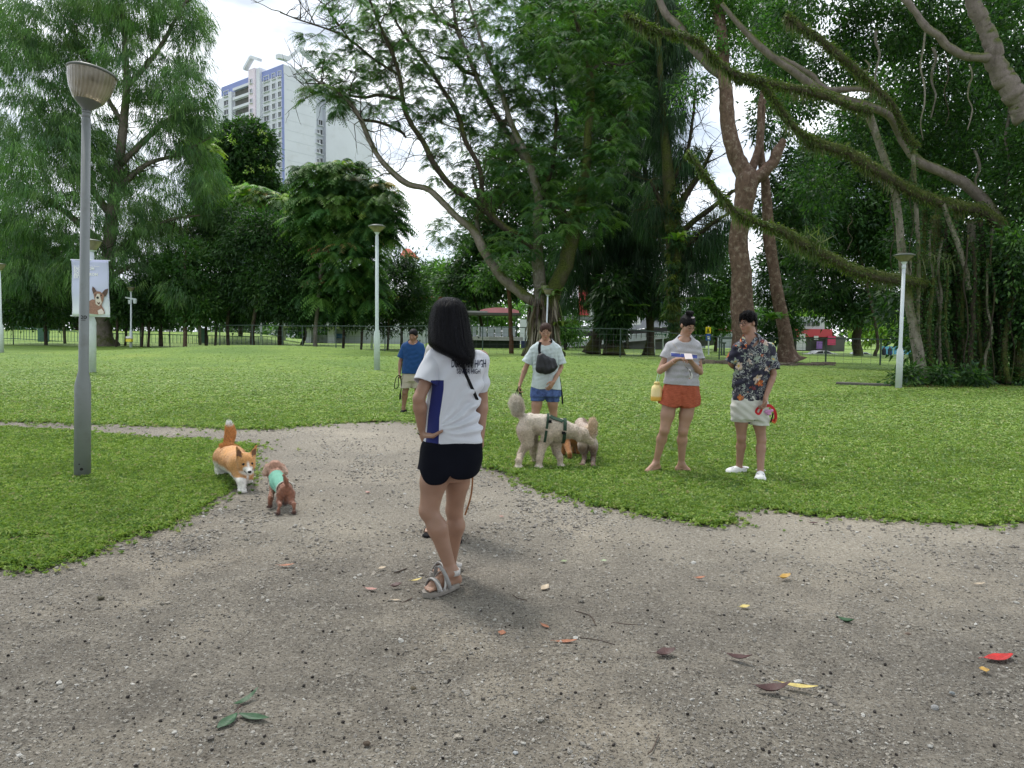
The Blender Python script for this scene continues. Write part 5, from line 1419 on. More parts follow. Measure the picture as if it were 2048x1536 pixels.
def build_doodle():
    Y = 7.72; q = lambda px, py, dy=0.0: vec(P(px, py, Y + dy)); g = lambda px, py, r=0: vec(G(px, py))
    pr = [cone(q(1060, 846), q(1090, 850), .108, .102, .04), cone(q(1088, 850), q(1114, 861), .105, .124, .05), cone(q(1118, 856), q(1146, 862), .098, .078, .05),
          ell(q(1162, 868, .04), (.085, .075, .075), .03), cone(q(1168, 874, .05), q(1182, 884, .10), .048, .034, .02), ell(q(1157, 874, -.03), (.035, .028, .062), .012),
          ell(q(1052, 862), (.095, .09, .12), .05)]
    f1, f2, h1, h2 = g(1077, 940), g(1124, 938), g(1037, 940), g(1071, 928)
    pr += dleg([q(1098, 868, -.05), q(1085, 892, -.06), f1 + [.01, 0, .12], f1 + [0, 0, .03]], [.082, .046, .031, .030]) + paw(f1, (1, -.3), .042)
    pr += dleg([q(1112, 880, .08), q(1113, 902, .08), f2 + [-.02, 0, .12], f2 + [-.02, 0, .03]], [.07, .042, .030, .030]) + paw(f2, (1, -.2), .040)
    pr += dleg([q(1051, 862, -.04), q(1056, 886, -.06), q(1042, 905, -.04), h1 + [0, 0, .10], h1 + [0, 0, .03]], [.095, .058, .036, .030, .030]) + paw(h1, (1, -.3), .042)
    pr += dleg([q(1062, 868, .1), q(1068, 888, .1), q(1066, 905, .12), h2 + [0, 0, .03]], [.08, .045, .032, .03]) + paw(h2, (1, -.2), .038)
    tb = [q(1044, 836, .0), q(1037, 822, .0), q(1033, 808, .0), q(1032, 801, 0)]
    pr += dleg(tb, [.035, .045, .052, .03])
    nz = snoise(71, 60, .006)
    cream = A3(.55, .45, .36); pale = A3(.85, .79, .70)
    def col(V):
        m = sstep(V[:, 2], q(1060, 870)[2], q(1060, 826)[2]) * .45
        t_ = sstep(-V[:, 0], -q(1046, 830)[0], -q(1034, 815)[0]) * sstep(V[:, 2], q(1040, 838)[2], q(1040, 820)[2])
        lowf = sstep(-V[:, 2], -.10, -.03)
        return lump(V, cream * (1 - .12 * nz(V)[:, None] * 40), pale, np.clip(np.maximum(np.maximum(m, t_), lowf * .5), 0, 1))
    tailk = lambda B: (B[:, 0] < q(1047, 830)[0]) & (B[:, 2] > q(1040, 834)[2])
    root, V, F = dog('dog', 'large cream curly-coated dog in a green harness, sniffing the other dog', g(1080, 940), pr, col, .009,
        [('coat', 24000, .011, dict(seed=2, comb=(0, 0, -1.1), width=.0018, jit=.5, curl=.35)), ('tail_plume', 3500, .045, dict(seed=3, comb=(-.3, 0, .9), width=.002, jit=.3, keep=tailk))], wob=lambda Q: nz(Q) + snoise(72, 110, .003)(Q))
    strapm = cloth_mat('green_webbing', (.035, .065, .045), .6)
    hn = thing('harness', 'dark green webbing harness strapped around the cream dog', 'harness', q(1110, 850))
    def ring(c, ax, r, rz, w, nm, a0=0, a1=6.2832):
        ax = _n3(ax); u = _n3(np.cross(ax, (0, 0, 1))); w_ = np.cross(u, ax)
        A = np.linspace(a0, a1, 40); ps = []
        for a in A:
            d = u * math.cos(a) + w_ * math.sin(a)
            s_ = c + d[None, :] * np.linspace(.02, .25, 120)[:, None]; D = value(pr, s_); i = np.argmax(D > .016) if (D > .016).any() else 80
            ps.append(s_[i])
        ps = np.array(ps); k_ = np.array([ps[(np.arange(-2, 3) + i) % len(ps)].mean(0) if abs(a1 - a0) > 6 else ps[max(0, i - 2):i + 3].mean(0) for i in range(len(ps))])
        m = MB(); ribbon(m, k_, w, [list(p - c) for p in k_], .006); return m.build(nm, strapm, hn)
    ring(q(1092, 856), _n3(q(1104, 860) - q(1082, 848)) + [.35, 0, .3], .14, .14, .026, 'girth_strap')
    ring(q(1128, 860), (1, 0, -.05), .1, .1, .036, 'chest_strap')
    m = MB(); top_ = [q(1100, 840, -.06), q(1108, 834, -.07), q(1118, 836, -.08), q(1126, 842, -.09)]
    ps = []
    for p in curve(top_, 14):
        s_ = p + np.array([0, 0, 1.]) * np.linspace(.12, -.12, 120)[:, None]; D = value(pr, s_); ps.append(s_[np.argmax(D < .016)])
    ribbon(m, ps, .05, (0, -.5, 1), .008); m.build('back_strap', strapm, hn)
    for p in (q(1100, 843, -.12), q(1127, 866, -.13)): m = MB(); m.box(p, (.035, .012, .03)); m.build('buckle', M_BLACK, hn)

def build_pom_dog():
    Y = 8.0; q = lambda px, py, dy=0.0: vec(P(px, py, Y + dy)); g = lambda px, py: vec(G(px, py))
    a, b = g(1161, 936), g(1186, 938)
    pr = [cone(q(1176, 866), q(1166, 862, .45), .095, .10, .04), ell(q(1165, 890, -.02), (.055, .07, .085), .02), ell(q(1187, 892, -.02), (.052, .07, .085), .02)]
    pr += dleg([q(1166, 898), q(1169, 914, .03), a + [.02, 0, .03]], [.045, .026, .022]) + paw(a, (-.4, .2), .03) + dleg([q(1187, 900), q(1186, 916, .04), b + [0, 0, .03]], [.045, .026, .022]) + paw(b, (.0, .6), .03)
    pr += dleg([q(1176, 860, -.06), q(1183, 868, -.09)], [.03, .022]) + [ell(q(1185, 851, -.08), (.052, .05, .088), .01)]
    c1, c2 = g(1158, 926), g(1178, 926)
    pr += dleg([q(1162, 880, .42), c1 + [0, .45, .03]], [.05, .025]) + dleg([q(1180, 880, .42), c2 + [0, .45, .03]], [.05, .025]) + [cone(q(1166, 860, .45), q(1162, 850, .6), .07, .06, .03), ell(q(1161, 848, .66), (.07, .08, .07), .02)]
    def col(V):
        base = np.tile(A3(.50, .40, .33), (len(V), 1))
        t_ = np.exp(-(((V - q(1184, 851, -.08)) / A3(.07, .08, .11)) ** 2).sum(1)); base = lump(V, base, A3(.66, .50, .34), np.clip(t_ * 1.3, 0, 1))
        p_ = sum(np.exp(-(((V - q(px, 892, -.02)) / A3(.06, .08, .085)) ** 2).sum(1)) for px in (1165, 1187)); base = lump(V, base, A3(.66, .58, .50), np.clip(p_ * 1.2, 0, 1))
        return lump(V, base, A3(.17, .105, .07), sstep(-V[:, 2], -.26, -.17) * .9)
    tl = lambda B: (B[:, 2] > q(1185, 868)[2]) & (B[:, 0] > q(1176, 850)[0])
    dog('dog', 'beige poodle seen from behind with shaved legs, fluffy thighs and pompom tail', g(1175, 938), pr, col, .009,
        [('coat', 9000, .009, dict(seed=5, comb=(0, 0, -1), width=.0018, jit=.6, curl=.3)), ('tail_pompom', 3000, .022, dict(seed=6, comb=(0, 0, 0), width=.0016, jit=.4, keep=tl))], wob=snoise(74, 60, .005))

def build_brown_dog():
    Y = 8.35; q = lambda px, py, dy=0.0: vec(P(px, py, Y + dy)); g = lambda px, py: vec(G(px, py))
    f = [g(1139, 924), g(1127, 917), g(1156, 915), g(1148, 913)]
    pr = [cone(q(1128, 878), q(1156, 880, .1), .085, .08, .03), cone(q(1128, 872), q(1120, 860, .0), .06, .055, .03), ell(q(1116, 856), (.065, .055, .055), .02), cone(q(1112, 860), q(1104, 866, -.02), .035, .025, .02)]
    for p, s_ in zip(f, (q(1132, 882, -.03), q(1126, 882, .05), q(1156, 884, .1), q(1150, 884, .15))): pr += dleg([s_, p + [0, 0, .09], p + [0, 0, .02]], [.05, .026, .022]) + paw(p, (-.5, -.5), .026)
    dog('dog', 'brown dog half hidden behind the cream dog, only its legs and belly showing', g(1135, 922), pr,
        lambda V: lump(V, np.tile(A3(.38, .17, .06), (len(V), 1)), A3(.03, .025, .02), sstep(-V[:, 2], -.07, -.03)), .009, [('coat', 3500, .010, dict(seed=8, comb=(0, 0, -1.2), width=.0018))])

def build_corgi():
    q = lambda px, py, Y: vec(P(px, py, Y)); g = lambda px, py: vec(G(px, py))
    Cc = q(492, 922, 6.42); r, f, u = frame((.50, -.80, -.30)); L = lambda a, b, c: Cc + r * a + f * b + u * c; Mh = np.stack([r, f, u])
    f1, f2, h1, h2 = g(484, 986), g(497, 966), g(438, 955), g(462, 948)
    pr = [cone(q(452, 914, 6.98), q(466, 917, 6.75), .118, .112, .05), cone(q(466, 918, 6.75), q(481, 930, 6.5), .112, .108, .05), cone(q(479, 928, 6.5), Cc, .098, .075, .05), ell(q(489, 948, 6.42), (.08, .07, .09), .04),
          ell(Cc, (.078, .080, .068), .02, Mh), cone(L(0, .06, -.022), L(0, .142, -.036), .042, .022, .02), cone(L(-.035, .045, -.03), L(.035, .045, -.03), .038, .038, .02)]
    for s_ in (-1, 1): pr.append(cone(L(s_ * .050, -.005, .045), L(s_ * .084, -.012, .138), .036, .012, .012, (f + [0, 0, 0], .34)))
    pr += dleg([q(477, 945, 6.46), f1 + [-.01, .02, .10], f1 + [0, 0, .03]], [.058, .036, .032]) + paw(f1, (.5, -.8), .034)
    pr += dleg([q(493, 945, 6.56), f2 + [0, .02, .09], f2 + [0, 0, .03]], [.052, .034, .03]) + paw(f2, (.6, -.8), .032)
    pr += dleg([q(446, 922, 6.98), q(442, 938, 7.0), h1 + [0, 0, .08], h1 + [0, 0, .025]], [.085, .05, .032, .03]) + paw(h1, (.5, -.8), .032)
    pr += dleg([q(462, 925, 7.05), q(462, 938, 7.05), h2 + [0, 0, .025]], [.075, .045, .03]) + paw(h2, (.5, -.8), .03)
    tl = curve([q(455, 897, 7.02), q(458, 884, 7.05), q(461, 868, 7.05), q(459, 855, 7.03), q(457, 845, 7.0)], 8)
    pr += dleg(tl, [.026, .032, .037, .040, .040, .036, .028, .020, .010][:len(tl)] + [.012] * max(0, len(tl) - 9))
    ginger = A3(.62, .31, .115); white = A3(.85, .82, .78)
    def col(V):
        q_ = (V - Cc) @ Mh.T
        z = V[:, 2]; base = np.tile(ginger, (len(V), 1)) * (1 + .12 * snoise(5, 12, 1.)(V)[:, None])
        w = sstep(-z, -.20, -.15)                       # legs and belly
        ax = np.linalg.norm((V - q(487, 950, 6.42)) / A3(.085, .11, .13), axis=1); w = np.maximum(w, 1 - sstep(ax, .75, 1.05))
        muz = 1 - sstep(np.linalg.norm((q_ - [0, .10, -.035]) / A3(.048, .08, .038), axis=1), .8, 1.05); ch = 1 - sstep(np.linalg.norm((q_ - [0, .02, -.075]) / A3(.075, .09, .045), axis=1), .8, 1.1)
        bl = (np.exp(-(q_[:, 0] / .011) ** 2) * sstep(q_[:, 1], .05, .07) * sstep(-q_[:, 2], -.045, -.01)); head = (np.linalg.norm(q_, axis=1) < .17)
        w = np.where(head, np.maximum.reduce([muz, ch, bl]), w)
        tip = sstep(z, q(457, 856, 7.0)[2], q(457, 850, 7.0)[2]) * (V[:, 1] > 6.8); w = np.maximum(w, tip)
        c = lump(V, base, white, np.clip(w, 0, 1))
        sad = np.exp(-(((V - q(459, 880, 7.0)) / A3(.03, .1, .05)) ** 2).sum(1)); c = np.where((V[:, 1:2] > 6.9) & (V[:, 2:3] > q(457, 893, 7.0)[2]), np.clip(c * 1.3, 0, .95), lump(V, c, ginger * .5, sad * .4))
        inn = head & (q_[:, 2] > .055) & (q_[:, 1] > -.004) & (np.abs(np.abs(q_[:, 0]) - .063) < .020); c = lump(V, c, A3(.13, .07, .055), inn * .85)
        return c
    tk = lambda B: (B[:, 2] > q(457, 893, 7.0)[2]) & (B[:, 1] > 6.85)
    sh = lambda B: np.where(np.linalg.norm(B - Cc, axis=1) < .16, .005, .014)
    ek = lambda B: np.minimum.reduce([np.linalg.norm(B - L(s_ * .033, .072, .006), axis=1) for s_ in (-1, 1)]) > .018
    root, V, F = dog('dog', 'ginger and white corgi with upright ears and raised bushy tail', g(470, 965), pr, col, .007,
        [('coat', 26000, sh, dict(seed=11, comb=(-.3, 1.1, -1.0), width=.0013, jit=.25, keep=ek)), ('tail_brush', 3500, .024, dict(seed=12, comb=(0, 0, 1.4), width=.0015, jit=.25, keep=tk))])
    for s_ in (-1, 1):
        v, fc = solid([ell(L(s_ * .034, .072, .006), (.015, .012, .0135), 0, Mh)], .003); mesh_from('eye', v, fc, M_NOSE, root, True)
    v, fc = solid([ell(L(0, .158, -.028), (.017, .012, .013), 0, Mh)], .003); mesh_from('nose', v, fc, M_NOSE, root, True)
    m = MB(); m.tube([L(-.032, .09, -.050), L(-.015, .132, -.056), L(0, .142, -.052), L(.015, .132, -.056), L(.032, .09, -.050)], .003, 5); m.build('mouth', M_NOSE, root)

def build_small_poodle():
    q = lambda px, py, Y: vec(P(px, py, Y)); g = lambda px, py: vec(G(px, py))
    h1, h2, f1, f2 = g(556, 1029), g(588, 1028), g(540, 1016), g(571, 1010)
    pr = [cone(q(572, 980, 5.72), q(558, 966, 5.92), .054, .058, .03), cone(q(558, 966, 5.92), q(553, 953, 6.03), .058, .054, .03), cone(q(553, 953, 6.03), q(550, 942, 6.08), .05, .05, .03), ell(q(550, 937, 6.12), (.066, .07, .058), .02),
          ell(q(550, 930, 6.1), (.052, .055, .042), .015), cone(q(536, 934, 6.10), q(531, 946, 6.08), .03, .028, .012), cone(q(564, 934, 6.10), q(571, 945, 6.08), .028, .024, .012), cone(q(545, 944, 6.18), q(540, 950, 6.24), .035, .028, .015)]
    pr += dleg([q(562, 988, 5.72), q(559, 1004, 5.70), h1 + [.005, .03, .07], h1 + [0, 0, .02]], [.038, .019, .0115, .012]) + paw(h1, (-.5, .5), .019)
    pr += dleg([q(581, 988, 5.72), q(583, 1004, 5.68), h2 + [-.01, .03, .07], h2 + [0, 0, .02]], [.038, .019, .0115, .012]) + paw(h2, (-.5, .5), .019)
    pr += dleg([q(547, 972, 6.0), f1 + [0.005, 0, .08], f1 + [0, 0, .02]], [.030, .017, .014]) + paw(f1, (-.5, .5), .019) + dleg([q(566, 972, 6.0), f2 + [0, 0, .08], f2 + [0, 0, .02]], [.030, .017, .014]) + paw(f2, (-.5, .5), .019)
    pr += dleg([q(574, 972, 5.68), q(572, 960, 5.66), q(567, 950, 5.66)], [.016, .014, .010])
    def col(V):
        c = np.tile(A3(.30, .135, .085), (len(V), 1)); hd = np.exp(-(((V - q(550, 934, 6.1)) / .09) ** 2).sum(1)); c = lump(V, c, A3(.50, .29, .21), np.clip(hd * 1.2, 0, 1))
        e = sum(np.exp(-(((V - q(px, 942, 6.08)) / A3(.035, .06, .05)) ** 2).sum(1)) for px in (532, 571)); c = lump(V, c, A3(.60, .42, .33), np.clip(e, 0, 1))
        return lump(V, c, A3(.05, .03, .03), sstep(-V[:, 2], -.05, -.015) * .8)
    root, V, F = dog('dog', 'small brown poodle seen from behind wearing a mint green vest', g(568, 1022), pr, col, .006, [('coat', 14000, .007, dict(seed=15, comb=(0, 0, -.8), width=.0013, jit=.6, curl=.4))], wob=snoise(76, 90, .003))
    a, b = q(572, 982, 5.72), q(553, 953, 6.03); d = _n3(b - a)
    vp = [cone(q(570, 979, 5.75), q(558, 966, 5.92), .065, .069, .0), cone(q(558, 966, 5.92), q(553, 955, 6.02), .069, .064, .02)]
    t = NT('mint_vest'); t.col((.15, .39, .29)).rough(.8); v = t.coord(); t.bump(t.noise(v, 40, 4), .5, .01)
    ct = [plane(a + d * .045, -d), plane(b - d * .005, d)]
    o = garment('vest', vp, ct, t.m, root, .006, snoise(77, 50, .003))
    m = MB()
    u = _n3(np.cross(d, (0, 0, 1))); w = np.cross(u, d); c = a + d * .047
    m.tube([c + (u * math.cos(k) + w * math.sin(k)) * .0665 for k in np.linspace(0, 6.283, 33)], .005, 6, False); m.build('vest_trim', cloth_mat('pale_trim', (.62, .62, .55)), root, True)

build_doodle(); build_pom_dog(); build_brown_dog(); build_corgi(); build_small_poodle()
# ------------------------------------------------------------------ lamps, banner, signs, fence, kerb pieces
M_GREYP = simple('grey_pole_paint', (0.20, 0.215, 0.225), .5, .08, 3, .1, 60, dirt=((.09, .08, .065), .25))
M_PALEP = simple('pale_pole_paint', (0.55, 0.60, 0.63), .5, .06, 3, .1, 60, dirt=((.25, .24, .2), .25))
M_PALEG = simple('galvanised_green_white', (0.47, 0.54, 0.53), .5, .08, 3, .1, 60, dirt=((.25, .25, .2), .3))
t = NT('lamp_glass'); v = t.coord('Object'); sx = t.n('ShaderNodeSeparateXYZ'); t.l(v, sx.inputs[0])
a = t.math('ARCTAN2', sx.outputs[1], sx.outputs[0]); rib = t.math('SINE', t.math('MULTIPLY', a, 60))
c = t.mix(t.ramp(t.noise(v, 5, 5), [(.4, 0), (.75, .8)]), (.36, .31, .22), (.14, .115, .075)); c = t.mix(t.math('MULTIPLY', t.math('ADD', rib, 1), .12), c, (.55, .50, .40))
t.col(c).rough(.25); t.bs.inputs['Transmission Weight'].default_value = .35; t.bs.inputs['Coat Weight'].default_value = .3; t.bump(rib, .35, .004)
M_LAMPG = t.m
M_LAMPT = simple('lamp_lid', (0.10, 0.11, 0.095), .45, .15, 6, .1, 60)
M_INK = simple('black_ink', (.01, .01, .01), .6, 0, 4)

def tilt_tube(m, a, b, r0, r1, seg=20): return m.tube([a, b], [r0, r1], seg)

def text_mesh(s_, name, mat, parent, origin, rx, up, size, align='CENTER', ext=.0, offset=.0, bold=.0):
    cu = bpy.data.curves.new(name, 'FONT'); cu.body = s_; cu.size = 1; cu.resolution_u = 2; cu.offset = bold; cu.align_x = align; cu.space_line = .95
    ob = bpy.data.objects.new(name, cu); COL.objects.link(ob)
    dg = bpy.context.evaluated_depsgraph_get(); me = bpy.data.meshes.new_from_object(ob.evaluated_get(dg)); bpy.data.objects.remove(ob)
    V = np.array([q.co[:] for q in me.vertices]); F = [tuple(p.vertices) for p in me.polygons]; bpy.data.meshes.remove(me)
    W = vec(origin) + V[:, :1] * size * vec(rx) + V[:, 1:2] * size * vec(up)
    return mesh_from(name, W, F, mat, parent)

def lamp(label, foot_px, top_px, kind, group='park lamp posts', pole=M_PALEP, s=1.0, Y=None, head=True, hw=.30):
    """foot and top places of the lamp; kind: 'bowl' (prismatic bowl) or 'cone' (flared cap)"""
    f = G(*foot_px) if Y is None else Vector((P(*foot_px, Y).x, Y, tz(P(*foot_px, Y).x, Y)))
    tp = P(*top_px, f.y)
    root = thing('street_lamp', label, 'street lamp', f, group)
    d = Vector(_n3(tp - f)); Lh = (tp - f).length; hh = hw * 1.5
    zt = d.to_track_quat('Z', 'Y').to_matrix()
    ft = f - d * .15
    m = MB(); m.tube([ft, f + d * 1.05 * s, f + d * 1.17 * s, f + d * (Lh - hh * .9)], [.088 * s, .088 * s, .050 * s, .047 * s], 24); m.build('pole', pole, root, True)
    if s >= .99 and kind == 'bowl' and Lh < 4.3:
        return root, f, d, Lh, zt
    c = f + d * (Lh - hh)
    top_ = f + d * Lh
    if kind == 'bowl':
        m = MB(); m.lathe([(.05, 0), (.055, .05), (hw * .38, .10), (hw * .42, .115)], c, 20, zt); m.build('neck', M_LAMPT if pole is M_GREYP else pole, root, True)
        m = MB(); m.lathe([(hw * .40, .115), (hw * .46, .13), (hw * .78, hh * .62), (hw * .96, hh * .86)], c, 32, zt); m.build('glass_bowl', M_LAMPG, root, True)
        m = MB(); m.lathe([(hw * .97, hh * .85), (hw, hh * .87), (hw * .98, hh * .90), (hw * .5, hh * .97), (.03, hh), (.001, hh)], c, 32, zt); m.build('lid', M_LAMPT, root, True)
    else:
        m = MB(); m.lathe([(.05, -.02), (.06, .0), (.06, .08), (.052, .09), (.052, .13), (hw * .3, hh * .42)], c, 20, zt); m.build('neck', pole, root, True)
        m = MB(); m.lathe([(hw * .28, hh * .42), (hw * .36, hh * .46), (hw * .9, hh * .80)], c, 28, zt); m.build('glass_bowl', M_LAMPG, root, True)
        m = MB(); m.lathe([(hw * .88, hh * .79), (hw, hh * .82), (hw * .98, hh * .88), (hw * .6, hh * .97), (.001, hh)], c, 28, zt); m.build('lid', M_LAMPT, root, True)
    return root, f, d, Lh, zt

def near_lamp():
    f = G(165, 955); Yf = f.y; tp = P(174, 140, Yf)
    root = thing('street_lamp', 'nearest grey lamp post with large tilted ribbed bowl, painted number 20', 'street lamp', f, 'park lamp posts')
    q = lambda px, py: P(px, py, Yf); k = Yf / FPX
    d = Vector(_n3(q(173, 225) - f))
    m = MB(); m.tube([f - d * .1, q(165.5, 770), q(167, 741), q(172.5, 236)], [15.3 * k, 14.8 * k, 9.2 * k, 8.0 * k], 40)
    pole = simple('weathered_pole_paint', (0.215, 0.235, 0.24), .5, .08, 2.5, .12, 50, dirt=((.10, .085, .06), .3)); m.build('pole', pole, root, True)
    m = MB(); m.tube([q(172.5, 237), q(172.8, 224)], [7.4 * k, 7.4 * k], 24); m.tube([q(172.8, 226), q(173, 222)], [8.2 * k, 8.2 * k], 24); m.build('collar', M_GREYP, root, True)
    ax = Vector((.12, .10, 1)).normalized(); zt = ax.to_track_quat('Z', 'Y').to_matrix(); c = q(173, 222)
    m = MB(); m.lathe([(8 * k, 0), (9 * k, 4 * k), (18 * k, 12 * k), (24.5 * k, 19 * k)], c, 32, zt); m.build('neck', simple('lamp_neck', (.11, .115, .11), .45, .1), root, True)
    m = MB(); m.lathe([(24 * k, 18.5 * k), (27.5 * k, 22 * k), (37 * k, 42 * k), (41.5 * k, 60 * k), (43 * k, 74 * k)], c, 96, zt); o = m.build('glass_bowl', M_LAMPG, root, True)
    m = MB(); m.lathe([(43 * k, 73 * k), (45 * k, 74 * k), (45 * k, 76.5 * k), (42 * k, 79 * k), (20 * k, 84 * k), (8 * k, 85 * k), (8 * k, 88 * k), (.001, 89 * k)], c, 48, zt); m.build('lid', M_LAMPT, root, True)
    m = MB()
    ang = [math.radians(a) for a in (0,)]
    # dark holes near the foot
    cc = q(171, 935); r0 = 15.2 * k
    for (px, py, r) in ((171.5, 936, 3.0), (167.5, 926, 1.3)):
        p = q(px, py); n = Vector((p.x - f.x, p.y - f.y, 0)); sx_ = (px - 165.5) * k; yy = -math.sqrt(max(r0 ** 2 - sx_ ** 2, 0)); ctr = Vector((f.x + sx_ + (p.z - f.z) * d.x / d.z * 1.0, f.y + yy, p.z))
        nn = Vector((sx_, yy, 0)).normalized(); Mx = nn.to_track_quat('Z', 'Y').to_matrix()
        m2 = MB(); m2.lathe([(r * k, -.002), (r * k, .002), (r * .6 * k, .003), (.0005, .001)], ctr, 12, Mx); m2.build('bolt_hole', M_INK, root)
    # painted number, wrapped on the shaft
    r1 = 9.1 * k
    o = text_mesh('20', 'painted_number', M_INK, root, q(172, 638) + Vector((0, -.12, 0)), (1, 0, 0), (0, 0, 1), .047, 'CENTER', bold=.02)
    me = o.data; co = np.zeros(len(me.vertices) * 3, np.float32); me.vertices.foreach_get('co', co); co = co.reshape(-1, 3)
    wx = co[:, 0] + f.x; cxp = q(168.5, 635).x; 
    co[:, 1] = (q(169, 635).y - f.y) - np.sqrt(np.clip(r1 ** 2 - (wx - cxp) ** 2, 1e-6, None)) - .0015; me.vertices.foreach_set('co', co.ravel())
    m = MB(); 
    A = np.linspace(-.1, .75, 7); ps = [Vector((cxp + r1 * math.sin(a), q(169, 641).y - r1 * math.cos(a) - .001, q(169, 640.5).z)) for a in A]; ribbon(m, ps, .004, [Vector((math.sin(a), -math.cos(a), 0)) for a in A], .001)
    m.build('painted_line', M_INK, root)
near_lamp()
rb, fb, db, Lb, _z = lamp('pale lamp post carrying the dog banner, behind the nearest post', (183, 746), (183, 478), 'bowl', s=1.6, hw=.32)
lamp('pale lamp post cut off at the left edge of the view', (3, 706), (-2, 526), 'bowl', s=1.5, hw=.36)
lamp('pale green-white lamp post with flared cap, the tall one near the middle', (754, 741), (754, 449), 'cone', pole=M_PALEG, s=1.35, hw=.34)
lamp('small leaning pale lamp post just left of the tall middle one', (743, 698), (748, 575), 'cone', s=1.2, hw=.22)
lamp('white lamp post with flared cap beside the fig roots', (1797, 777), (1809, 506), 'cone', s=1.05, hw=.30)
lamp('slim lamp post rising behind the head of the woman with the sling bag', (1091, 716), (1096, 577), 'bowl', s=1.0, hw=.34, Y=46)
rc_, fc_, dc_, Lc_, _z = lamp('far pale lamp post with camera bar and yellow box, before the railing', (262, 694), (262, 573), 'bowl', s=1.3, hw=.34, Y=60)
Yc = fc_.y; q = lambda px, py: P(px, py, Yc)
m = MB(); m.bar(q(251, 595), q(273, 599), .12, .12); m.build('camera_bar', M_PALEP, rc_)
for px, py in ((270, 603), (260, 604)):
    m = MB(); m.tube([q(px, py - 4), q(px, py + 4)], [.16, .13], 10); m.build('camera', M_PALEP, rc_)
m = MB(); m.box(q(262, 680) + Vector((0, -.25, 0)), (.45, .3, .28)); m.build('yellow_box', simple('yellow_box', (.7, .6, .05), .5), rc_)
m = MB(); m.box(q(262, 675.2) + Vector((0, -.25, 0)), (.45, .3, .2)); m.build('white_panel', M_WHITEPL, rc_)
m = MB(); p = G(522, 692); m.tube([p, P(522, 645, p.y)], .11, 8); tag(m.build('post', M_PALEP, None, True), 'thin plain pale post standing near the left railing', 'post')

# --- banner on the second lamp
Yb = fb.y - .35
q = lambda px, py, dy=0: P(px, py, Yb + dy)
ban = thing('banner', 'pale lilac vertical banner with a dog picture, hung on lamp post', 'banner', (q(181, 575).x, Yb, q(181, 575).z))
def bpt(u, v, dy=0):   # u right, v down, 0..1
    a = np.array(q(142.5, 519)) * (1 - u) * (1 - v) + np.array(q(217.5, 521)) * u * (1 - v) + np.array(q(144, 631)) * (1 - u) * v + np.array(q(218.5, 633)) * u * v
    return a + np.array([0, .03 * math.sin(u * 5 + v * 3) + .02 * math.sin(v * 9) - dy, 0])
V = []; n1_, n2_ = 14, 20
for j in range(n2_ + 1):
    for i in range(n1_ + 1): V.append(bpt(i / n1_, j / n2_))
Fb = grid_faces(n2_ + 1, n1_ + 1)
t = NT('banner_print'); v = t.coord('Generated'); sx = t.n('ShaderNodeSeparateXYZ'); t.l(v, sx.inputs[0])
c = t.ramp(sx.outputs[2], [(0.0, (.62, .70, .68)), (.10, (.66, .70, .74)), (.4, (.52, .55, .72)), (1, (.47, .49, .68))])
t.col(c).rough(.6)
o = mesh_from('cloth', V, Fb, t.m, ban, True); md = o.modifiers.new('t', 'SOLIDIFY'); md.thickness = .01
M_WINK = simple('white_ink', (.80, .80, .82), .6, 0)
def bt(s_, u, v, size, mat=M_WINK, bold=.02, nm='lettering'):
    r_ = _n3(bpt(1, v) - bpt(0, v)); u_ = -_n3(bpt(u, 1) - bpt(u, 0)); text_mesh(s_, nm, mat, ban, bpt(u, v, .05), r_, u_, size, 'LEFT', bold=bold)
bt('For the beauty of the home', .07, .125, .075, bold=.0)
for i, s_ in enumerate(('FACT FROM', 'SCI', 'ADOPT FROM', 'EXTRA L')): bt(s_, .07, .175 + .052 * i, .125, bold=.035)
def bpoly(pts, mat, dy=.02, nm='picture'):
    W = [bpt(u, v, dy + .03) for u, v in pts]; return mesh_from(nm, W, [tuple(range(len(W)))], mat, ban)
dkb = simple('print_dark_brown', (.10, .055, .045), .6, .2, 30); mdb = simple('print_brown', (.30, .16, .12), .6, .3, 30); pab = simple('print_pale', (.68, .60, .56), .6, .1, 30)
bpoly([(.42, .93), (.40, .82), (.47, .74), (.58, .70), (.72, .72), (.80, .80), (.86, .88), (.88, .95), (.7, .97), (.5, .96)], mdb, .0, 'printed_dog_body')
bpoly([(.58, .52), (.60, .47), (.655, .50), (.71, .56), (.66, .62), (.61, .60)], dkb, .004, 'printed_ear'); bpoly([(.84, .58), (.92, .52), (1.0, .50), (.98, .58), (.93, .64), (.87, .65)], dkb, .004, 'printed_ear')
bpoly([(.62, .60), (.70, .555), (.80, .56), (.89, .62), (.86, .72), (.80, .80), (.70, .80), (.645, .72)], mdb, .008, 'printed_face'); bpoly([(.66, .68), (.72, .60), (.78, .60), (.80, .68), (.82, .76), (.74, .82), (.66, .78)], pab, .012, 'printed_muzzle')
bpoly([(.69, .66), (.73, .645), (.76, .66), (.75, .69), (.70, .69)], M_INK, .016, 'printed_nose'); bpoly([(.655, .62), (.68, .61), (.69, .63), (.665, .635)], M_INK, .016, 'printed_eye'); bpoly([(.80, .62), (.83, .61), (.84, .63), (.81, .64)], M_INK, .016, 'printed_eye')
bpoly([(.70, .90), (.80, .86), (.86, .92), (.85, .965), (.72, .965)], pab, .012, 'printed_paw')
bpoly([(.69, .74), (.74, .76), (.78, .74), (.76, .79), (.72, .79)], dkb, .016, 'printed_mouth')
for py in (520, 632):
    m = MB(); m.tube([q(141, py - .5, .02), q(220, py + 1.5, .02)], .02, 8); m.build('hanging_rod', M_PALEP, ban, True)

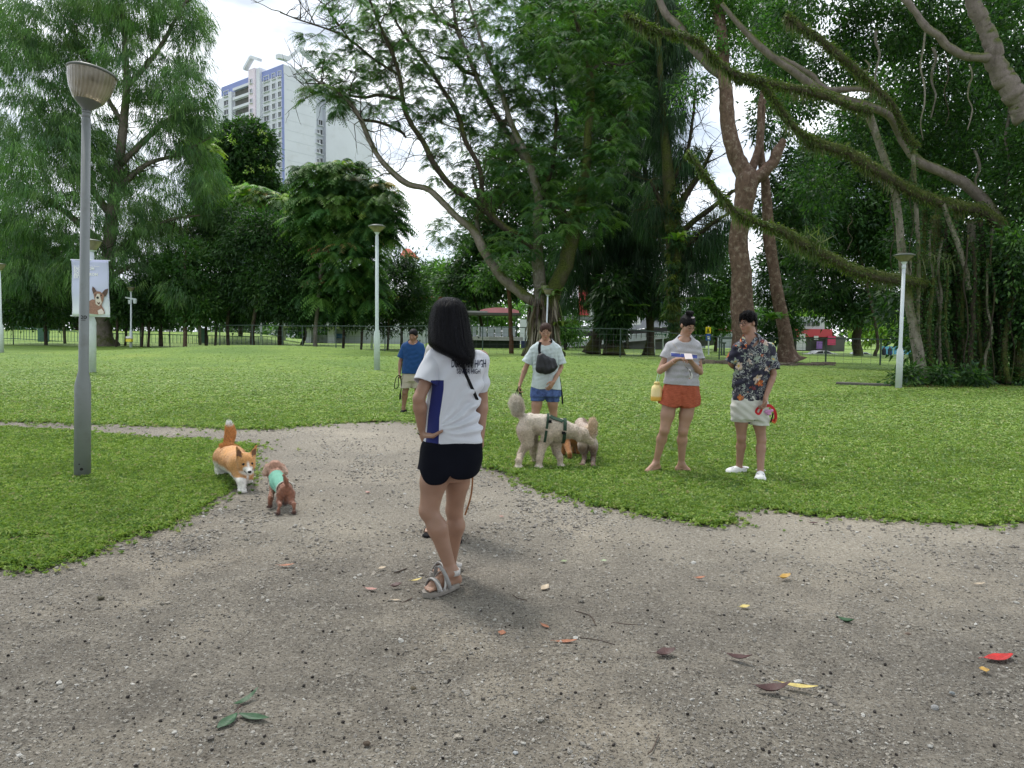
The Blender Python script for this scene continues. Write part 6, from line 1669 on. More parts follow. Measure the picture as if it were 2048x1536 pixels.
# --- low grey slab (drain cover) in the lawn
p0, p1 = G(1672, 770), G(1795, 774)
m = MB(); m.box(((p0.x + p1.x) / 2, (p0.y + p1.y) / 2 + .2, .03), (abs(p1.x - p0.x), .55, .09), rz=math.atan2(p1.y - p0.y, p1.x - p0.x))
tag(m.build('drain_cover', simple('dark_concrete', (.09, .085, .075), .9, .2, 6, .5, 40)), 'low flat dark concrete slab in the grass left of the fig-side lamp post', 'slab')

# --- boundary fence: wire mesh between green posts
M_FENCE = simple('fence_green', (.045, .075, .06), .6, .15, 4)
t = NT('wire_mesh'); v = t.coord('Object'); sx = t.n('ShaderNodeSeparateXYZ'); t.l(v, sx.inputs[0])
M_WIRE = simple('fence_wire', (.09, .11, .10), .5, .1)
FP = [(-260, 683), (-120, 686), (27, 690), (160, 692), (281, 694), (340, 695), (440, 697), (505, 699), (565, 701), (605, 702), (672, 704), (770, 705), (852, 708), (965, 711), (1050, 712), (1240, 716), (1438, 720), (1480, 721), (1545, 723), (1651, 727), (1760, 731), (1850, 735), (1960, 738)]
fence = thing('fence', 'long dark green wire fence with slim posts running behind the lawn', 'fence', G(900, 709))
pts = [G(*p) for p in FP]
for a, p in zip(FP, pts):
    hgt = 2.0 if a[0] < 1400 else 1.5
    m = MB(); m.box(p + Vector((0, 0, hgt / 2)), (.07, .07, hgt)); m.build('post', M_FENCE, fence)
for i in range(len(pts) - 1):
    a, b = pts[i], pts[i + 1]; ha = 2.0 if FP[i][0] < 1400 else 1.5; hb = 2.0 if FP[i + 1][0] < 1400 else 1.5
    m = MB(); m.bar(a + Vector((0, 0, ha)), b + Vector((0, 0, hb)), .06); m.build('rail', M_FENCE, fence)
    m = MB(); n_ = int((b - a).length / .45)
    for k_ in range(1, 5): m.bar(a + Vector((0, 0, ha * k_ / 5)), b + Vector((0, 0, hb * k_ / 5)), .012)
    for k_ in range(1, n_): p = a.lerp(b, k_ / n_); m.bar(p, p + Vector((0, 0, ha + (hb - ha) * k_ / n_)), .010)
    o = m.build('wire', M_WIRE, fence); o['kind'] = 'stuff'
# green railing of the path beyond
rl = thing('railing', 'low green metal railing on the slope beyond the wire fence', 'railing', P(350, 680, 84))
M_RAIL = simple('railing_green', (.03, .10, .07), .55, .15, 4)
def rpt(px, py, Y): return P(px, py, Y)
RP = [(-80, 652, 678), (30, 653, 679), (110, 660, 684), (200, 667, 690), (330, 669, 692), (440, 672, 695), (560, 674, 696)]
for i in range(len(RP) - 1):
    a, b = RP[i], RP[i + 1]; m = MB(); Y_ = 82
    m.bar(rpt(a[0], a[1], Y_), rpt(b[0], b[1], Y_), .08); m.bar(rpt(a[0], a[2] - 2, Y_), rpt(b[0], b[2] - 2, Y_), .07)
    for k_ in range(14):
        f_ = k_ / 14; m.bar(rpt(a[0] + (b[0] - a[0]) * f_, a[1] + (b[1] - a[1]) * f_, Y_), rpt(a[0] + (b[0] - a[0]) * f_, a[2] + (b[2] - a[2]) * f_, Y_), .04)
    m.build('rail_panel', M_RAIL, rl)
for (x0, x1) in ((75, 98), (396, 412)):
    m = MB(); a, b = rpt(x0, 656, 81.5), rpt(x1, 686, 81.5); m.box(((a.x + b.x) / 2, 81.5, (a.z + b.z) / 2), (abs(b.x - a.x), .06, abs(a.z - b.z))); m.build('solid_panel', M_RAIL, rl)
# grassy bank beyond the fence on the left
V = []
for j, Y_ in enumerate(np.linspace(78, 150, 10)):
    for i, px in enumerate(np.linspace(-500, 700, 30)):
        p = P(px, 668, Y_); V.append((p.x, Y_, -.2 + 1.6 * math.sin(min(1, (Y_ - 78) / 30) * 1.57) * (1 - sstep(px, 480, 640))))
tag(mesh_from('bank', V, grid_faces(10, 30), M_BANK, None, True), kind='structure')

# --- low stone edging with bark and rubble, right
M_BARK = simple('grey_brown_bark', (.16, .125, .10), .9, .3, 5, .9, 30)
for k_, (x0, x1, y0, hh, lab) in enumerate(((1395, 1480, 728, .28, 'low dark rubble bank at the foot of the trees left of the man'), (1545, 1668, 731, .16, 'low rubble edging on the grass right of the man'))):
    m = MB(); r = random.Random(k_)
    for i in range(60):
        px = r.uniform(x0, x1); p = G(px, y0 + r.uniform(-2, 1.5)); s_ = r.uniform(.12, .34)
        m.box(p + Vector((0, 0, hh * .4 * r.random())), (s_ * 1.6, s_, s_ * .6), rz=r.uniform(0, 3))
    o = m.build('rubble', M_BARK); tag(o, lab, 'rubble', kind='stuff')

# --- signs near the road
sg = thing('road_sign', 'yellow and blue pedestrian sign on a thin white post', 'sign', G(1417, 716))
Ys = 60; q = lambda px, py, dy=0: P(px, py, Ys + dy)
sg.location = (q(1417, 716).x, Ys, q(1417, 716).z)
m = MB(); m.tube([q(1417, 718), q(1417, 652)], .06, 8); m.build('post', M_PALEP, sg)
m = MB(); a, b = q(1411.5, 654, -.1), q(1421.5, 667, -.1); m.box((a + b) / 2, (b.x - a.x, .05, a.z - b.z)); m.build('yellow_panel', simple('sign_yellow', (.85, .65, .0), .5, 0), sg)
m = MB(); a, b = q(1412, 668, -.1), q(1421, 681, -.1); m.box((a + b) / 2, (b.x - a.x, .05, a.z - b.z)); m.build('blue_panel', simple('sign_blue', (.03, .10, .45), .5, 0), sg)
m = MB(); m.tube([q(1414.5, 665, -.15), q(1416.5, 657, -.15), q(1418.5, 665, -.15)], .05, 5); m.build('figure_symbol', M_INK, sg)
m = MB(); m.bar(q(1414, 673, -.15), q(1419, 673, -.15), .12); m.bar(q(1415, 677, -.15), q(1419, 677, -.15), .12); m.build('bus_symbol', M_WINK, sg)
ss = thing('street_sign', 'green street name sign on two thin pale posts', 'sign', (q(1319, 712).x, Ys, q(1319, 712).z))
for px in (1309, 1326): m = MB(); m.tube([q(px, 712), q(px, 668)], .05, 8); m.build('post', M_PALEP, ss)
m = MB(); a, b = q(1304.5, 667, -.08), q(1331.5, 672, -.08); m.box((a + b) / 2, (b.x - a.x, .05, a.z - b.z)); m.build('name_panel', simple('sign_green', (.0, .12, .06), .5, 0), ss)
m = MB()
for k_ in range(7): a = q(1306.5 + k_ * 3.5, 670.5, -.14); m.box(a, (.10, .01, .10))
o = m.build('lettering', M_WINK, ss); o['kind'] = 'stuff'
# black gate frame beside the signs
gt = thing('gate', 'black metal gate frame standing open by the road', 'gate', q(1450, 712))
m = MB()
for a, b in (((1443, 712), (1443, 677)), ((1443, 677), (1480, 677)), ((1448, 712), (1448, 686)), ((1443, 686), (1452, 686)), ((1422, 711), (1480, 711))): m.bar(q(*a), q(*b), .12)
m.build('frame', M_FENCE, gt)
# ------------------------------------------------------------------ buildings and street beyond the park
M_WALL = simple('white_render', (.58, .60, .66), .8, .04, .15, dirt=((.45, .45, .46), .35))
M_WALL2 = simple('pale_grey_render', (.46, .49, .55), .8, .04, .15)
M_PINK = simple('pale_pink_render', (.66, .58, .66), .8, .04, .2)
M_BLUE = simple('lavender_blue_trim', (.20, .24, .48), .7, .05, .3)
M_PANE = simple('dark_window', (.045, .05, .055), .25, .3, 1.2)
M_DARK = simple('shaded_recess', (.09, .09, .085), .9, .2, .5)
M_REDR = simple('red_tiles', (.42, .10, .06), .8, .15, 2)
M_RED = simple('red_cladding', (.50, .05, .07), .6, .1, 1)
M_CONC = simple('pale_concrete', (.42, .42, .40), .85, .12, .8)

def pbox(m, x0, y0, x1, y1, Y, depth=.4):
    a, b = P(x0, y1, Y), P(x1, y0, Y)
    return m.box(((a.x + b.x) / 2, Y + depth / 2, (a.z + b.z) / 2), (abs(b.x - a.x), depth, abs(b.z - a.z)))
def part(root, name, mat, rects, Y, depth=.4):
    for r_ in rects:
        m = MB(); pbox(m, *r_[:4], Y + (r_[4] if len(r_) > 4 else 0), depth); m.build(name, mat, root)

# tower block
A_ = Vector((P(568, 128, 214).x, 214, 0)); dl = Vector((-.78, .62, 0)).normalized(); dr = Vector((.62, .78, 0)).normalized()
tb = thing('apartment_tower', 'tall white apartment tower with lavender trim, left of the spreading tree', 'apartment block', (A_.x, A_.y, 0))
def onf(px, py, d):      # where the sight line meets the facade through A_
    r_ = ray(px, py); n = Vector((-d.y, d.x, 0)); t_ = (A_ - Vector((0, 0, EYE))).dot(n) / r_.dot(n); return Vector((0, 0, EYE)) + r_ * t_
ztop = onf(567, 129, dl).z
B_ = onf(444, 180, dl); C1 = onf(632, 140, dr); D1 = onf(730, 160, dr)
def wallbox(p, q_, z0, z1, th, nrm, name, mat):
    m = MB(); c = (p + q_) / 2; L_ = (q_ - p).length; d = (q_ - p).normalized(); d.z = 0; m.box((c.x - nrm.x * th / 2, c.y - nrm.y * th / 2, (z0 + z1) / 2), (L_, th, z1 - z0), rz=math.atan2(d.y, d.x)); return m.build(name, mat, tb)
nl_ = Vector((-.62, -.78, 0)); nr_ = Vector((.78, -.62, 0))
fl_ = lambda v: Vector((v.x, v.y, 0))
C1, D1, B_ = fl_(C1), fl_(D1), fl_(B_)
B2 = fl_(onf(430, 180, dl))
m = MB(); core = [A_, C1, C1 + dl * 34, A_ + dl * ((B_ - A_).length)]
m.add([(p.x, p.y, 0) for p in core] + [(p.x, p.y, ztop) for p in core], [(0, 1, 5, 4), (1, 2, 6, 5), (2, 3, 7, 6), (3, 0, 4, 7), (4, 5, 6, 7)]); m.build('wall', M_WALL, tb)
q1 = C1 + dr * 5.2 - nr_ * 2.2; core = [q1, fl_(D1) + dr * 3, fl_(D1) + dr * 3 + dl * 24, q1 + dl * 24]
m = MB(); m.add([(p.x, p.y, 0) for p in core] + [(p.x, p.y, ztop - 3) for p in core], [(0, 1, 5, 4), (1, 2, 6, 5), (2, 3, 7, 6), (3, 0, 4, 7), (4, 5, 6, 7)]); m.build('rear_wing_wall', M_WALL, tb)
q2 = C1 - nr_ * 3.5; m = MB(); core = [q2, q2 + dr * 6, q2 + dr * 6 + dl * 8, q2 + dl * 8]; m.add([(p.x, p.y, 0) for p in core] + [(p.x, p.y, ztop - 1) for p in core], [(0, 1, 5, 4), (1, 2, 6, 5), (2, 3, 7, 6), (3, 0, 4, 7), (4, 5, 6, 7)]); m.build('stair_recess', M_WALL2, tb)
# left low wing
p_ = B_ - nl_ * 3; m = MB(); core = [p_, p_ + dl * 9, p_ + dl * 9 + dr * 12, p_ + dr * 12]; m.add([(p.x, p.y, 0) for p in core] + [(p.x, p.y, ztop - 1.4) for p in core], [(0, 1, 5, 4), (1, 2, 6, 5), (2, 3, 7, 6), (3, 0, 4, 7), (4, 5, 6, 7)]); m.build('side_wing_wall', M_WALL, tb)
F_ = lambda px: fl_(onf(px, 300, dl)); Rr = lambda px: fl_(onf(px, 300, dr))
wallbox(F_(568) + nl_ * .12, F_(445) + nl_ * .12, ztop - 2.6, ztop + .1, .5, nl_, 'top_band', M_BLUE); wallbox(F_(569) + nl_ * .1, F_(564.5) + nl_ * .1, 0, ztop - 2.6, .4, nl_, 'edge_band', M_BLUE)
wallbox(F_(518.5) + nl_ * 1.3, F_(506) + nl_ * 1.3, 0, ztop + 1.5, 2.4, nl_, 'lift_tower_wall', M_PINK); wallbox(F_(526) + nl_ * .9, F_(518.6) + nl_ * .9, 0, ztop + 1.2, 2.2, nl_, 'lift_tower_side', M_WALL)
m = MB()
for a, b, z0, z1 in ((501, 515, 1.8, 4.6), (515, 530, 4.6, 3.0)): pa, pb = F_(a) + nl_ * 1.5, F_(b) + nl_ * 1.5; m.bar((pa.x, pa.y, ztop + z0), (pb.x, pb.y, ztop + z1), 1.4, .8)
m.build('roof_gable', M_WALL, tb); m = MB()
g0, g1, g2 = Rr(556) + nr_ * 0, Rr(600), Rr(640)
m.bar((g0.x, g0.y, ztop + 1.6), (Rr(576).x, Rr(576).y, ztop + 1.8), 1.6, 1.2); m.bar((Rr(576).x, Rr(576).y, ztop + 1.8), (g1.x, g1.y, ztop + 6), 1.4, 1.0); m.bar((g1.x, g1.y, ztop + 6), (g2.x, g2.y, ztop + 3), 1.4, 1.0); m.build('main_gable', M_WALL, tb)
wallbox(F_(470) + nl_ * 1.0, F_(464) + nl_ * 1.0, 0, ztop - 2.7, 1.2, nl_, 'pier', M_WALL)
def win_mesh(w, h):
    m = MB(); m.box((0, 0, 0), (w, .08, h)); n0 = len(m.F)
    for sx_ in (-1, 1): m.box((sx_ * (w / 2 + .06), -.1, 0), (.16, .3, h + .3))
    m.box((0, -.1, h / 2 + .12), (w + .3, .3, .16)); m.box((0, -.2, -h / 2 - .14), (w + .5, .55, .2)); m.box((0, -.08, 0), (.10, .14, h))
    o = m.build('window', [M_PANE, M_WALL], None, midx=[0] * n0 + [1] * (len(m.F) - n0)); return o
WN = {w: win_mesh(w, h) for w, h in ((2.6, 1.5), (1.5, 1.5), (1.0, 1.0))}
used_w = set()
def put_win(w, p, nrm):
    o = WN[w]
    if w in used_w: o = o.copy(); COL.objects.link(o)
    used_w.add(w); o.parent = tb; o.location = Vector(p) - tb.location; o.rotation_euler = (0, 0, math.atan2(nrm.x, -nrm.y))
z0 = onf(562, 148, dl).z
for r_i in range(14):
    z = z0 - 2.87 * r_i
    for px, w in ((561.5, 1.5), (549.5, 1.5), (535, 2.6), (455, 2.6)): p = F_(px) + nl_ * .06; put_win(w, (p.x, p.y, z), nl_)
    p = F_(512) + nl_ * 1.36; put_win(1.0, (p.x, p.y, z + .2), nl_)
    p = F_(438) - nl_ * 2.9; put_win(1.5, (p.x, p.y, z - .4), nl_)
    for px, off in ((638, .06),): p = Rr(px - 3) + nr_ * off; put_win(1.0, (p.x, p.y, z - 14), nr_)
    p = q2 + dr * 1.4 + nr_ * .06; put_win(1.0, (p.x, p.y, z - 10), nr_); p = q2 + dr * 4 + nr_ * .06; put_win(1.5, (p.x, p.y, z - 10), nr_)
    # long balcony openings with white parapets
    a, b = F_(504.5) + nl_ * .02, F_(472) + nl_ * .02
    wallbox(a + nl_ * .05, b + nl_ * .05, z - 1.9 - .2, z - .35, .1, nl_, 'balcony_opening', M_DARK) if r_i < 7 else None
    wallbox(a + nl_ * .9, b + nl_ * .9, z - .5 + .2 , z + .9 - .4, .3, nl_, 'balcony_parapet', M_WALL) if r_i < 7 else None
    a, b = Rr(573) + nr_ * .03, Rr(628) + nr_ * .03; wallbox(a, b, z - 1.52, z - 1.44, .1, nr_, 'panel_joint', M_WALL2)
    a, b = q1 + dr * 1 + nr_ * .03, q1 + dr * 14 + nr_ * .03; wallbox(a, b, z - 4.52, z - 4.44, .1, nr_, 'panel_joint', M_WALL2)

# two small towers with red hip roofs
for x0, x1, yr, ye, yb, lab in ((752, 782, 467, 485, 540, 'distant white tower top with red hip roof just right of the tall lamp head'), (801, 832, 497, 511, 545, 'second small distant tower with orange-red pyramid roof, right of the first')):
    Y = 262; t_ = thing('tower_building', lab, 'building', P((x0 + x1) / 2, 640, Y), 'distant towers with red roofs')
    part(t_, 'wall', M_WALL, [(x0 + 1.5, ye, x1 - 3, yb)], Y, 6); a, b, c = P(x0 - 1, ye, Y - 1), P(x1 + 1, ye, Y - 1), P((x0 + x1) / 2 - 3, yr, Y + 3)
    V = [(a.x, Y - 1, a.z), (b.x, Y - 1, a.z), (b.x, Y + 8, a.z), (a.x, Y + 8, a.z), (c.x - 1, Y + 3, c.z), (c.x + 1, Y + 3, c.z), (a.x, Y - 1, a.z - .5), (b.x, Y - 1, a.z - .5), (b.x, Y + 8, a.z - .5), (a.x, Y + 8, a.z - .5)]
    mesh_from('roof', V, [(0, 1, 5, 4), (1, 2, 5), (2, 3, 4, 5), (3, 0, 4), (6, 7, 1, 0), (7, 8, 2, 1), (9, 6, 0, 3), (9, 8, 7, 6)], M_REDR, t_); part(t_, 'band', M_WALL2, [(x0 + 1, ye + 11, x1 - 2.5, ye + 12)], Y - .2, .3)

Y = 150; t_ = thing('red_building', 'red and white panelled building glimpsed right of the fern-draped fork', 'building', P(1178, 690, Y))
part(t_, 'red_panel', M_RED, [(1158, 566, 1179, 630)], Y, 2); part(t_, 'white_wall', M_WALL, [(1179.2, 590, 1215, 632)], Y + .5, 2); part(t_, 'window', M_PANE, [(1183, 598, 1186, 606), (1183, 612, 1186, 618), (1190, 598, 1193, 606)], Y + .3, .3)

# ramp and footbridge
Y = 84; t_ = thing('footbridge_ramp', 'white-walled pedestrian ramp and footbridge rising to the right behind the trunks', 'footbridge', P(1230, 705, Y))
def para(name, mat, pts, th=.3, dy=0):     # pts: [(px, ytop, ybot)]
    for i in range(len(pts) - 1):
        a, b = pts[i], pts[i + 1]; q_ = [P(a[0], a[2], Y + dy), P(b[0], b[2], Y + dy), P(b[0], b[1], Y + dy), P(a[0], a[1], Y + dy)]
        V = [tuple(v) for v in q_] + [(v.x, v.y + th, v.z) for v in q_]; mesh_from(name, V, [(0, 1, 2, 3), (5, 4, 7, 6), (3, 2, 6, 7), (1, 0, 4, 5), (0, 3, 7, 4), (2, 1, 5, 6)], mat, t_)
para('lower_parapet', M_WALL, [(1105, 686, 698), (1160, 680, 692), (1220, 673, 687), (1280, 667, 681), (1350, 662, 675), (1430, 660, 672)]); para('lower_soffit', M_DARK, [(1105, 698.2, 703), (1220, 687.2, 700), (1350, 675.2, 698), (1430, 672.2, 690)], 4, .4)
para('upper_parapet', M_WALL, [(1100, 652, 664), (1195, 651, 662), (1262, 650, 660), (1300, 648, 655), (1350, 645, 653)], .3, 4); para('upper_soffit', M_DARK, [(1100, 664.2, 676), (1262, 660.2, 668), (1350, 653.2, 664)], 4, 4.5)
para('canopy', M_WALL, [(1120, 632, 637), (1195, 634, 640), (1230, 636, 640)], 3, 4)
part(t_, 'column', M_WALL, [(1151, 637, 1154, 655, 4.2), (1175, 640, 1178, 655, 4.2), (1206, 640, 1208, 655, 4.2)], Y, .3)
for k in range(24): part(t_, 'baluster', M_INK, [(1112 + k * 10, 681 - k * .9, 1113.1 + k * 10, 693 - k * 1.0, -.12)], Y, .08)
Y = 92; t_ = thing('white_annex', 'white annex with dark window and blue rings on its roof, behind the hair bun', 'building', P(1350, 700, Y))
part(t_, 'wall', M_WALL, [(1282, 620, 1352, 652), (1360, 622, 1480, 662)], Y, 5); part(t_, 'window', M_PANE, [(1296, 631, 1314, 641, -.1), (1322, 631, 1331.5, 640.5, -.1)], Y, .2); part(t_, 'awning', M_RED, [(1434, 657, 1466, 662, -.6)], Y, .8)
part(t_, 'hoarding', M_WALL2, [(1434, 666, 1478, 696, -.8), (1395, 668, 1412, 696, -.8)], Y, .2)
rb_ = simple('ring_blue', (.10, .38, .55), .5, .1)
for k, px in enumerate((1302, 1313, 1324, 1335)):
    m = MB(); c = P(px, 611, Y - .3); m.tube([c + Vector((math.cos(a) * .34, 0, math.sin(a) * .42)) for a in np.linspace(0, 6.283, 17)], .09, 6, False); m.build('ring', rb_, t_)
part(t_, 'sign_backing', M_WALL, [(1290, 603, 1345, 619, .1)], Y, .2)
Y = 88; t_ = thing('shop_building', 'low building with white window band and red shopfronts seen right of the leaning trunk', 'building', P(1615, 705, Y))
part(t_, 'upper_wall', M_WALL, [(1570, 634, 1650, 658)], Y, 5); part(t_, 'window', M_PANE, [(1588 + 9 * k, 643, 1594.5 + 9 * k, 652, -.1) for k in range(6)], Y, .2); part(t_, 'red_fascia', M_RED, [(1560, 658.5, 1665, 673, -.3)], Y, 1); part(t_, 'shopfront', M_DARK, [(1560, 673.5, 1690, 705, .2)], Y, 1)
part(t_, 'poster', simple('poster_white', (.6, .6, .62), .6), [(1628, 672, 1637, 679, -.5), (1593, 676, 1612, 700, -.5), (1600, 667, 1611, 676, -.5)], Y, .1); part(t_, 'poster', simple('poster_purple', (.25, .12, .40), .6), [(1633, 683, 1645, 698, -.5)], Y, .1); part(t_, 'poster', simple('poster_red', (.5, .04, .12), .6), [(1655, 672, 1672, 690, -.5)], Y, .1)
Y = 74; t_ = thing('hoarding', 'long light blue hoarding seen behind the white lamp post', 'hoarding', P(1810, 716, Y)); hb = simple('light_blue_board', (.13, .42, .62), .6, .08, 1)
for k in range(5): part(t_, 'panel', hb, [(1764 + 24 * k, 693, 1787 + 24 * k, 715)], Y, .12)
M_CLO = [simple('far_cloth_dark', (.02, .025, .04), .8), simple('far_cloth_navy', (.03, .05, .12), .8)]; sk_ = simple('far_skin', (.2, .12, .08), .7)
for k, px in enumerate((1768, 1780)):
    Yp = 70; t_ = thing('person', ('figure in black at the left end of the light blue hoarding', 'figure in dark clothes with bag before the light blue hoarding')[k], 'person', P(px, 712 + 5, Yp)); q = lambda x, y_, d=0: vec(P(px + x, y_, Yp + d))
    V, F = solid([cone(q(0, 700), q(0, 706), .2, .17, .1, ((0, 1, 0), .6)), cone(q(-1.5, 707), q(-2, 716), .09, .06, .05), cone(q(1.5, 707), q(2, 716), .09, .06, .05), cone(q(-3, 701), q(-4, 708), .06, .04, .03), cone(q(3, 701), q(4, 708), .06, .04, .03), ell(q(0, 696.5), (.10, .11, .13), .03)], .03); z = V[:, 2]
    mesh_from('body', V, F, M_CLO[k], t_, True); V, F = solid([ell(q(0, 696.6, -.03), (.085, .09, .11), .0)], .03); mesh_from('head', V, F, sk_, t_, True)

def car(x0, x1, ybase, ytop, Y, label, paint):
    a, b = P(x0, ybase, Y), P(x1, ybase, Y); L_ = b.x - a.x; H = P(x0, ytop, Y).z - a.z; t_ = thing('parked_car', label, 'car', Vector((a.x + L_ / 2, Y, a.z)), 'cars parked along the road')
    prof = [(0, .18), (.0, .48), (.06, .56), (.24, .62), (.36, .93), (.46, 1.0), (.66, .99), (.80, .74), (.93, .66), (1, .52), (1, .2), (.9, .16), (.1, .16)]
    def ext(pr, y0, y1, name, mat):
        V = [(a.x + p[0] * L_, Y + y0, a.z + p[1] * H) for p in pr] + [(a.x + p[0] * L_, Y + y1, a.z + p[1] * H) for p in pr]; n = len(pr)
        o = mesh_from(name, V, [tuple(range(n)), tuple(range(n, 2 * n))[::-1]] + [(i, n + i, n + (i + 1) % n, (i + 1) % n) for i in range(n)], mat, t_); bv = o.modifiers.new('b', 'BEVEL'); bv.width = .05; bv.segments = 2; return o
    ext(prof, 0, 1.7, 'body', paint); ext([(.27, .63), (.37, .90), (.47, .96), (.52, .96), (.52, .64)], -.012, .05, 'window', M_PANE); ext([(.54, .64), (.54, .96), (.65, .95), (.77, .72), (.77, .65)], -.012, .05, 'window', M_PANE)
    for w in (.2, .8):
        m = MB(); c = Vector((a.x + w * L_, Y - .02, a.z + .22 * H)); m.lathe([(.001, .0), (.2, .0), (.3, .02), (.32, .1), (.3, .2), (.001, .2)], c, 16, Matrix.Rotation(R(90), 3, 'X') @ Matrix.Scale(-1, 3, (0, 0, 1))); w_ = m.build('wheel', M_BLACK, t_)
        m = MB(); m.lathe([(.001, -.01), (.19, -.01), (.2, .01)], c, 12, Matrix.Rotation(R(90), 3, 'X') @ Matrix.Scale(-1, 3, (0, 0, 1))); m.build('hubcap', M_GLASSD, w_)
car(1612, 1678, 717, 701, 70, 'white car parked behind the fence right of the leaning trunk', simple('white_paint', (.7, .72, .74), .25, .02))
car(1698, 1752, 718, 704, 73, 'pale silver car half hidden by the dark low-branching tree', simple('silver_paint', (.5, .55, .58), .25, .02))
# road beyond the right-hand fence
V = [(6, 76, .0), (90, 64, .0), (96, 78, .0), (6, 90, .0)]; V = [(x, y, .03) for x, y, z in V]
tag(mesh_from('road', V, [(0, 1, 2, 3)], simple('asphalt', (.06, .06, .06), .9, .1, 1)), kind='structure')

# pavilion with red roof
Y = 80; t_ = thing('pavilion', 'raised walkway with grey panels and pink-red curved roof left of the fern-draped fork', 'pavilion', P(990, 705, Y))
V = []; n_ = 9
for j in range(2):
    for k in range(n_): f_ = k / (n_ - 1); p = P(960 + 78 * f_, 626 - 11 * math.sin(math.pi * (.12 + .80 * f_)) ** .6, Y + 3 * j); V.append(tuple(p))
for k in range(n_): p = P(960 + 78 * k / (n_ - 1), 627, Y); V.append((p.x, Y - .6, p.z))
F = [(k, k + 1, n_ + k + 1, n_ + k) for k in range(n_ - 1)] + [(2 * n_ + k, 2 * n_ + k + 1, k + 1, k) for k in range(n_ - 1)]
mesh_from('roof', V, F, simple('pinkish_red_roof', (.55, .22, .22), .5, .1, 1), t_); part(t_, 'eave', M_DARK, [(928, 626, 1042, 629, -.8)], Y, 4.5); part(t_, 'eave_trim', M_CONC, [(925, 622, 975, 625, -.6)], Y, 4)
part(t_, 'post', M_FENCE, [(955, 629, 957, 676), (1032, 629, 1034.5, 690), (974, 629, 975.5, 650)], Y, .25); part(t_, 'white_post', M_WALL, [(955.5, 648, 959, 676, -.4), (926, 650, 928, 676, -.4)], Y, .3)
part(t_, 'panel', M_WALL2, [(934, 652, 943, 674), (945, 652, 953, 674)] + [(961 + 14.4 * k, 653, 973.4 + 14.4 * k, 673) for k in range(5)], Y, .12); part(t_, 'mullion', M_INK, [(959.2 + 14.4 * k, 652, 960.6 + 14.4 * k, 674, -.05) for k in range(6)], Y, .2)
part(t_, 'slab', M_CONC, [(925, 674.3, 1046, 680, -.4)], Y, 4); part(t_, 'base_wall', simple('dark_green_wall', (.035, .05, .04), .9, .2, .6), [(945, 680.2, 1040, 700, .3)], Y, 3); part(t_, 'blue_bin', simple('navy_box', (.02, .03, .09), .6), [(1042, 682, 1060, 696, -1)], Y, 1)
Y = 100; t_ = thing('elevated_road', 'white elevated deck on pillars behind the low trees in the left middle', 'flyover', P(640, 695, Y))
part(t_, 'deck', M_WALL, [(552, 645, 722, 651)], Y, 8); part(t_, 'deck_shadow_beam', M_CONC, [(560, 651.2, 715, 655, 1)], Y, 6); part(t_, 'pillar', M_WALL, [(611, 655, 622, 690), (560, 655, 566, 690), (655, 655, 668, 690)], Y + 1.5, 1.2); part(t_, 'wall', M_WALL2, [(668, 662, 850, 688), (624, 670, 655, 688)], Y + 3, .5); part(t_, 'blue_panel', simple('blue_board', (.05, .15, .40), .6), [(672, 668, 690, 676)], Y + 2.6, .2)
Y = 118; t_ = thing('school_block', 'white buildings glimpsed through the leaves behind the blue-shirted woman', 'building', P(830, 690, Y))
part(t_, 'wall', M_WALL, [(740, 600, 935, 690), (1040, 640, 1120, 692)], Y, 8); part(t_, 'window', M_PANE, [(750 + 22 * k, 612 + 18 * j, 764 + 22 * k, 620 + 18 * j, -.1) for k in range(8) for j in range(2)], Y, .2); part(t_, 'roof', M_REDR, [(738, 594, 938, 600, -.6)], Y, 9)
# ------------------------------------------------------------------ trees
def leaf_mat(name, trans=.35, rough=.5, spec=.35):
    t = NT(name)
    c = t.attr('col'); t.col(c).rough(rough); t.bs.inputs['Specular IOR Level'].default_value = spec
    tr = t.n('ShaderNodeBsdfTranslucent'); t.l(t.mix(1.0, c, (1.3, 1.7, .5), 'MULTIPLY'), tr.inputs['Color'])
    ms = t.n('ShaderNodeMixShader'); ms.inputs[0].default_value = trans
    t.l(t.bs.outputs[0], ms.inputs[1]); t.l(tr.outputs[0], ms.inputs[2]); t.l(ms.outputs[0], t.out.inputs['Surface'])
    return t.m
M_LEAF = leaf_mat('tree_leaf')
def bark(name, a, b, sc=(6, 6, 1.4), moss=0.0, bump=.9, spots=None):
    t = NT(name); v = t.coord('Object', sc); v2 = t.coord('Object')
    n = t.noise(v, 1.2, 7, .7, .4); m = t.noise(v2, .9, 5, .7)
    c = t.ramp(n, [(.3, a), (.7, b)])
    c = t.mix(t.ramp(t.noise(v2, 7, 5, .8), [(.5, 0), (.7, .5)]), c, tuple(np.array(a) * .45))
    if spots: c = t.mix(t.ramp(t.noise(v2, 3.5, 6, .75), [(.52, 0), (.62, .8)]), c, spots)
    if moss:
        g = t.n('ShaderNodeNewGeometry'); s_ = t.n('ShaderNodeSeparateXYZ'); t.l(g.outputs['Normal'], s_.inputs[0])
        mm = t.math('MULTIPLY', t.ramp(t.math('ADD', t.math('MULTIPLY', s_.outputs[2], .35), m), [(.55 - .25 * moss, 0), (.75 - .2 * moss, 1)]), 1.0)
        c = t.mix(mm, c, t.ramp(t.noise(v2, 12, 4), [(.3, (.035, .05, .012)), (.7, (.11, .13, .03))]))
    t.col(c).rough(.9); t.bs.inputs['Specular IOR Level'].default_value = .2
    t.bump(t.math('ADD', n, t.math('MULTIPLY', t.noise(v2, 9, 5, .8), .7)), bump, .12); return t.m
B_DARK = bark('dark_bark', (.030, .024, .018), (.085, .068, .052), moss=.3)
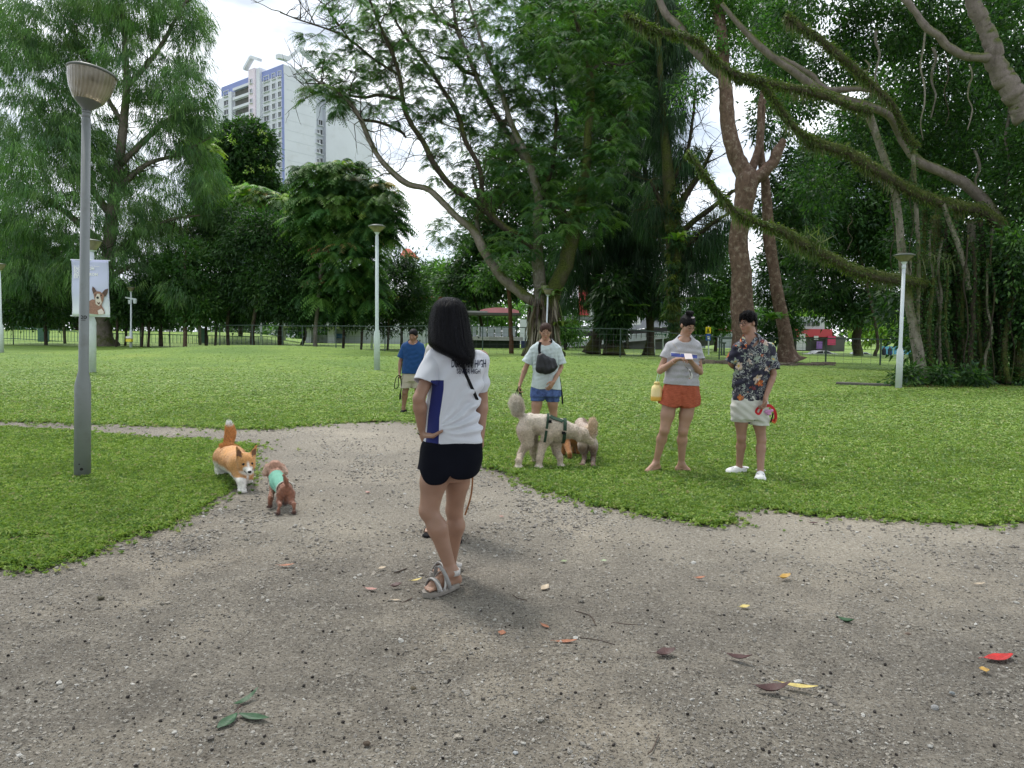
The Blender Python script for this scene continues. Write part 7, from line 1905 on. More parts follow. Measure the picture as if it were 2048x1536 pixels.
B_GREY = bark('grey_bark', (.10, .088, .072), (.24, .215, .185), moss=.35, spots=(.30, .29, .26))
B_SMOOTH = bark('smooth_grey_bark', (.12, .10, .088), (.24, .205, .18), (3, 3, 1), .12, .5)
B_BROWN = bark('scaly_brown_bark', (.085, .052, .038), (.23, .155, .115), (4, 4, 2.2), 0, 1.0, spots=(.34, .27, .21))
B_MOSS = bark('mossy_bark', (.05, .043, .03), (.14, .115, .085), moss=1.0)
B_ROOT = bark('pale_root_bark', (.13, .115, .09), (.36, .33, .28), (5, 5, 1), .45, .8)
B_RED = bark('reddish_bark', (.07, .032, .022), (.17, .085, .055), moss=.1)

class Leaves:
    def __init__(s): s.T = []; s.C = []
    def tri(s, A, B, C_, col):
        s.T.append(np.stack([A, B, C_], 1)); s.C.append(np.broadcast_to(col, A.shape))
    def blades(s, base, d, side, L_, w, col):
        """one pointed triangle per leaf"""
        s.tri(base - side * w[:, None] * .5, base + side * w[:, None] * .5, base + d * L_[:, None], col)
    def lens(s, base, d, side, L_, w, col):
        """two triangles per leaf: a diamond with a fold"""
        m = base + d * (L_ * .45)[:, None]; tp = base + d * L_[:, None]
        s.tri(base, m - side * w[:, None] * .5, tp, col); s.tri(base, tp, m + side * w[:, None] * .5, col)
    def build(s, name, parent, mat=None, kind=None):
        T = np.concatenate(s.T).reshape(-1, 3); C_ = np.repeat(np.concatenate(s.C), 3, 0)
        o = mesh_from(name, T, np.arange(len(T)).reshape(-1, 3), mat or M_LEAF, parent, False, col=C_)
        if kind: o['kind'] = kind
        return o
    def count(s): return sum(len(t) for t in s.T)

def unit(a): return a / (np.linalg.norm(a, axis=-1, keepdims=True) + 1e-9)

def clumps(blobs, r, per_m2=1.0, hollow=.55):
    """clump centres inside ellipsoids given by their places: (px, py, rx, ry, Y, depth_m, n)"""
    P_, O_ = [], []
    for b in blobs:
        px, py, rx, ry, Y, dp, n = b
        c = vec(P(px, py, Y)); k = Y / FPX
        u = unit(r.normal(size=(n, 3))); rad = r.uniform(0, 1, n) ** .38; rad = np.where(r.uniform(size=n) < hollow, .72 + .28 * rad, rad)
        q = u * rad[:, None] * np.array([rx * k, dp, ry * k])
        P_.append(c + q); O_.append(unit(q / np.array([rx * k, dp, ry * k]) + 1e-6))
    return np.concatenate(P_), np.concatenate(O_)

def pick(cols, n, r, jit=.22):
    c = np.array(cols)[r.integers(0, len(cols), n)] * 1.3
    return np.clip(c * r.uniform(1 - jit, 1 + jit, (n, 1)) * r.uniform(.93, 1.07, (n, 3)), 0, 1)

def crown_broad(lv, blobs, cols, seed, cr=.9, nl=26, L_=.30, w=.13, droop=.5, lens=False, flat=.7, jit=.22):
    r = np.random.default_rng(seed); C_, O_ = clumps(blobs, r); n = len(C_)
    cc = pick(cols, n, r, jit); i = np.repeat(np.arange(n), nl); N_ = len(i)
    off = r.normal(size=(N_, 3)) * cr * .5; off[:, 2] *= flat
    b = C_[i] + off * r.uniform(.6, 1.4, (n, 1))[i]
    d = unit(O_[i] * .5 + unit(off) * .8 + r.normal(size=(N_, 3)) * .5 - np.array([0, 0, droop]))
    sd = unit(np.cross(d, r.normal(size=(N_, 3)) * .5 + np.array([0, 0, 1])))
    LL = L_ * r.uniform(.6, 1.3, N_); ww = w * r.uniform(.6, 1.3, N_)
    (lv.lens if lens else lv.blades)(b, d, sd, LL, ww, np.clip(cc[i] * r.uniform(.8, 1.2, (N_, 1)), 0, 1))

def crown_needle(lv, blobs, cols, seed, cr=.55, nl=30, L_=1.0, w=.035, jit=.25, lean=.25):
    """hanging sprays of fine twigs"""
    r = np.random.default_rng(seed); C_, O_ = clumps(blobs, r); n = len(C_)
    cc = pick(cols, n, r, jit); i = np.repeat(np.arange(n), nl); N_ = len(i)
    ax = unit(np.stack([r.normal(size=n), r.normal(size=n), r.normal(size=n) * .3], 1)); t_ = r.uniform(-1, 1, N_)
    b = C_[i] + ax[i] * (t_ * cr)[:, None] + r.normal(size=(N_, 3)) * cr * .25; b[:, 2] += cr * .4 * (1 - t_ ** 2)
    d = unit(np.array([0, 0, -1.]) + (O_[i] * .5 + ax[i] * t_[:, None] * .5) * (lean * 2) + r.normal(size=(N_, 3)) * .2)
    sd = unit(np.cross(d, r.normal(size=(N_, 3))))
    lv.blades(b, d, sd, L_ * r.uniform(.5, 1.25, N_), w * r.uniform(.7, 1.4, N_), np.clip(cc[i] * r.uniform(.75, 1.25, (N_, 1)), 0, 1))

def crown_pinnate(lv, blobs, cols, seed, fr=6, pairs=9, R_=1.3, L_=.42, w=.11, jit=.2, droop=.8, tips=None, up=.5, fine=False):
    """whorls of feather-shaped leaves"""
    r = np.random.default_rng(seed); C_, O_ = clumps(blobs, r); n = len(C_)
    cc = pick(cols, n, r, jit)
    if tips is not None:
        top_ = (O_[:, 2] > .25) & (r.uniform(size=n) < tips[1]); cc[top_] = pick(tips[0], top_.sum(), r, .15)
    i = np.repeat(np.arange(n), fr); M_ = len(i)
    a = r.uniform(0, 6.283, M_); h = np.stack([np.cos(a), np.sin(a), np.zeros(M_)], 1)
    h = unit(h + O_[i] * np.array([.8, .8, .3])); RR = R_ * r.uniform(.7, 1.2, M_); u0 = up * r.uniform(.3, 1.2, M_)
    j = np.arange(pairs * 2); q = ((j // 2) + 1) / pairs; sg = np.where(j % 2, 1., -1.)
    # arching midrib
    def rib(q): return C_[i][:, None] + h[:, None] * (RR[:, None] * q)[..., None] + np.array([0, 0, 1.]) * ((u0[:, None] * q - droop * q * q) * RR[:, None])[..., None]
    B = rib(q[None, :]); tg = unit(h[:, None] + np.array([0, 0, 1.]) * (u0[:, None] - 2 * droop * q)[..., None])
    sd = unit(np.cross(tg, np.array([0, 0, 1.])))
    d = unit(sd * sg[None, :, None] * 1.0 + tg * .45 + np.array([0, 0, -.55]) + r.normal(size=B.shape) * .1)
    LL = L_ * (np.sin(np.clip(q, .12, .93) * math.pi) ** .5)[None, :] * r.uniform(.85, 1.15, (M_, 1)); LL = np.broadcast_to(LL, B.shape[:2])
    col = np.broadcast_to(cc[i][:, None] * r.uniform(.85, 1.15, (M_, 1, 1)), B.shape)
    fl = lambda x: x.reshape(-1, x.shape[-1]) if x.ndim == 3 else x.reshape(-1)
    N_ = B.shape[0] * B.shape[1]
    lv.blades(fl(B), fl(d), fl(np.broadcast_to(tg, B.shape)), fl(LL), np.full(N_, w) * r.uniform(.8, 1.2, N_), fl(col))
    if not fine:
        e0, e1 = rib(np.array([[0.]]))[:, 0], rib(np.array([[.97]]))[:, 0]; mid = rib(np.array([[.5]]))[:, 0]
        dk = pick([(.07, .05, .03)], M_, r)
        for p0, p1 in ((e0, mid), (mid, e1)): s_ = unit(np.cross(p1 - p0, np.array([0, 0, 1.]))) * .012; lv.tri(p0 - s_, p0 + s_, p1, dk)

def limb(name, parent, pts, mat, Y=None, seed=0, seg=10, wob=.08, n=None, flare=0.0):
    """tapering branch through places (px, py, radius_px[, Y])"""
    r = np.random.default_rng(seed + int(pts[0][0]) * 7 + int(pts[0][1]))
    W = [vec(P(p[0], p[1], p[3] if len(p) > 3 else Y)) for p in pts]; rad = [p[2] * (p[3] if len(p) > 3 else Y) / FPX for p in pts]
    nn = n or max(10, 5 * len(pts)); C_ = curve(W, nn); tt = np.linspace(0, len(pts) - 1, len(C_)); rr = np.interp(tt, range(len(pts)), rad)
    rr = rr * (1 + wob * np.convolve(r.normal(size=len(rr) + 4), np.ones(5) / 5, 'valid') * .9)
    J = np.convolve(np.r_[[0, 0], r.normal(size=len(rr) + 0), [0, 0]], np.ones(5) / 5, 'valid'); C_ = [c + np.array([J[k], J[-k], 0]) * rr[k] * .25 for k, c in enumerate(C_)]
    if flare: rr = rr * (1 + flare * np.exp(-np.arange(len(rr)) / 2.2))
    m = MB(); m.tube(C_, list(rr), seg)
    V = m.V[0]
    k = snoise(seed + 3, .7 / max(rr[0], .02), .035 * rr[0])(V); ctr = np.repeat(np.array(C_), seg, 0); dirs = unit(V - ctr); V += dirs * k[:, None] * (np.repeat(rr, seg) / rr[0])[:, None]
    if flare:   # buttress ridges at the foot
        kk = np.arange(len(V)) % seg; V += dirs * (np.repeat(np.exp(-np.arange(len(rr)) / 2.0), seg) * rr[0] * .3 * flare * np.cos(kk * 2.9) ** 2)[:, None]
    m.V[0] = V
    return m.build(name, mat, parent, True), np.array(C_), rr

def twigs(parent, start_pts, mat, n, L_=2.5, seed=1, r0=.03, up=.4, name='twigs', droop=0.0, gen=2):
    """fine branchlets leaving a limb"""
    r = np.random.default_rng(seed); m = MB()
    S_ = np.asarray(start_pts)
    for _ in range(n):
        i = r.integers(0, len(S_)); p = S_[i].copy(); d = unit(r.normal(size=3) * np.array([1, .7, .7]) + [0, 0, up]); ps = [p.copy()]; LL = L_ * r.uniform(.5, 1.3)
        for k in range(5):
            d = unit(d + r.normal(size=3) * .3 + [0, 0, -droop * k * .2]); p = p + d * LL / 5; ps.append(p.copy())
        rr = r0 * r.uniform(.6, 1.3); m.tube(ps, [rr * (1 - .16 * k) for k in range(6)], 4, False)
        if gen > 1:
            for _k in range(3):
                j = r.integers(1, 5); dd = unit(d + r.normal(size=3) * .8 + [0, 0, up * .5]); q = [ps[j] + dd * LL * .18 * k + r.normal(size=3) * .03 * k for k in range(4)]; m.tube(q, [rr * .5, rr * .42, rr * .3, rr * .15], 3, False)
    o = m.build(name, mat, parent, True); o['kind'] = 'stuff'; return o

def tree(label, foot, group=None, name='tree', cat='tree'):
    return thing(name, label, cat, foot, group)

DKG = [(.020, .050, .014), (.030, .072, .020), (.016, .042, .018), (.040, .085, .022)]
MDG = [(.035, .085, .020), (.050, .115, .028), (.028, .070, .022), (.065, .13, .03)]
LTG = [(.07, .15, .03), (.10, .20, .04), (.055, .12, .03)]
LIME = [(.17, .27, .04), (.13, .24, .05), (.22, .30, .06)]
PINK = [(.30, .15, .09), (.26, .20, .08)]
CAS = [(.040, .085, .032), (.055, .11, .035), (.030, .070, .028), (.070, .13, .04)]
CASD = [(.018, .045, .020), (.028, .062, .026), (.014, .036, .018)]
YELG = [(.10, .13, .02), (.075, .11, .02), (.05, .08, .018), (.12, .15, .035)]

def fy(px, py): g = G(px, py); return g
def foot_at(px, py, Y): p = P(px, py, Y); return Vector((p.x, Y, tz(p.x, Y) if Y < 90 else p.z))

# --- T1: tall weeping tree on the left
def big_left():
    Y = 64; t = tree('tall tree with weeping needle-like grey-green sprays filling the upper left', foot_at(205, 692, Y))
    limb('trunk', t, [(204, 694, 17), (206, 660, 15), (208, 600, 13), (214, 520, 12), (222, 430, 11), (236, 340, 9), (246, 240, 8), (252, 150, 6), (248, 60, 4), (240, -40, 3)], B_SMOOTH, Y, 1, 14, flare=.7, n=50)
    pts = []
    for b in ([(222, 430, 8), (170, 360, 6), (110, 280, 4), (60, 200, 3)], [(214, 500, 8), (150, 440, 6), (90, 400, 4), (30, 390, 3)], [(240, 330, 7), (300, 270, 5), (350, 230, 3.5), (410, 215, 2)], [(230, 380, 7), (290, 330, 5), (350, 310, 3), (420, 275, 2)],
              [(250, 180, 5), (310, 110, 4), (350, 40, 3), (380, -10, 2)], [(246, 250, 5), (200, 170, 4), (160, 90, 3), (110, 10, 2)], [(214, 520, 7), (280, 470, 5), (340, 440, 3), (400, 430, 2)], [(208, 580, 6), (150, 540, 5), (90, 530, 3), (20, 540, 2)], [(210, 560, 6), (270, 530, 4), (330, 540, 2)]):
        _, c, _r = limb('branch', t, b, B_SMOOTH, Y, 2, 7); pts.append(c)
    twigs(t, np.concatenate(pts), B_DARK, 260, 2.6, 3, .05)
    lv = Leaves()
    bl = [(60, 190, 80, 110), (30, 60, 60, 70), (190, 60, 70, 60), (240, 20, 70, 50), (330, 25, 80, 45), (385, 90, 38, 60), (120, 330, 110, 75), (290, 150, 80, 50), (320, 215, 60, 40), (370, 190, 50, 55), (350, 280, 60, 40), (395, 345, 35, 45), (395, 240, 28, 35),
          (180, 440, 150, 70), (330, 410, 80, 55), (50, 450, 70, 80), (240, 550, 110, 50), (330, 500, 80, 50), (90, 560, 90, 45), (160, 250, 70, 50), (210, 330, 80, 50), (100, 60, 60, 60), (200, -60, 160, 70), (20, 320, 60, 60), (380, 590, 50, 35), (150, 150, 60, 50), (420, 390, 30, 60)]
    crown_needle(lv, [(a, b, c, d, Y + (k % 3) * 1.5 - 2, max(2.6, c * .06), int(c * d * (.033 if d > 35 else .026)) + 12) for k, (a, b, c, d) in enumerate(bl)], [tuple(np.array(q) * [1.35, 1.3, 1.2]) for q in CAS], 11, .74, 36, .84, .047, lean=.45)
    lv.build('crown', t)
big_left()

def broad_tree(label, foot, Y, trunk, blobs, cols, seed, bk=B_DARK, group=None, **k):
    t = tree(label, foot_at(*foot, Y), group)
    _, c, _r = limb('trunk', t, trunk, bk, Y, seed, 8)
    lv = Leaves(); kk = dict(cr=.8, nl=30, L_=.34, w=.15); kk.update(k)
    dens = kk.pop('dens', .055)
    crown_broad(lv, [(a, b, rx, ry, Y + dy, max(1.5, rx * Y / FPX * .8), int(rx * ry * dens) + 16) for a, b, rx, ry, dy in blobs], cols, seed, **kk)
    lv.build('crown', t); return t

RG = 'young trees in a row along the wire fence'
broad_tree('dark bushy tree behind the left edge lamp post', (90, 688), 64, [(92, 690, 3.5), (90, 640, 3), (86, 590, 2)], [(90, 610, 70, 40, 0), (20, 600, 60, 50, 1), (60, 540, 80, 50, 2)], DKG, 21, group=RG)
broad_tree('dark tree just right of the dog banner', (320, 690), 64, [(322, 693, 4.5), (320, 650, 3.5), (315, 590, 3)], [(300, 600, 70, 50, 0), (250, 610, 50, 35, 1), (340, 560, 60, 50, 0)], DKG, 22, group=RG)
broad_tree('slender tree with yellowish lower leaves left of the plain post', (370, 692), 62, [(371, 696, 4.5), (370, 640, 4), (368, 560, 3), (372, 500, 2)], [(390, 610, 50, 40, 0), (370, 540, 50, 60, 0)], MDG, 23, B_BROWN, group=RG)
broad_tree('broad glossy dark tree, its crown touching the plain post', (412, 694), 66, [(412, 696, 3.5), (412, 640, 3), (415, 570, 2)], [(430, 560, 60, 70, 0), (470, 610, 50, 40, 0), (420, 480, 50, 50, 1)], DKG, 24, group=RG)
broad_tree('drooping dark tree with pale leaf glints right of the plain post', (455, 694), 63, [(457, 697, 3.5), (455, 640, 3), (470, 560, 2)], [(490, 520, 60, 70, 0), (520, 590, 60, 50, 0), (470, 450, 40, 40, 2)], DKG + MDG[:1], 25, group=RG, L_=.42, w=.12, droop=.9)
broad_tree('dense dark tree with thick stem in the middle of the row', (505, 697), 61, [(505, 701, 5), (505, 660, 4), (515, 590, 3)], [(560, 560, 65, 70, 0), (540, 470, 55, 45, 1), (600, 610, 45, 40, 0)], DKG, 26, group=RG, L_=.36)
broad_tree('dark tree left of the pinnate-leaved tree, low in the row', (560, 700), 64, [(558, 702, 3.5), (560, 650, 3), (580, 590, 2)], [(620, 530, 55, 60, 0), (640, 610, 50, 45, 0)], DKG + MDG[:2], 27, group=RG)
broad_tree('small dark bushy tree right of the tall middle lamp post', (800, 705), 66, [(803, 706, 3), (803, 660, 2.5), (800, 600, 2)], [(800, 590, 55, 50, 0), (800, 535, 38, 28, 0), (835, 620, 40, 40, 0), (765, 640, 35, 30, 1)], DKG, 28, group=RG)
broad_tree('thin dark tree left of the small leaning lamp post', (690, 704), 62, [(686, 705, 3), (688, 660, 2.5), (690, 600, 2)], [(700, 610, 50, 45, 0), (740, 570, 35, 45, 1)], DKG, 29, group=RG)
broad_tree('large round dark tree with pale lime flower clusters before the tower block', (470, 670), 92, [(480, 672, 5), (480, 560, 4), (480, 420, 3)], [(490, 300, 58, 62, 0), (440, 330, 45, 60, 0), (505, 370, 45, 50, 0), (455, 400, 60, 60, 3), (560, 400, 25, 28, 2), (470, 480, 60, 60, 4)], DKG, 31, L_=.5, w=.24, dens=.10)
lv = Leaves(); crown_broad(lv, [(480, 310, 66, 72, 89, 3.5, 34), (500, 390, 50, 30, 90, 2, 12)], [(.20, .28, .07), (.15, .23, .06)], 32, .45, 14, .3, .18)
lv.build('flower_clusters', [o for o in bpy.data.objects if o.get('label', '').startswith('large round dark tree')][0], kind='stuff')

def pinnate_tree(label, foot, Y, stems, blobs, seed, group=None, tips=.5, cols=None, R_=1.5, **k):
    t = tree(label, foot_at(*foot, Y), group)
    for i, s_ in enumerate(stems): limb('trunk' if i == 0 else 'branch', t, s_, B_DARK if i else B_GREY, Y, seed + i, 8)
    lv = Leaves(); crown_pinnate(lv, [(a, b, rx, ry, Y + dy, max(1.5, rx * Y / FPX * .8), n) for a, b, rx, ry, dy, n in blobs], cols or MDG, seed, 7, 10, R_, .55, .15, tips=(PINK + LIME, tips) if tips else None, **k)
    lv.build('crown', t); return t
pinnate_tree('tree with big feather-shaped leaves, pink new growth on top, before the tower block', (632, 702), 59, [[(630, 704, 4.5), (632, 650, 4), (640, 560, 3.5), (650, 470, 3)], [(640, 560, 3), (662, 500, 2.5), (680, 430, 2)], [(645, 520, 3), (690, 470, 2), (740, 420, 1.5)]],
    [(632, 365, 38, 34, 0, 40), (700, 356, 44, 28, 0, 44), (670, 415, 70, 36, 0, 76), (755, 395, 38, 26, 0, 34), (740, 445, 44, 36, 0, 44), (610, 430, 26, 30, 0, 18), (660, 470, 60, 45, 1, 60), (690, 520, 65, 40, 0, 60), (650, 580, 50, 35, 1, 40), (720, 580, 45, 40, 1, 36), (640, 340, 24, 18, 0, 12), (780, 450, 20, 30, 0, 12)], 41, tips=.04, cols=[(.045, .11, .028), (.06, .13, .03), (.03, .08, .024), (.09, .17, .035)])
pinnate_tree('lime and pink feathery treetop between the round dark tree and the tower block', (560, 690), 70, [[(565, 700, 3), (560, 600, 3), (550, 480, 2.5)]],
    [(510, 395, 36, 24, 0, 34), (505, 430, 40, 30, 0, 34), (575, 440, 40, 34, 0, 40), (565, 410, 26, 20, 0, 16), (540, 480, 60, 30, 0, 40)], 42, tips=.3, cols=LTG + LIME)
pinnate_tree('bright lime feathery tree peeping between the weeping tree and the round dark one', (400, 680), 76, [[(400, 690, 3), (398, 600, 3), (400, 420, 2)]], [(400, 310, 28, 40, 0, 30), (385, 250, 25, 20, 0, 12), (415, 370, 25, 50, 0, 30), (430, 430, 30, 40, 0, 26)], 43, tips=.15, cols=LIME + LTG)
pinnate_tree('feathery green tree seen low behind the left edge lamp post', (120, 680), 74, [[(130, 690, 3), (125, 600, 3), (120, 540, 2)]], [(110, 530, 60, 30, 0, 34), (130, 490, 40, 25, 0, 20), (230, 600, 50, 25, 0, 20)], 44, tips=0, cols=MDG + LTG)

# --- T8: the many-limbed tree in the centre
def big_centre():
    Y = 50; t = tree('huge spreading tree with bare forking limbs and feathery crown in the centre', foot_at(1090, 708, Y))
    limb('trunk', t, [(1088, 712, 34), (1088, 680, 26), (1086, 640, 22), (1082, 600, 17)], B_DARK, Y, 1, 14, flare=.3)
    LB = [([(1082, 610, 15), (1078, 560, 13), (1074, 500, 12), (1076, 440, 10), (1078, 400, 9), (1062, 340, 8), (1048, 300, 7), (1025, 250, 6), (1008, 200, 5), (990, 150, 4), (962, 80, 3), (940, 10, 2.5), (925, -40, 2)], B_GREY),
          ([(1095, 620, 17), (1110, 580, 16), (1128, 530, 15), (1142, 480, 14), (1150, 440, 13), (1164, 390, 11), (1172, 330, 9), (1176, 270, 8), (1180, 200, 8), (1178, 130, 7), (1168, 90, 5), (1148, 30, 4), (1130, -30, 3)], B_MOSS),
          ([(1146, 455, 10), (1120, 430, 8), (1095, 400, 8), (1075, 370, 7), (1058, 330, 5)], B_DARK), ([(1076, 505, 8), (1050, 480, 8), (1010, 455, 7), (975, 425, 7), (940, 400, 6), (900, 370, 6), (870, 330, 6), (850, 290, 5), (820, 245, 5), (806, 200, 5), (798, 150, 4), (785, 110, 4), (760, 50, 3), (735, -10, 2.5)], B_DARK),
          ([(1070, 605, 11), (1040, 585, 11), (1010, 560, 10), (985, 530, 9), (965, 495, 9), (948, 462, 9), (915, 435, 7), (885, 405, 6), (855, 378, 6), (815, 368, 6), (780, 340, 6), (755, 310, 5), (738, 280, 5), (722, 240, 5), (695, 200, 4), (660, 175, 3), (630, 160, 2)], B_SMOOTH),
          ([(985, 440, 6), (965, 400, 5), (960, 340, 5), (930, 280, 5), (915, 230, 5), (880, 170, 4), (840, 110, 4), (815, 80, 3), (790, 40, 2)], B_DARK), ([(1050, 320, 6), (1010, 260, 5), (985, 215, 5), (958, 165, 5), (935, 110, 4), (915, 60, 4), (908, 20, 3), (900, -20, 3)], B_SMOOTH),
          ([(950, 150, 4), (925, 140, 4), (905, 120, 4), (880, 115, 3)], B_DARK), ([(925, 100, 4), (915, 60, 4), (880, 40, 3), (862, 10, 3)], B_SMOOTH), ([(1178, 130, 4), (1186, 80, 4), (1190, 30, 3), (1195, -20, 2)], B_DARK), ([(1180, 140, 4), (1210, 125, 3), (1240, 130, 2), (1270, 122, 1.5)], B_SMOOTH),
          ([(1010, 250, 4), (1020, 220, 3), (1050, 205, 3), (1080, 200, 2)], B_SMOOTH), ([(722, 240, 3), (760, 245, 3), (800, 262, 3), (812, 275, 2)], B_DARK), ([(806, 200, 4), (760, 190, 4), (730, 195, 3), (690, 190, 2)], B_DARK), ([(798, 150, 3), (750, 120, 2.5), (700, 80, 2.5), (660, 60, 2), (600, 40, 1.5), (560, 25, 1)], B_DARK),
          ([(700, 80, 2), (670, 40, 2), (650, 10, 1.5)], B_DARK), ([(695, 200, 3), (650, 190, 2), (620, 185, 1.5)], B_DARK), ([(1172, 330, 5), (1195, 300, 4), (1230, 270, 3), (1260, 230, 2)], B_DARK), ([(1078, 400, 5), (1100, 350, 4), (1110, 290, 4), (1112, 220, 3), (1105, 150, 2), (1100, 80, 2)], B_DARK), ([(960, 490, 5), (955, 440, 4), (958, 400, 4), (945, 350, 3)], B_GREY)]
    pts = []
    for b, mt in LB: _, c, rr = limb('branch', t, [(a, b_, r_ * .98) for a, b_, r_ in b], mt, Y + (-1 if len(b) > 8 else .5), 5, 8); pts.append(c[rr < .2] if (rr < .2).any() else c[-4:])
    PP = np.concatenate(pts); twigs(t, PP, B_DARK, 420, 2.6, 6, .04, .5)
    lv = Leaves()
    bl = [(640, 90, 40, 30, 12), (660, 160, 45, 30, 26), (700, 130, 50, 35, 26), (650, 200, 40, 22, 20), (720, 190, 40, 30, 20), (740, 90, 55, 45, 34), (700, 30, 50, 30, 16), (790, 40, 60, 45, 40), (800, 130, 50, 45, 36), (860, 80, 60, 55, 44), (850, 190, 45, 45, 34), (880, 270, 35, 40, 22), (780, 220, 35, 25, 10),
          (820, 10, 60, 30, 20), (930, 60, 45, 45, 24), (950, 150, 40, 40, 22), (920, 220, 45, 45, 34), (970, 280, 60, 50, 56), (1010, 60, 60, 60, 60), (1060, 150, 65, 70, 90), (1030, 240, 60, 60, 70), (1130, 90, 70, 80, 90), (1220, 80, 70, 80, 90), (1130, 220, 70, 60, 90), (1230, 220, 60, 70, 80), (1060, 340, 70, 55, 80), (1140, 340, 70, 60, 90),
          (1220, 340, 60, 55, 70), (960, 370, 60, 50, 50), (900, 460, 40, 35, 30), (1100, 440, 60, 40, 50), (1180, 430, 60, 50, 50), (950, -40, 150, 50, 70), (1150, -50, 150, 60, 90), (730, -50, 110, 40, 40), (1290, 140, 40, 80, 40), (1020, 500, 50, 40, 36), (880, 340, 30, 30, 12)]
    crown_pinnate(lv, [(a, b, c, d, Y + (k % 3 - 1) * 2, max(2., c * .05), int(n * 1.15)) for k, (a, b, c, d, n) in enumerate(bl)], [(.045, .10, .032), (.060, .125, .036), (.034, .08, .03), (.085, .155, .04)], 51, 7, 9, .85, .24, .07, fine=True, droop=.75, up=.35, jit=.28)
    o = lv.build('crown', t)
    # epiphytes at the fork: dead skirt, ferns
    r = np.random.default_rng(5); m = MB(); Lq = Leaves(); n = 420
    a = r.uniform(0, 6.283, n); z = r.uniform(598, 690, n); base = np.array([vec(P(1088 + 26 * math.cos(x), zz - 10, Y + 1.0 * math.sin(x) - 1.4)) for x, zz in zip(a, z)])
    d = unit(np.stack([np.cos(a) * .14 + r.normal(size=n) * .10, -.12 + np.sin(a) * .14, -np.ones(n)], 1)); Lq.lens(base, d, unit(np.cross(d, r.normal(size=(n, 3)))), r.uniform(.8, 2.0, n), r.uniform(.06, .2, n), pick([(.10, .075, .055), (.17, .14, .11), (.06, .045, .035), (.22, .20, .16)], n, r))
    Lq.build('dead_fronds', t, kind='stuff')
big_centre()

def fern(px, py, Y, size, label, n=14, cols=None, seed=0, wide=.16, parent=None, up=.9):
    t = thing('birds_nest_fern', label, 'fern', P(px, py, Y)); r = np.random.default_rng(seed + int(px))
    c = vec(P(px, py, Y)); fm = M_LEAF
    for i in range(n):
        a = i * 2.4 + r.uniform(-.3, .3); L_ = size * r.uniform(.7, 1.15); u0 = up * r.uniform(.5, 1.3); h = np.array([math.cos(a), math.sin(a) * .8 - .15, 0]); w = size * wide * r.uniform(.7, 1.1)
        V = []
        for q in np.linspace(0, 1, 7):
            p = c + h * L_ * q * .9 + np.array([0, 0, (u0 * q - .95 * u0 * q ** 2.2 * r.uniform(.7, 1.2)) * L_]); s_ = _n3(np.cross(h, (0, 0, 1))) * w * math.sin(min(.97, q + .08) * math.pi) ** .7
            V += [p - s_, p + np.array([0, 0, -.15 * w]), p + s_]
        F = []
        for k in range(6): F += [(3 * k, 3 * k + 1, 3 * k + 4, 3 * k + 3), (3 * k + 1, 3 * k + 2, 3 * k + 5, 3 * k + 4)]
        mesh_from('frond', V, F, fm, t, True, col=np.tile(pick(cols or [(.06, .13, .03), (.10, .18, .04), (.04, .09, .02)], 1, r)[0], (len(V), 1)))
    return t
fern(1098, 596, 48.4, 1.3, 'upright fern in the fork above the woman with the sling bag', 16, [(.13, .20, .08), (.08, .15, .05), (.20, .26, .13)], up=1.3)
fern(1122, 650, 48.3, 1.7, 'dark arching fern hanging right of the skirt of dead fronds', 16, [(.05, .10, .02), (.10, .13, .02)], up=.5)
fern(1062, 622, 48.3, 1.3, 'pale arching fern on the left of the skirt of dead fronds', 10, [(.12, .18, .09), (.08, .13, .05)], up=.8)
fern(1352, 480, 47, 1.5, 'bright fern on the straight mossy trunk', 10, [(.16, .24, .05), (.06, .12, .03)], up=.8)
fern(1170, 425, 48, 1.6, 'dark fern high in the crotch of the right-hand limb', 10, up=.8)
fern(1268, 612, 54, 1.4, 'drooping dark fern clump left of the slim dark trunk', 14, up=.3); fern(1385, 600, 50, 2.0, 'fern drooping from the trunk left of the woman with the hair bun', 12, up=.3)
fern(1244, 632, 54, 1.4, 'dark fern low on the vine-wrapped stump', 14, up=.3); fern(1545, 640, 42, 1.4, 'star-shaped fern on the leaning trunk behind the man', 14, up=.9)

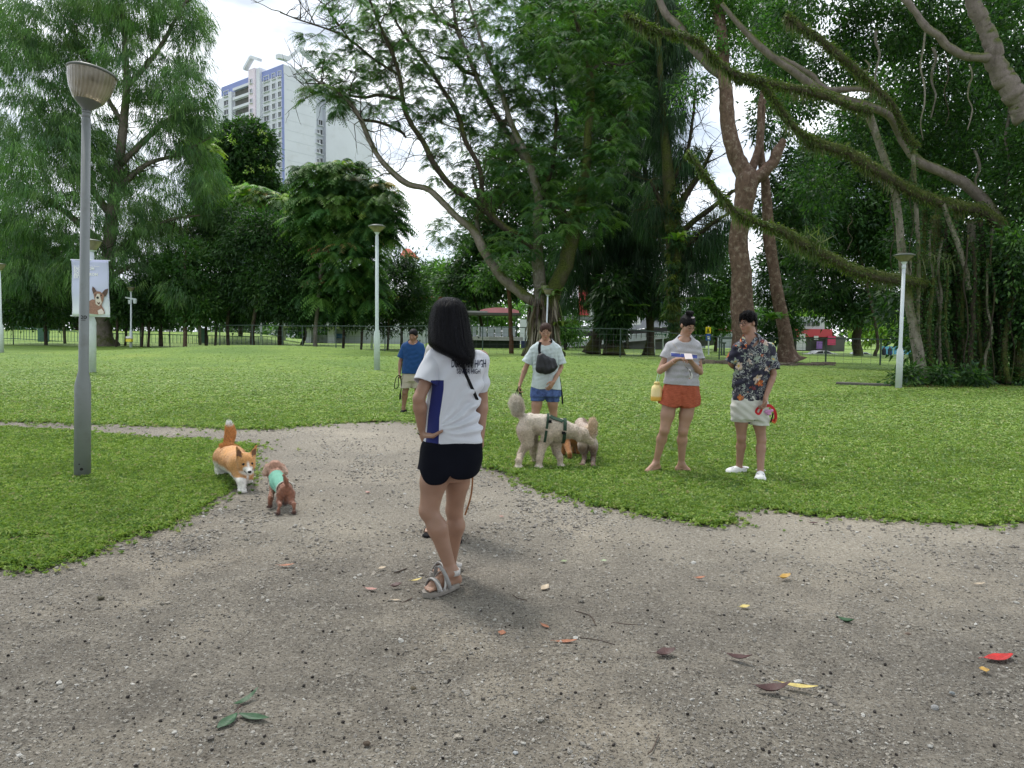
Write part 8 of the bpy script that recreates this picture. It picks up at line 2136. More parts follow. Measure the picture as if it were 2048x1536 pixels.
# --- T9: group of dark weeping trees right of centre
def weeping_group():
    Y = 58
    t = tree('dark leaning trunk with buttress left of the vine-wrapped stump', foot_at(1188, 706, Y))
    limb('trunk', t, [(1184, 708, 15), (1192, 680, 11), (1199, 640, 10), (1198, 590, 10), (1190, 540, 9), (1172, 495, 8), (1150, 455, 6), (1120, 410, 4)], B_DARK, Y, 2, 12, flare=.25)
    limb('branch', t, [(1196, 560, 6), (1210, 500, 5), (1240, 450, 4), (1280, 400, 3)], B_DARK, Y, 3, 7)
    lv = Leaves(); crown_needle(lv, [(a, b, c, d, Y + 1, 3, n) for a, b, c, d, n in [(1240, 400, 60, 60, 150), (1190, 470, 60, 50, 110), (1150, 520, 40, 45, 60), (1250, 480, 60, 50, 110), (1200, 540, 40, 40, 50), (1150, 590, 40, 35, 50)]], CASD, 61, .7, 34, 1.3, .05); lv.build('crown', t)
    Y = 56; t = tree('stump-like trunk wrapped in dark climbing leaves', foot_at(1228, 708, Y))
    limb('trunk', t, [(1228, 712, 19), (1226, 680, 18), (1228, 640, 15), (1226, 590, 12)], B_DARK, Y, 4, 12, flare=.3)
    lv = Leaves(); crown_broad(lv, [(1228, 630, 26, 40, Y - 1, 1.0, 130), (1222, 590, 28, 30, Y - 1, 1.0, 80), (1256, 600, 24, 34, Y, 1.0, 50), (1240, 560, 40, 25, Y, 1.2, 50)], DKG, 62, .5, 22, .75, .16, 1.3, True); lv.build('crown', t)
    Y = 57; t = tree('slim dark curved trunk between the stump and the mossy trunk', foot_at(1298, 710, Y))
    limb('trunk', t, [(1296, 712, 11), (1300, 680, 7.5), (1301, 640, 8), (1292, 590, 7), (1282, 530, 6), (1282, 470, 6), (1292, 400, 5), (1290, 330, 4)], B_DARK, Y, 5, 10, flare=.25)
    lv = Leaves(); crown_needle(lv, [(a, b, c, d, Y + 1, 3, n) for a, b, c, d, n in [(1290, 360, 50, 70, 150), (1300, 470, 60, 60, 150), (1290, 260, 40, 60, 90), (1310, 570, 40, 50, 60), (1270, 540, 40, 40, 50)]], CASD, 63, .7, 34, 1.3, .05)
    crown_broad(lv, [(1300, 590, 40, 35, Y, 1.5, 50), (1330, 620, 30, 30, Y, 1.5, 40)], DKG, 64, .5, 20, .6, .14, 1.3); lv.build('crown', t)
    Y = 50; t = tree('straight mossy trunk with weeping crown behind the woman with the hair bun', foot_at(1352, 712, Y))
    limb('trunk', t, [(1354, 716, 18), (1352, 680, 14), (1350, 600, 13), (1347, 500, 14), (1344, 420, 15), (1338, 350, 12), (1330, 270, 8), (1322, 180, 6), (1318, 80, 5), (1310, -20, 4)], B_MOSS, Y, 6, 12, n=60)
    for b in ([(1350, 430, 8), (1372, 390, 7), (1398, 350, 5), (1425, 300, 3)], [(1352, 480, 8), (1385, 445, 6), (1425, 415, 5), (1470, 380, 3)], [(1352, 500, 7), (1380, 485, 5), (1420, 450, 4), (1460, 425, 2.5)], [(1345, 440, 6), (1320, 400, 5), (1300, 360, 3)], [(1340, 370, 5), (1372, 310, 4), (1385, 240, 3), (1392, 160, 2)]):
        _, c, _r = limb('branch', t, b, B_DARK, Y, 7, 7); twigs(t, c, B_DARK, 26, 2.4, int(b[1][0]), .04, .1)
    lv = Leaves(); crown_needle(lv, [(a, b, c, d, Y + 1.5, 2.5, n) for a, b, c, d, n in [(1330, 220, 40, 80, 130), (1340, 90, 50, 70, 110), (1300, 30, 60, 60, 90), (1400, 500, 50, 40, 90), (1370, 560, 30, 45, 50), (1360, 330, 35, 40, 50), (1310, 420, 40, 50, 70), (1440, 460, 30, 40, 34), (1550, 60, 35, 50, 60), (1540, 30, 60, 50, 60)]], CASD + CAS[:1], 65, .65, 34, 1.2, .045)
    crown_broad(lv, [(1350, 480, 16, 110, Y - .6, .6, 90), (1345, 620, 14, 60, Y - .4, .5, 40)], YELG[:3] + DKG, 66, .25, 26, .3, .12, 1.3); lv.build('crown', t)
weeping_group()

# --- T10, T11: brown trunks behind the man
Y = 43; t = tree('thick scaly brown trunk that forks above the man', foot_at(1490, 728, Y))
limb('trunk', t, [(1490, 732, 30), (1489, 700, 25), (1488, 640, 22), (1483, 570, 20), (1479, 500, 19), (1484, 430, 18), (1492, 370, 21), (1484, 340, 18), (1470, 300, 15), (1458, 250, 14), (1450, 190, 13), (1446, 130, 12), (1442, 70, 11), (1436, 0, 11), (1430, -40, 9)], B_BROWN, Y, 8, 18, n=80, flare=.3)
limb('branch', t, [(1500, 362, 14), (1522, 348, 12), (1545, 325, 11), (1558, 300, 10), (1568, 280, 6)], B_BROWN, Y, 9, 10)
limb('branch', t, [(1500, 350, 9), (1512, 320, 8), (1520, 280, 6), (1518, 220, 5), (1530, 160, 4)], B_BROWN, Y + .5, 10, 9); limb('branch', t, [(1440, 150, 9), (1415, 130, 9), (1388, 95, 9), (1358, 55, 8), (1330, 25, 7), (1310, -20, 6)], B_SMOOTH, Y + .4, 11, 9)
lv = Leaves(); crown_broad(lv, [(a, b, c, d, Y + .5, 2, n) for a, b, c, d, n in [(1450, 20, 50, 40, 80), (1400, 20, 40, 40, 50), (1500, 40, 50, 40, 70), (1420, 90, 30, 30, 30), (1440, -40, 100, 40, 80), (1380, 180, 30, 30, 24), (1470, 110, 35, 25, 30)]], LTG + MDG, 71, .6, 26, .26, .12, .5); lv.build('crown', t)
Y = 44; t = tree('leaning brown trunk with wide buttressed foot behind the man', foot_at(1578, 722, Y))
limb('trunk', t, [(1580, 728, 20), (1574, 690, 14), (1568, 650, 13), (1557, 600, 12), (1549, 550, 11), (1541, 490, 11), (1536, 430, 10), (1528, 360, 8), (1520, 290, 8), (1526, 200, 6)], B_BROWN, Y, 12, 14, n=50, flare=.6)
lv = Leaves(); crown_broad(lv, [(a, b, c, d, Y + 2, 2, n) for a, b, c, d, n in [(1560, 420, 50, 50, 90), (1600, 350, 50, 50, 90), (1540, 240, 40, 50, 60), (1600, 450, 50, 50, 80)]], DKG, 72, .6, 26, .34, .14, .6); lv.build('crown', t)

Y = 66; t = tree('dark low-branching tree in the gap left of the white lamp post by the roots', foot_at(1715, 716, Y))
limb('trunk', t, [(1716, 720, 10), (1714, 690, 9), (1712, 650, 8), (1700, 600, 6)], B_DARK, Y, 13, 9)
for b in ([(1712, 655, 5), (1740, 620, 4), (1780, 600, 2)], [(1712, 650, 5), (1670, 620, 4), (1640, 600, 2)]): limb('branch', t, b, B_DARK, Y, 14, 6)
lv = Leaves(); crown_broad(lv, [(a, b, c, d, Y, 3, n) for a, b, c, d, n in [(1690, 590, 80, 40, 160), (1640, 570, 60, 50, 110), (1760, 600, 40, 45, 70), (1700, 630, 70, 22, 70), (1660, 500, 90, 50, 150), (1740, 520, 60, 50, 90)]], DKG, 73, .8, 28, .42, .17, .7); lv.build('crown', t)

RB = 'trees filling the background behind the lawn'
r_ = random.Random(3)
for k, (lab, foot, Y, bl, cols) in enumerate((
    ('soft mid green tree left of the woman with the hair bun, by the road signs', (1430, 700), 76, [(1430, 620, 45, 50, 0), (1445, 560, 40, 50, 0), (1400, 640, 30, 30, 0)], MDG + LTG),
    ('pale feathery low tree behind the red-roofed pavilion', (930, 690), 130, [(930, 610, 60, 22, 0), (1000, 625, 60, 18, 0), (890, 560, 45, 30, 0)], LTG),
    ('distant light green tree under the two small red roofs', (860, 690), 120, [(870, 560, 45, 32, 0), (930, 575, 60, 30, 0), (850, 620, 40, 40, 0)], MDG + LTG),
    ('dark mass of tree behind the pavilion roof', (960, 690), 84, [(940, 570, 60, 35, 0), (1010, 560, 50, 40, 0), (960, 520, 60, 40, 0), (900, 620, 40, 22, 0)], DKG),
    ('big dark tree filling the gap behind the centre limbs', (1100, 690), 82, [(1010, 440, 70, 60, 0), (1100, 520, 70, 60, 0), (1040, 350, 80, 60, 0), (1130, 400, 70, 60, 0), (980, 480, 50, 50, 0)], DKG + MDG[:1]),
    ('tall dark tree behind the weeping trees', (1250, 690), 84, [(1220, 150, 90, 90, 0), (1200, 260, 80, 80, 0), (1280, 60, 90, 70, 0), (1230, 560, 60, 30, 0), (1120, 60, 90, 80, 0)], DKG + MDG[:2]),
    ('dark tree behind the fork of the brown trunk', (1560, 700), 78, [(1570, 560, 60, 60, 0), (1600, 480, 70, 60, 0), (1560, 650, 40, 30, 0), (1640, 420, 70, 50, 0), (1560, 150, 50, 50, 0)], DKG),
    ('dense dark tree behind the mossy limbs', (1750, 700), 62, [(1700, 420, 90, 60, 0), (1780, 470, 80, 70, 0), (1640, 330, 60, 50, 0), (1720, 300, 80, 50, 0), (1820, 360, 80, 80, 0)], DKG),
    ('bright yellow-green sunlit tree seen far off behind the white lamp post', (1770, 700), 110, [(1790, 650, 60, 24, 0), (1740, 660, 30, 20, 0), (1620, 610, 30, 18, 0)], LIME),
    ('small light green bush left of the ramp', (1130, 700), 74, [(1140, 665, 18, 18, 0), (1125, 655, 12, 16, 0)], LTG),
    ('dark evergreen mass far behind the left railing', (150, 670), 112, [(100, 600, 120, 50, 0), (250, 610, 90, 40, 0), (30, 500, 60, 60, 0), (350, 600, 60, 50, 0)], DKG),
    ('dark tree standing behind the row by the plain post', (600, 690), 84, [(480, 600, 80, 45, 0), (600, 600, 70, 45, 0), (700, 590, 50, 50, 0), (600, 480, 70, 40, 0)], DKG))):
    broad_tree(lab, foot, Y, [(foot[0], foot[1] + 12, 4), (foot[0] + 3, foot[1] - 40, 3), (bl[0][0], bl[0][1], 2)], bl, cols, 80 + k, group=RB, L_=.5 * Y / 80, w=.24 * Y / 80, dens=.05, cr=1.1 * Y / 80)
t = tree('slim reddish trunk leaning before the pavilion', foot_at(1022, 706, 56)); limb('trunk', t, [(1023, 708, 4.5), (1022, 660, 4), (1019, 600, 4), (1012, 560, 3.5), (1000, 520, 2.5)], B_RED, 56, 15, 8)
lv = Leaves(); crown_broad(lv, [(1000, 540, 40, 25, 56, 1.5, 40), (960, 560, 30, 20, 56, 1.5, 24)], DKG + MDG, 99, .6, 22, .35, .14); lv.build('crown', t)
for k, (px, Y_, hh) in enumerate(((232, 62, 60), (250, 66, 55), (283, 63, 60), (296, 63, 62), (430, 64, 66), (560, 66, 60), (722, 62, 60), (903, 70, 62), (775, 64, 60))):
    g_ = foot_at(px, 690, Y_); t = tree(['sapling with straight dark stem left of the camera lamp post', 'thin dark stem just left of the camera lamp post', 'thin dark stem just right of the camera lamp post', 'second thin dark stem right of the camera lamp post', 'thin dark stem left of the plain post', 'thin dark stem near the middle of the fence row', 'thin dark stem left of the tall middle lamp', 'thin dark stem left of the pavilion', 'thin dark stem right of the tall middle lamp'][k], g_, RG)
    tp = P(px + 2, 690 - hh, Y_); m = MB(); m.tube(curve([g_ - Vector((0, 0, .1)), g_.lerp(tp, .5) + Vector((.05, 0, 0)), tp], 8), 0.11, 7); m.build('trunk', B_DARK, t, True)
    lv = Leaves(); crown_broad(lv, [(px + 2, 690 - hh - 12, 24, 18, Y_, 1.2, 24)], DKG, 200 + k, .6, 22, .35, .15); lv.build('crown', t)

# --- the broad tree that shades the place the photograph was taken from
def shade_tree():
    t = tree('wide shade tree standing behind the viewpoint, its canopy over the near dirt', Vector((-7, -9, 0)))
    m = MB(); m.tube(curve([(-7, -9, -.2), (-6.8, -9, 3), (-6, -8, 6.5), (-4, -6, 8.5)], 14), [.6, .5, .45, .42, .4, .4, .36, .34, .32, .3, .28, .26, .24][:len(curve([(-7, -9, -.2), (-6.8, -9, 3), (-6, -8, 6.5), (-4, -6, 8.5)], 14))], 12); m.build('trunk', B_GREY, t, True)
    m = MB()
    for a in ((8, 1, 10), (-16, -2, 10), (1, 3, 10.5), (4, -14, 10), (-14, -16, 10)): m.tube(curve([(-6, -8, 6.3), ((a[0] - 6) / 2, (a[1] - 8) / 2, 8.6), a], 10), [.25, .23, .21, .19, .17, .15, .13, .12, .1, .08, .06][:len(curve([(0, 0, 0), (1, 1, 1), (2, 0, 0)], 10))], 7)
    m.build('branch', B_GREY, t, True)
    r = np.random.default_rng(4); lv = Leaves(); n = 1500; u = r.uniform(size=(n, 2)); a = u[:, 0] * 6.283; q = np.sqrt(u[:, 1]); C0 = np.stack([-1 + 16 * q * np.cos(a), -7 + 11.5 * q * np.sin(a), 9.8 + r.normal(size=n) * .7 + 1.5 * (1 - q)], 1)
    i = np.repeat(np.arange(n), 16); N_ = len(i); b = C0[i] + r.normal(size=(N_, 3)) * [.6, .6, .3]; d = unit(r.normal(size=(N_, 3)) * [1, 1, .4]); lv.blades(b, d, unit(np.cross(d, r.normal(size=(N_, 3)) * .4 + [0, 0, 1.])), r.uniform(.25, .5, N_), r.uniform(.14, .24, N_), pick(MDG, N_, r)); lv.build('crown', t)
shade_tree()
# --- T12: the old fig on the right with mossy limbs and aerial roots
def fig_tree():
    Y = 24; t = tree('old fig tree with moss-hung limbs and curtain of aerial roots on the right', foot_at(1900, 765, Y))
    mossy = [([(1870, 572, 13, 23.5), (1820, 562, 13, 23), (1760, 553, 13, 22.5), (1705, 540, 13, 22), (1655, 512, 13, 21.5), (1605, 484, 13, 21), (1560, 464, 11, 20.5), (1510, 446, 9, 20), (1468, 420, 8, 19.5), (1438, 386, 7, 19), (1402, 344, 6, 18.5), (1372, 302, 4, 18)], 26),
             ([(2010, 452, 15, 24), (1965, 424, 15, 24), (1905, 412, 14, 23.5), (1852, 394, 14, 23), (1800, 366, 14, 23), (1742, 338, 13, 22.5), (1692, 308, 13, 22.5), (1645, 290, 12, 22), (1604, 276, 11, 22), (1576, 240, 9, 21.5), (1548, 202, 7, 21), (1522, 168, 5, 21)], 24),
             ([(1745, 226, 9, 23), (1690, 206, 9, 22.5), (1628, 184, 10, 22), (1560, 174, 10, 21.5), (1512, 160, 9, 21), (1470, 146, 9, 21), (1430, 116, 9, 20.5), (1390, 86, 8, 20), (1345, 66, 8, 19.5), (1295, 54, 8, 19), (1250, 24, 6, 19)], 16),
             ([(1830, 300, 8, 24), (1806, 256, 8, 24), (1785, 212, 8, 23.5), (1742, 172, 9, 23), (1700, 128, 10, 22.5), (1650, 84, 10, 22), (1600, 50, 10, 22), (1566, 34, 8, 22)], 18)]
    lv = Leaves(); r = np.random.default_rng(9)
    for b, dens in mossy:
        _, c, rr = limb('mossy_limb', t, [(q[0] + 3 * math.sin(q[0]), q[1] + 3 * math.cos(q[0] * 2), q[2] * .78, q[3]) for q in b], B_MOSS, None, 21, 12, .2, n=70)
        n = 260 * len(b) // 2 * 3; i = r.integers(0, len(c) - 1, n); f = r.uniform(size=(n, 1)); p = c[i] * (1 - f) + c[i + 1] * f; rad = rr[i]
        a = r.uniform(0, 6.283, n); o = np.stack([np.cos(a) * .4, np.sin(a), np.sin(a * 1.0 + 1.57) * 1.0], 1); o = unit(o) * rad[:, None] * r.uniform(.8, 1.35, (n, 1))
        clump_ = .35 + 1.1 * np.abs(np.sin(c[i][:, 0] * 2.9 + np.sin(c[i][:, 0] * 1.3) * 2)) ** 1.5; d = unit(unit(o) * .6 + np.array([0, 0, -.7]) + r.normal(size=(n, 3)) * .45)
        lv.lens(p + o, d, unit(np.cross(d, r.normal(size=(n, 3)))), r.uniform(.05, .15, n) * clump_, r.uniform(.02, .045, n), pick(YELG[1:] + YELG[1:3], n, r, .35) * .8)
        n = n // 3; i = r.integers(0, len(c) - 1, n); p = c[i]; w_ = (np.sin(c[i][:, 0] * 2.3 + 1) > .1); d = unit(np.array([0, 0, -1.]) + r.normal(size=(n, 3)) * .18); lv.blades(p - np.array([0, 0, 1.]) * rr[i][:, None] * .8 + r.normal(size=(n, 3)) * .04, d, unit(np.cross(d, r.normal(size=(n, 3)))), r.uniform(.08, .5, n) ** 1.3 * (.3 + .9 * w_), r.uniform(.015, .03, n), pick(YELG[1:3] + [(.10, .085, .05)], n, r, .3))
    # long strap ferns hanging on the lower limb
    n = 260; px = r.choice([1590, 1610, 1625, 1640, 1580, 1850, 1870, 1895], n) + r.normal(size=n) * 9; b = np.array([vec(P(x, (478 if x < 1700 else 520) + r.uniform(-14, 10), 21 if x < 1700 else 23)) for x in px]); d = unit(np.stack([r.normal(size=n) * .3, r.normal(size=n) * .3, -np.ones(n) + 1.2 * (r.uniform(size=n) < .25)], 1)); lv.blades(b, d, unit(np.cross(d, r.normal(size=(n, 3)))), r.uniform(.2, .6, n), r.uniform(.02, .04, n), pick([(.07, .10, .03), (.10, .12, .05), (.04, .06, .02)], n, r))
    lv.build('moss', t, kind='stuff')
    for b, mt, s_ in (([(2010, 452, 15, 24.5), (1975, 408, 15, 25), (1930, 368, 15, 25), (1880, 345, 14, 25), (1840, 322, 13, 25), (1812, 290, 11, 25), (1800, 262, 10, 25), (1775, 232, 10, 24.5), (1732, 214, 11, 24), (1690, 200, 11, 24), (1640, 180, 11, 24), (1585, 140, 11, 24), (1530, 100, 10, 24), (1480, 55, 8, 24), (1440, 10, 6, 24)], B_SMOOTH, 1),
                      ([(2052, 232, 24, 20), (2034, 205, 22, 20), (2006, 160, 21, 20), (1984, 110, 18, 20), (1970, 60, 16, 20), (1955, 20, 15, 20), (1938, -20, 14, 20)], B_SMOOTH, 2), ([(1990, 118, 12, 20), (1960, 116, 10, 20), (1925, 106, 9, 20), (1890, 84, 9, 20), (1855, 50, 8, 20), (1825, 18, 7, 20), (1800, -20, 6, 20)], B_SMOOTH, 3),
                      ([(1800, 250, 7, 25), (1770, 190, 7, 25), (1720, 180, 8, 25), (1660, 176, 8, 25), (1620, 150, 7, 25), (1560, 110, 5, 25)], B_SMOOTH, 4)):
        limb('limb', t, [(q[0] + 4 * math.sin(q[0] * .9), q[1] + 4 * math.cos(q[0] * 1.7), q[2] * (.72 if s_ in (1, 4) else .88), q[3]) for q in b], mt, None, 30 + s_, 14, .16, n=60)
    roots = [([(1738, 226, 9), (1760, 290, 9), (1786, 370, 9), (1797, 440, 9), (1806, 520, 10), (1822, 620, 11), (1838, 700, 12), (1846, 762, 13)], B_ROOT), ([(1944, 440, 11), (1950, 500, 10), (1950, 560, 9), (1952, 620, 9), (1950, 700, 10), (1948, 772, 12)], B_ROOT), ([(1872, 430, 13), (1876, 520, 13), (1880, 600, 14), (1888, 700, 15), (1896, 764, 18)], B_MOSS),
             ([(1850, 420, 7), (1846, 520, 7), (1850, 620, 8), (1858, 760, 9)], B_MOSS), ([(1905, 470, 10), (1916, 560, 11), (1920, 660, 12), (1914, 765, 14)], B_MOSS), ([(1880, 390, 6), (1905, 460, 6), (1930, 530, 6), (1938, 580, 6)], B_ROOT), ([(1986, 455, 6), (1976, 520, 6), (1966, 590, 6)], B_ROOT), ([(1992, 470, 9), (2000, 560, 9), (1996, 660, 10), (1990, 768, 13)], B_MOSS),
             ([(2040, 480, 11), (2030, 580, 12), (2036, 680, 12), (2042, 775, 13)], B_MOSS), ([(2070, 560, 9), (2056, 650, 9), (2046, 770, 11)], B_ROOT), ([(1826, 300, 5), (1832, 420, 5), (1838, 520, 5), (1836, 640, 6), (1834, 745, 7)], B_ROOT), ([(1960, 770, 12), (1975, 720, 10), (2000, 680, 9), (2030, 640, 8)], B_MOSS), ([(1890, 770, 12), (1915, 740, 10), (1940, 700, 9)], B_MOSS),
             ([(1960, 440, 6), (1968, 520, 6), (1972, 640, 7), (1970, 766, 9)], B_DARK), ([(1894, 440, 5), (1892, 560, 6), (1898, 700, 7), (1905, 764, 8)], B_DARK)]
    rr_ = random.Random(12)
    for k in range(30):
        x = 1826 + 7.6 * k + rr_.uniform(-4, 4); a = rr_.uniform(2, 5.5); y0 = rr_.uniform(430, 560)
        roots.append(([(x + rr_.uniform(-7, 7), y0 + (766 - y0) * j / 5, a * (1 + .06 * j)) for j in range(6)], (B_ROOT, B_MOSS, B_MOSS, B_DARK)[k % 4]))
    iv = Leaves()
    for k, (b, mt) in enumerate(roots):
        Yr = 23.2 + (k * 7 % 5) * .45; _, c, rr = limb('aerial_root', t, [(x, y_, w * .82, Yr) for x, y_, w in b], mt, None, 50 + k, 9, .10, n=34)
        n = (2000 if mt is not B_ROOT else 700) // (1 if k < 15 else 3); i = r.integers(0, len(c), n); a = r.uniform(0, 6.283, n); o = np.stack([np.cos(a), np.sin(a), np.zeros(n)], 1) * rr[i][:, None] * r.uniform(.95, 1.5, (n, 1)); d = unit(o * 2 / rr[i][:, None] * .35 + np.array([0, 0, -.5]) + r.normal(size=(n, 3)) * .4)
        iv.lens(c[i] + o + np.array([0, 0, 1.]) * r.uniform(-.15, .15, (n, 1)), d, unit(np.cross(d, r.normal(size=(n, 3)))), r.uniform(.05, .11, n), r.uniform(.035, .07, n), pick(DKG + MDG[:2] + YELG[2:3], n, r, .3))
    iv.build('ivy', t, kind='stuff')
    for k in range(20):
        x = [1700, 1735, 1755, 1785, 1846, 1867, 1893, 1862, 1880, 1932, 1940, 1955, 1985, 2005, 2015, 2025, 1875, 1905, 1822, 1972][k]; y0 = [430, 120, 60, 380, 60, 95, 110, 440, 470, 470, 130, 300, 480, 480, 200, 540, 560, 560, 330, 560][k]; y1 = [500, 170, 200, 560, 280, 236, 250, 764, 764, 764, 260, 420, 764, 764, 420, 770, 764, 764, 560, 768][k]; rx = (1.5 + (k % 3)) * (1.5 if y1 > 700 else 1)
        limb('hanging_root', t, [(x + 5 * math.sin(k * 5 + j * 1.9), y0 + (y1 - y0) * j / 6, rx * (.8 - .06 * j), 23 + k % 3) for j in range(7)], (B_DARK, B_ROOT, B_GREY)[k % 3], None, 80 + k, 6, .2, n=24)
    lv = Leaves(); bl = [(1980, 270, 90, 90, 150, 28), (1870, 150, 100, 90, 170, 30), (2040, 380, 50, 120, 110, 25), (1860, 470, 80, 60, 110, 27), (1960, 520, 70, 70, 100, 26), (1680, 120, 60, 50, 70, 28), (1760, 60, 80, 50, 100, 28), (1900, 30, 120, 50, 130, 28), (2020, 80, 60, 90, 100, 24), (1600, 210, 40, 30, 34, 27), (1800, 250, 60, 60, 70, 29), (2050, 600, 40, 90, 90, 23.4), (1960, 640, 60, 60, 80, 25), (1930, 560, 50, 50, 50, 24.6), (1860, 660, 40, 50, 40, 24.8), (2010, 520, 30, 60, 50, 23.2), (1900, -60, 200, 60, 150, 26), (1640, -20, 100, 50, 80, 27), (1720, 240, 50, 40, 50, 30), (1560, 90, 50, 60, 60, 30), (2120, 300, 90, 300, 180, 24), (1640, 370, 60, 40, 50, 30), (1860, 330, 50, 40, 40, 29)]
    crown_broad(lv, [(a, b, c, d, y_, max(1.2, c * .018), int(n * 1.5)) for a, b, c, d, n, y_ in bl], DKG + DKG + MDG, 91, .45, 30, .17, .085, .5, True, jit=.3)
    crown_broad(lv, [(a, b, c, d, 34, 2.5, n) for a, b, c, d, n in [(1950, 400, 120, 160, 240), (1900, 620, 140, 100, 200), (1850, 200, 150, 150, 240), (2050, 150, 80, 200, 150)]], DKG, 92, .8, 26, .34, .17, .6)
    lv.build('crown', t)
    # undergrowth at the foot
    lv = Leaves(); crown_broad(lv, [(1815 + 16 * k, 748 + (k * 13 % 17), 16, 16, 22.2 + (k % 4) * .6, .35, 22) for k in (0, 1, 2, 4, 5, 8, 9, 11, 14, 15)] + [(1790, 760, 22, 8, 22.5, .3, 8)], MDG + DKG, 95, .22, 15, .20, .07, .35, True, jit=.4)
    o = lv.build('undergrowth', None); tag(o, 'leafy low plants and seedlings around the foot of the fig roots', None, kind='stuff')
    m = Leaves(); n = 2600; px = r.uniform(1790, 2090, n); py = 768 + r.normal(size=n) * 6; p = np.array([vec(G(a, b)) for a, b in zip(px, py)]); d = unit(r.normal(size=(n, 3)) * [1, 1, .2]); m.lens(p + [0, 0, .03], d, unit(np.cross(d, [0, 0, 1.])), r.uniform(.05, .13, n), r.uniform(.02, .06, n), pick([(.14, .085, .05), (.20, .14, .09), (.08, .05, .035)], n, r)); o = m.build('leaf_litter', None); tag(o, 'brown leaf litter strewn before the fig roots', None, kind='stuff')
fig_tree()
lv = Leaves(); bl = []
for k in range(60):
    px = -700 + k * 58; Y = 165 + (k * 37 % 30); top = 640 if 560 < px < 1000 else 600
    bl.append((px, (top + 675) / 2, 46, (675 - top) / 2 + 4, Y, 4, 30))
crown_broad(lv, bl, DKG + MDG, 301, 2.2, 26, 1.2, .7, .3)
tag(lv.build('distant_wood', None), 'far-off line of dark trees along the horizon', None, kind='stuff')
# --- fallen leaves, pods and twigs on the dirt
def dead_leaf(px, py, L_, w, ang, curl, mat, label, two=False, name='fallen_leaf'):
    L_ *= 1.2; w *= 1.55
    g = G(px, py); r = random.Random(int(px * 3 + py)); V = []; n = 9
    for i in range(n + 1):
        q = i / n; x = (q - .5) * L_; hw = w * .5 * math.sin(max(.03, min(.97, q)) * math.pi) ** .8 * (1 if q < .6 else .9); z = .006 + curl * L_ * (q - .4) ** 2 * 1.6
        V += [(x, -hw, z + curl * hw * 1.2), (x, 0, z), (x, hw, z + curl * hw * 1.6)]
    F = []
    for i in range(n): F += [(3 * i, 3 * i + 3, 3 * i + 4, 3 * i + 1), (3 * i + 1, 3 * i + 4, 3 * i + 5, 3 * i + 2)]
    c, s = math.cos(ang), math.sin(ang); V = [(g.x + x * c - y * s, g.y + x * s + y * c, g.z + .004 + z) for x, y, z in V]
    t = thing(name, label, 'leaf', g, 'fallen leaves on the dirt'); o = mesh_from('blade', V, F, mat, t, True); md = o.modifiers.new('t', 'SOLIDIFY'); md.thickness = .0008
    m = MB(); p0 = Vector(V[1]); m.tube([p0, p0 - Vector((c, s, 0)) * L_ * .12 + Vector((0, 0, .004)), p0 - Vector((c, s, 0)) * L_ * .22], [.0012, .001, .0008], 5); m.build('stalk', mat, t)
    return t
def lmat(n, c, var=.3): return simple(n, c, .45, var, 30, .3, 90)
RDL, ORL, YEL, TAN, DBR, PKL, GRL, OCH = lmat('red_leaf', (.50, .02, .015)), lmat('orange_leaf', (.42, .17, .09)), lmat('yellow_leaf', (.62, .50, .17)), lmat('tan_leaf', (.52, .42, .30)), lmat('dark_brown_leaf', (.07, .028, .025)), lmat('pink_leaf', (.50, .26, .22)), lmat('dark_green_leaf', (.03, .09, .035)), lmat('ochre_leaf', (.50, .30, .06))
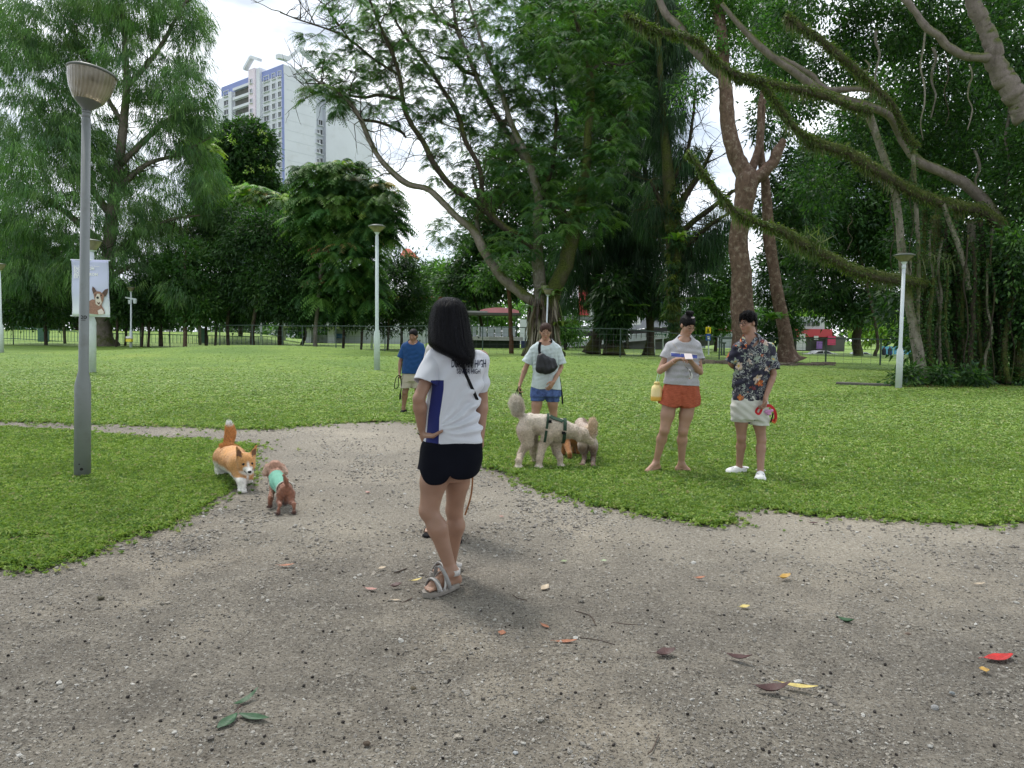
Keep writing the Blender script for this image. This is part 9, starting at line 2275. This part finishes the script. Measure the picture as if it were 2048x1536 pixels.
for a in ((1997, 1322, .115, .038, .15, .25, RDL, 'bright red curled leaf near the right edge of the dirt'), (1598, 1378, .115, .020, -.35, .2, YEL, 'long pale yellow curved leaf beside the dark curled leaf'), (1331, 1314, .075, .035, .2, .5, DBR, 'dark maroon curled leaf lying alone at the lower right centre'),
          (1478, 1322, .09, .022, -.5, .5, DBR, 'dark brown split leaf with pale edge, right of the maroon leaf'), (1545, 1388, .11, .03, -.15, .6, DBR, 'crumpled dark brown leaf left of the long yellow leaf'), (1489, 1219, .045, .022, .1, .4, YEL, 'small yellow curled leaf, nearest to the ochre one'), (1570, 1160, .062, .028, .3, .6, OCH, 'ochre leaf below the green lawn edge, right side'),
          (1090, 1181, .06, .028, 1.0, .4, TAN, 'tan and red leaf standing on edge right of the sandal'), (1090, 1256, .055, .016, -1.0, .15, ORL, 'salmon leaf pointing towards the camera below the tan leaf'), (1132, 1287, .085, .018, .1, .15, ORL, 'long salmon-pink leaf lying flat, lower centre'), (1004, 1270, .038, .024, 1.4, .2, ORL, 'small orange leaf left of the salmon leaves'),
          (573, 1134, .075, .018, .2, .2, ORL, 'orange leaf on the dirt below the small poodle'), (742, 1182, .06, .020, -.4, .2, PKL, 'pink leaf left of the walking sandal'), (764, 1140, .04, .02, .5, .3, TAN, 'small pale tan leaf between orange leaf and sandal'), (792, 1177, .05, .025, .2, .6, DBR, 'small dark arched leaf left of the sandal toes'), (790, 1204, .05, .012, 0, .2, TAN, 'thin pale leaf just below the sandal'),
          (833, 1164, .055, .014, .5, .3, YEL, 'yellowish twisted leaf beside the sandal toes'), (736, 988, .06, .02, -.8, .4, PKL, 'pinkish red leaf on the gravel behind the poodle'), (1003, 1036, .04, .016, -.9, .3, PKL, 'small red leaf in the pale gravel right of the legs'), (1692, 1248, .07, .022, -1.0, .6, GRL, 'rolled green leaf on the right of the dirt'),
          (1400, 1160, .05, .016, .1, .4, ORL, 'small orange curled leaf below the man'), (1958, 1171, .06, .014, .1, .2, TAN, 'thin straw-coloured leaf near the right edge'), (1627, 1049, .06, .018, -.2, .3, DBR, 'dark red leaf near the lawn edge on the right'), (1128, 1125, .035, .022, .3, .1, lmat('pale_green_leaf', (.30, .36, .20)), 'small pale green leaf right of centre'), (1208, 1124, .03, .022, .2, .1, lmat('faded_green_leaf', (.40, .48, .30)), 'tiny faded green leaf beside the pale green one'),
          (1526, 982, .05, .03, .4, .3, lmat('orange_red_leaf', (.55, .14, .05)), 'orange-red leaf in the grass below the white clogs'), (1968, 1344, .035, .025, 1.3, .2, OCH, 'small ochre leaf just below the red leaf')): dead_leaf(*a)
sp = thing('leaf_sprig', 'fallen sprig of three dark green leaves at the lower left', 'sprig', G(465, 1434))
for px, py, L_, w, an_, cu_ in ((455, 1448, .085, .032, 1.25, .1), (508, 1440, .105, .026, -.3, .15), (492, 1407, .09, .016, 1.0, .5)):
    d = dead_leaf(px, py, L_, w, an_, cu_, GRL, '', name='leaf'); 
    for ch in list(d.children):
        if ch.name.startswith('stalk'): bpy.data.objects.remove(ch)
        else: ch.parent = sp; ch.location = d.location - sp.location; ch.name = 'leaf'
    bpy.data.objects.remove(d)
m = MB(); m.tube(curve([G(462, 1440) + Vector((0, 0, .01)), G(478, 1425) + Vector((0, 0, .02)), G(485, 1418) + Vector((0, 0, .012))], 8), .0022, 5); m.build('stem', DBR, sp, True)
def twig(pts, r, label):
    m = MB(); m.tube(curve([G(*p) + Vector((0, 0, r)) for p in pts], 14), r, 5); tag(m.build('twig', lmat('twig_brown', (.07, .045, .03)), None, True), label, 'twig', 'twigs on the dirt')
twig([(1150, 1222), (1180, 1232), (1192, 1252)], .0025, 'thin bent twig right of the tan leaf'); twig([(1225, 1246), (1260, 1250), (1295, 1250)], .003, 'straight dark twig right of the bent one'); twig([(788, 1147), (800, 1143), (813, 1138)], .004, 'short dark stick left of the sandal'); twig([(1025, 1190), (1038, 1198), (1054, 1201)], .0025, 'small curved twig right of the sandal shadow')
twig([(802, 1208), (815, 1202), (824, 1197)], .0035, 'short knobbly twig just below the sandal'); twig([(1318, 1470), (1305, 1500), (1296, 1508)], .0025, 'thin dark twig at the very bottom right of centre'); twig([(1160, 1276), (1195, 1280), (1230, 1290)], .002, 'thin pale-ended twig near the salmon leaf'); twig([(770, 1208), (790, 1210), (806, 1206)], .002, 'fine twig left of the knobbly one')
def rock(px, py, s_, label, c):
    g = G(px, py); bm = bmesh.new(); bmesh.ops.create_icosphere(bm, subdivisions=2, radius=1); f = snoise(int(px), 1.6, .35); V = np.array([v.co[:] for v in bm.verts]); V = V * (1 + f(V))[:, None] * [1, .8, .6] * s_ + [g.x, g.y, g.z + s_ * .35]; F = [[v.index for v in q_.verts] for q_ in bm.faces]; bm.free()
    tag(mesh_from('stone', V, F, simple('stone_%d' % px, c, .85, .25, 40, .6, 120)), label, 'stone', 'single stones on the dirt')
for a in ((735, 1489, .013, 'dark brown stone at the bottom edge left of centre', (.09, .065, .045)), (1030, 1508, .010, 'pale bluish stone at the bottom centre', (.42, .44, .46)), (1868, 1418, .016, 'grey stone in the lower right corner area', (.27, .27, .27)), (1905, 1388, .012, 'grey-blue stone above the corner one', (.22, .24, .25)), (827, 1378, .011, 'small mossy brown stone, lower middle', (.10, .08, .05)), (201, 1198, .018, 'dark greenish-brown stone on the left of the dirt', (.10, .09, .06)),
          (1815, 1270, .014, 'reddish brown half-buried stone at right', (.18, .13, .10)), (1860, 1495, .010, 'light grey stone at the bottom right', (.36, .35, .33)), (266, 1370, .010, 'whitish stone on the left of the dirt', (.55, .52, .48))): rock(*a)
# dark seed pods
x, y = spread(900, 1.9, 7.5, power=-1.2, seed=77); k = ~is_lawn(x, y); x, y = x[k], y[k]; n = len(x); sz = RNG.uniform(.0035, .010, n)
pod = simple('dark_pod', (.016, .012, .010), .8)
g = scatter_nodes('seed_pods', np.stack([x, y, ground_z(x, y) + sz * .4], 1), np.stack([RNG.normal(0, .5, n), RNG.normal(0, .5, n), RNG.uniform(0, 6.28, n)], 1), np.stack([sz, sz, sz], 1), [tpl_mesh('pod', *pebble(40 + i), pod) for i in range(3)], pod)
tag(g, 'small black seed pods scattered over the dirt', None, kind='stuff')
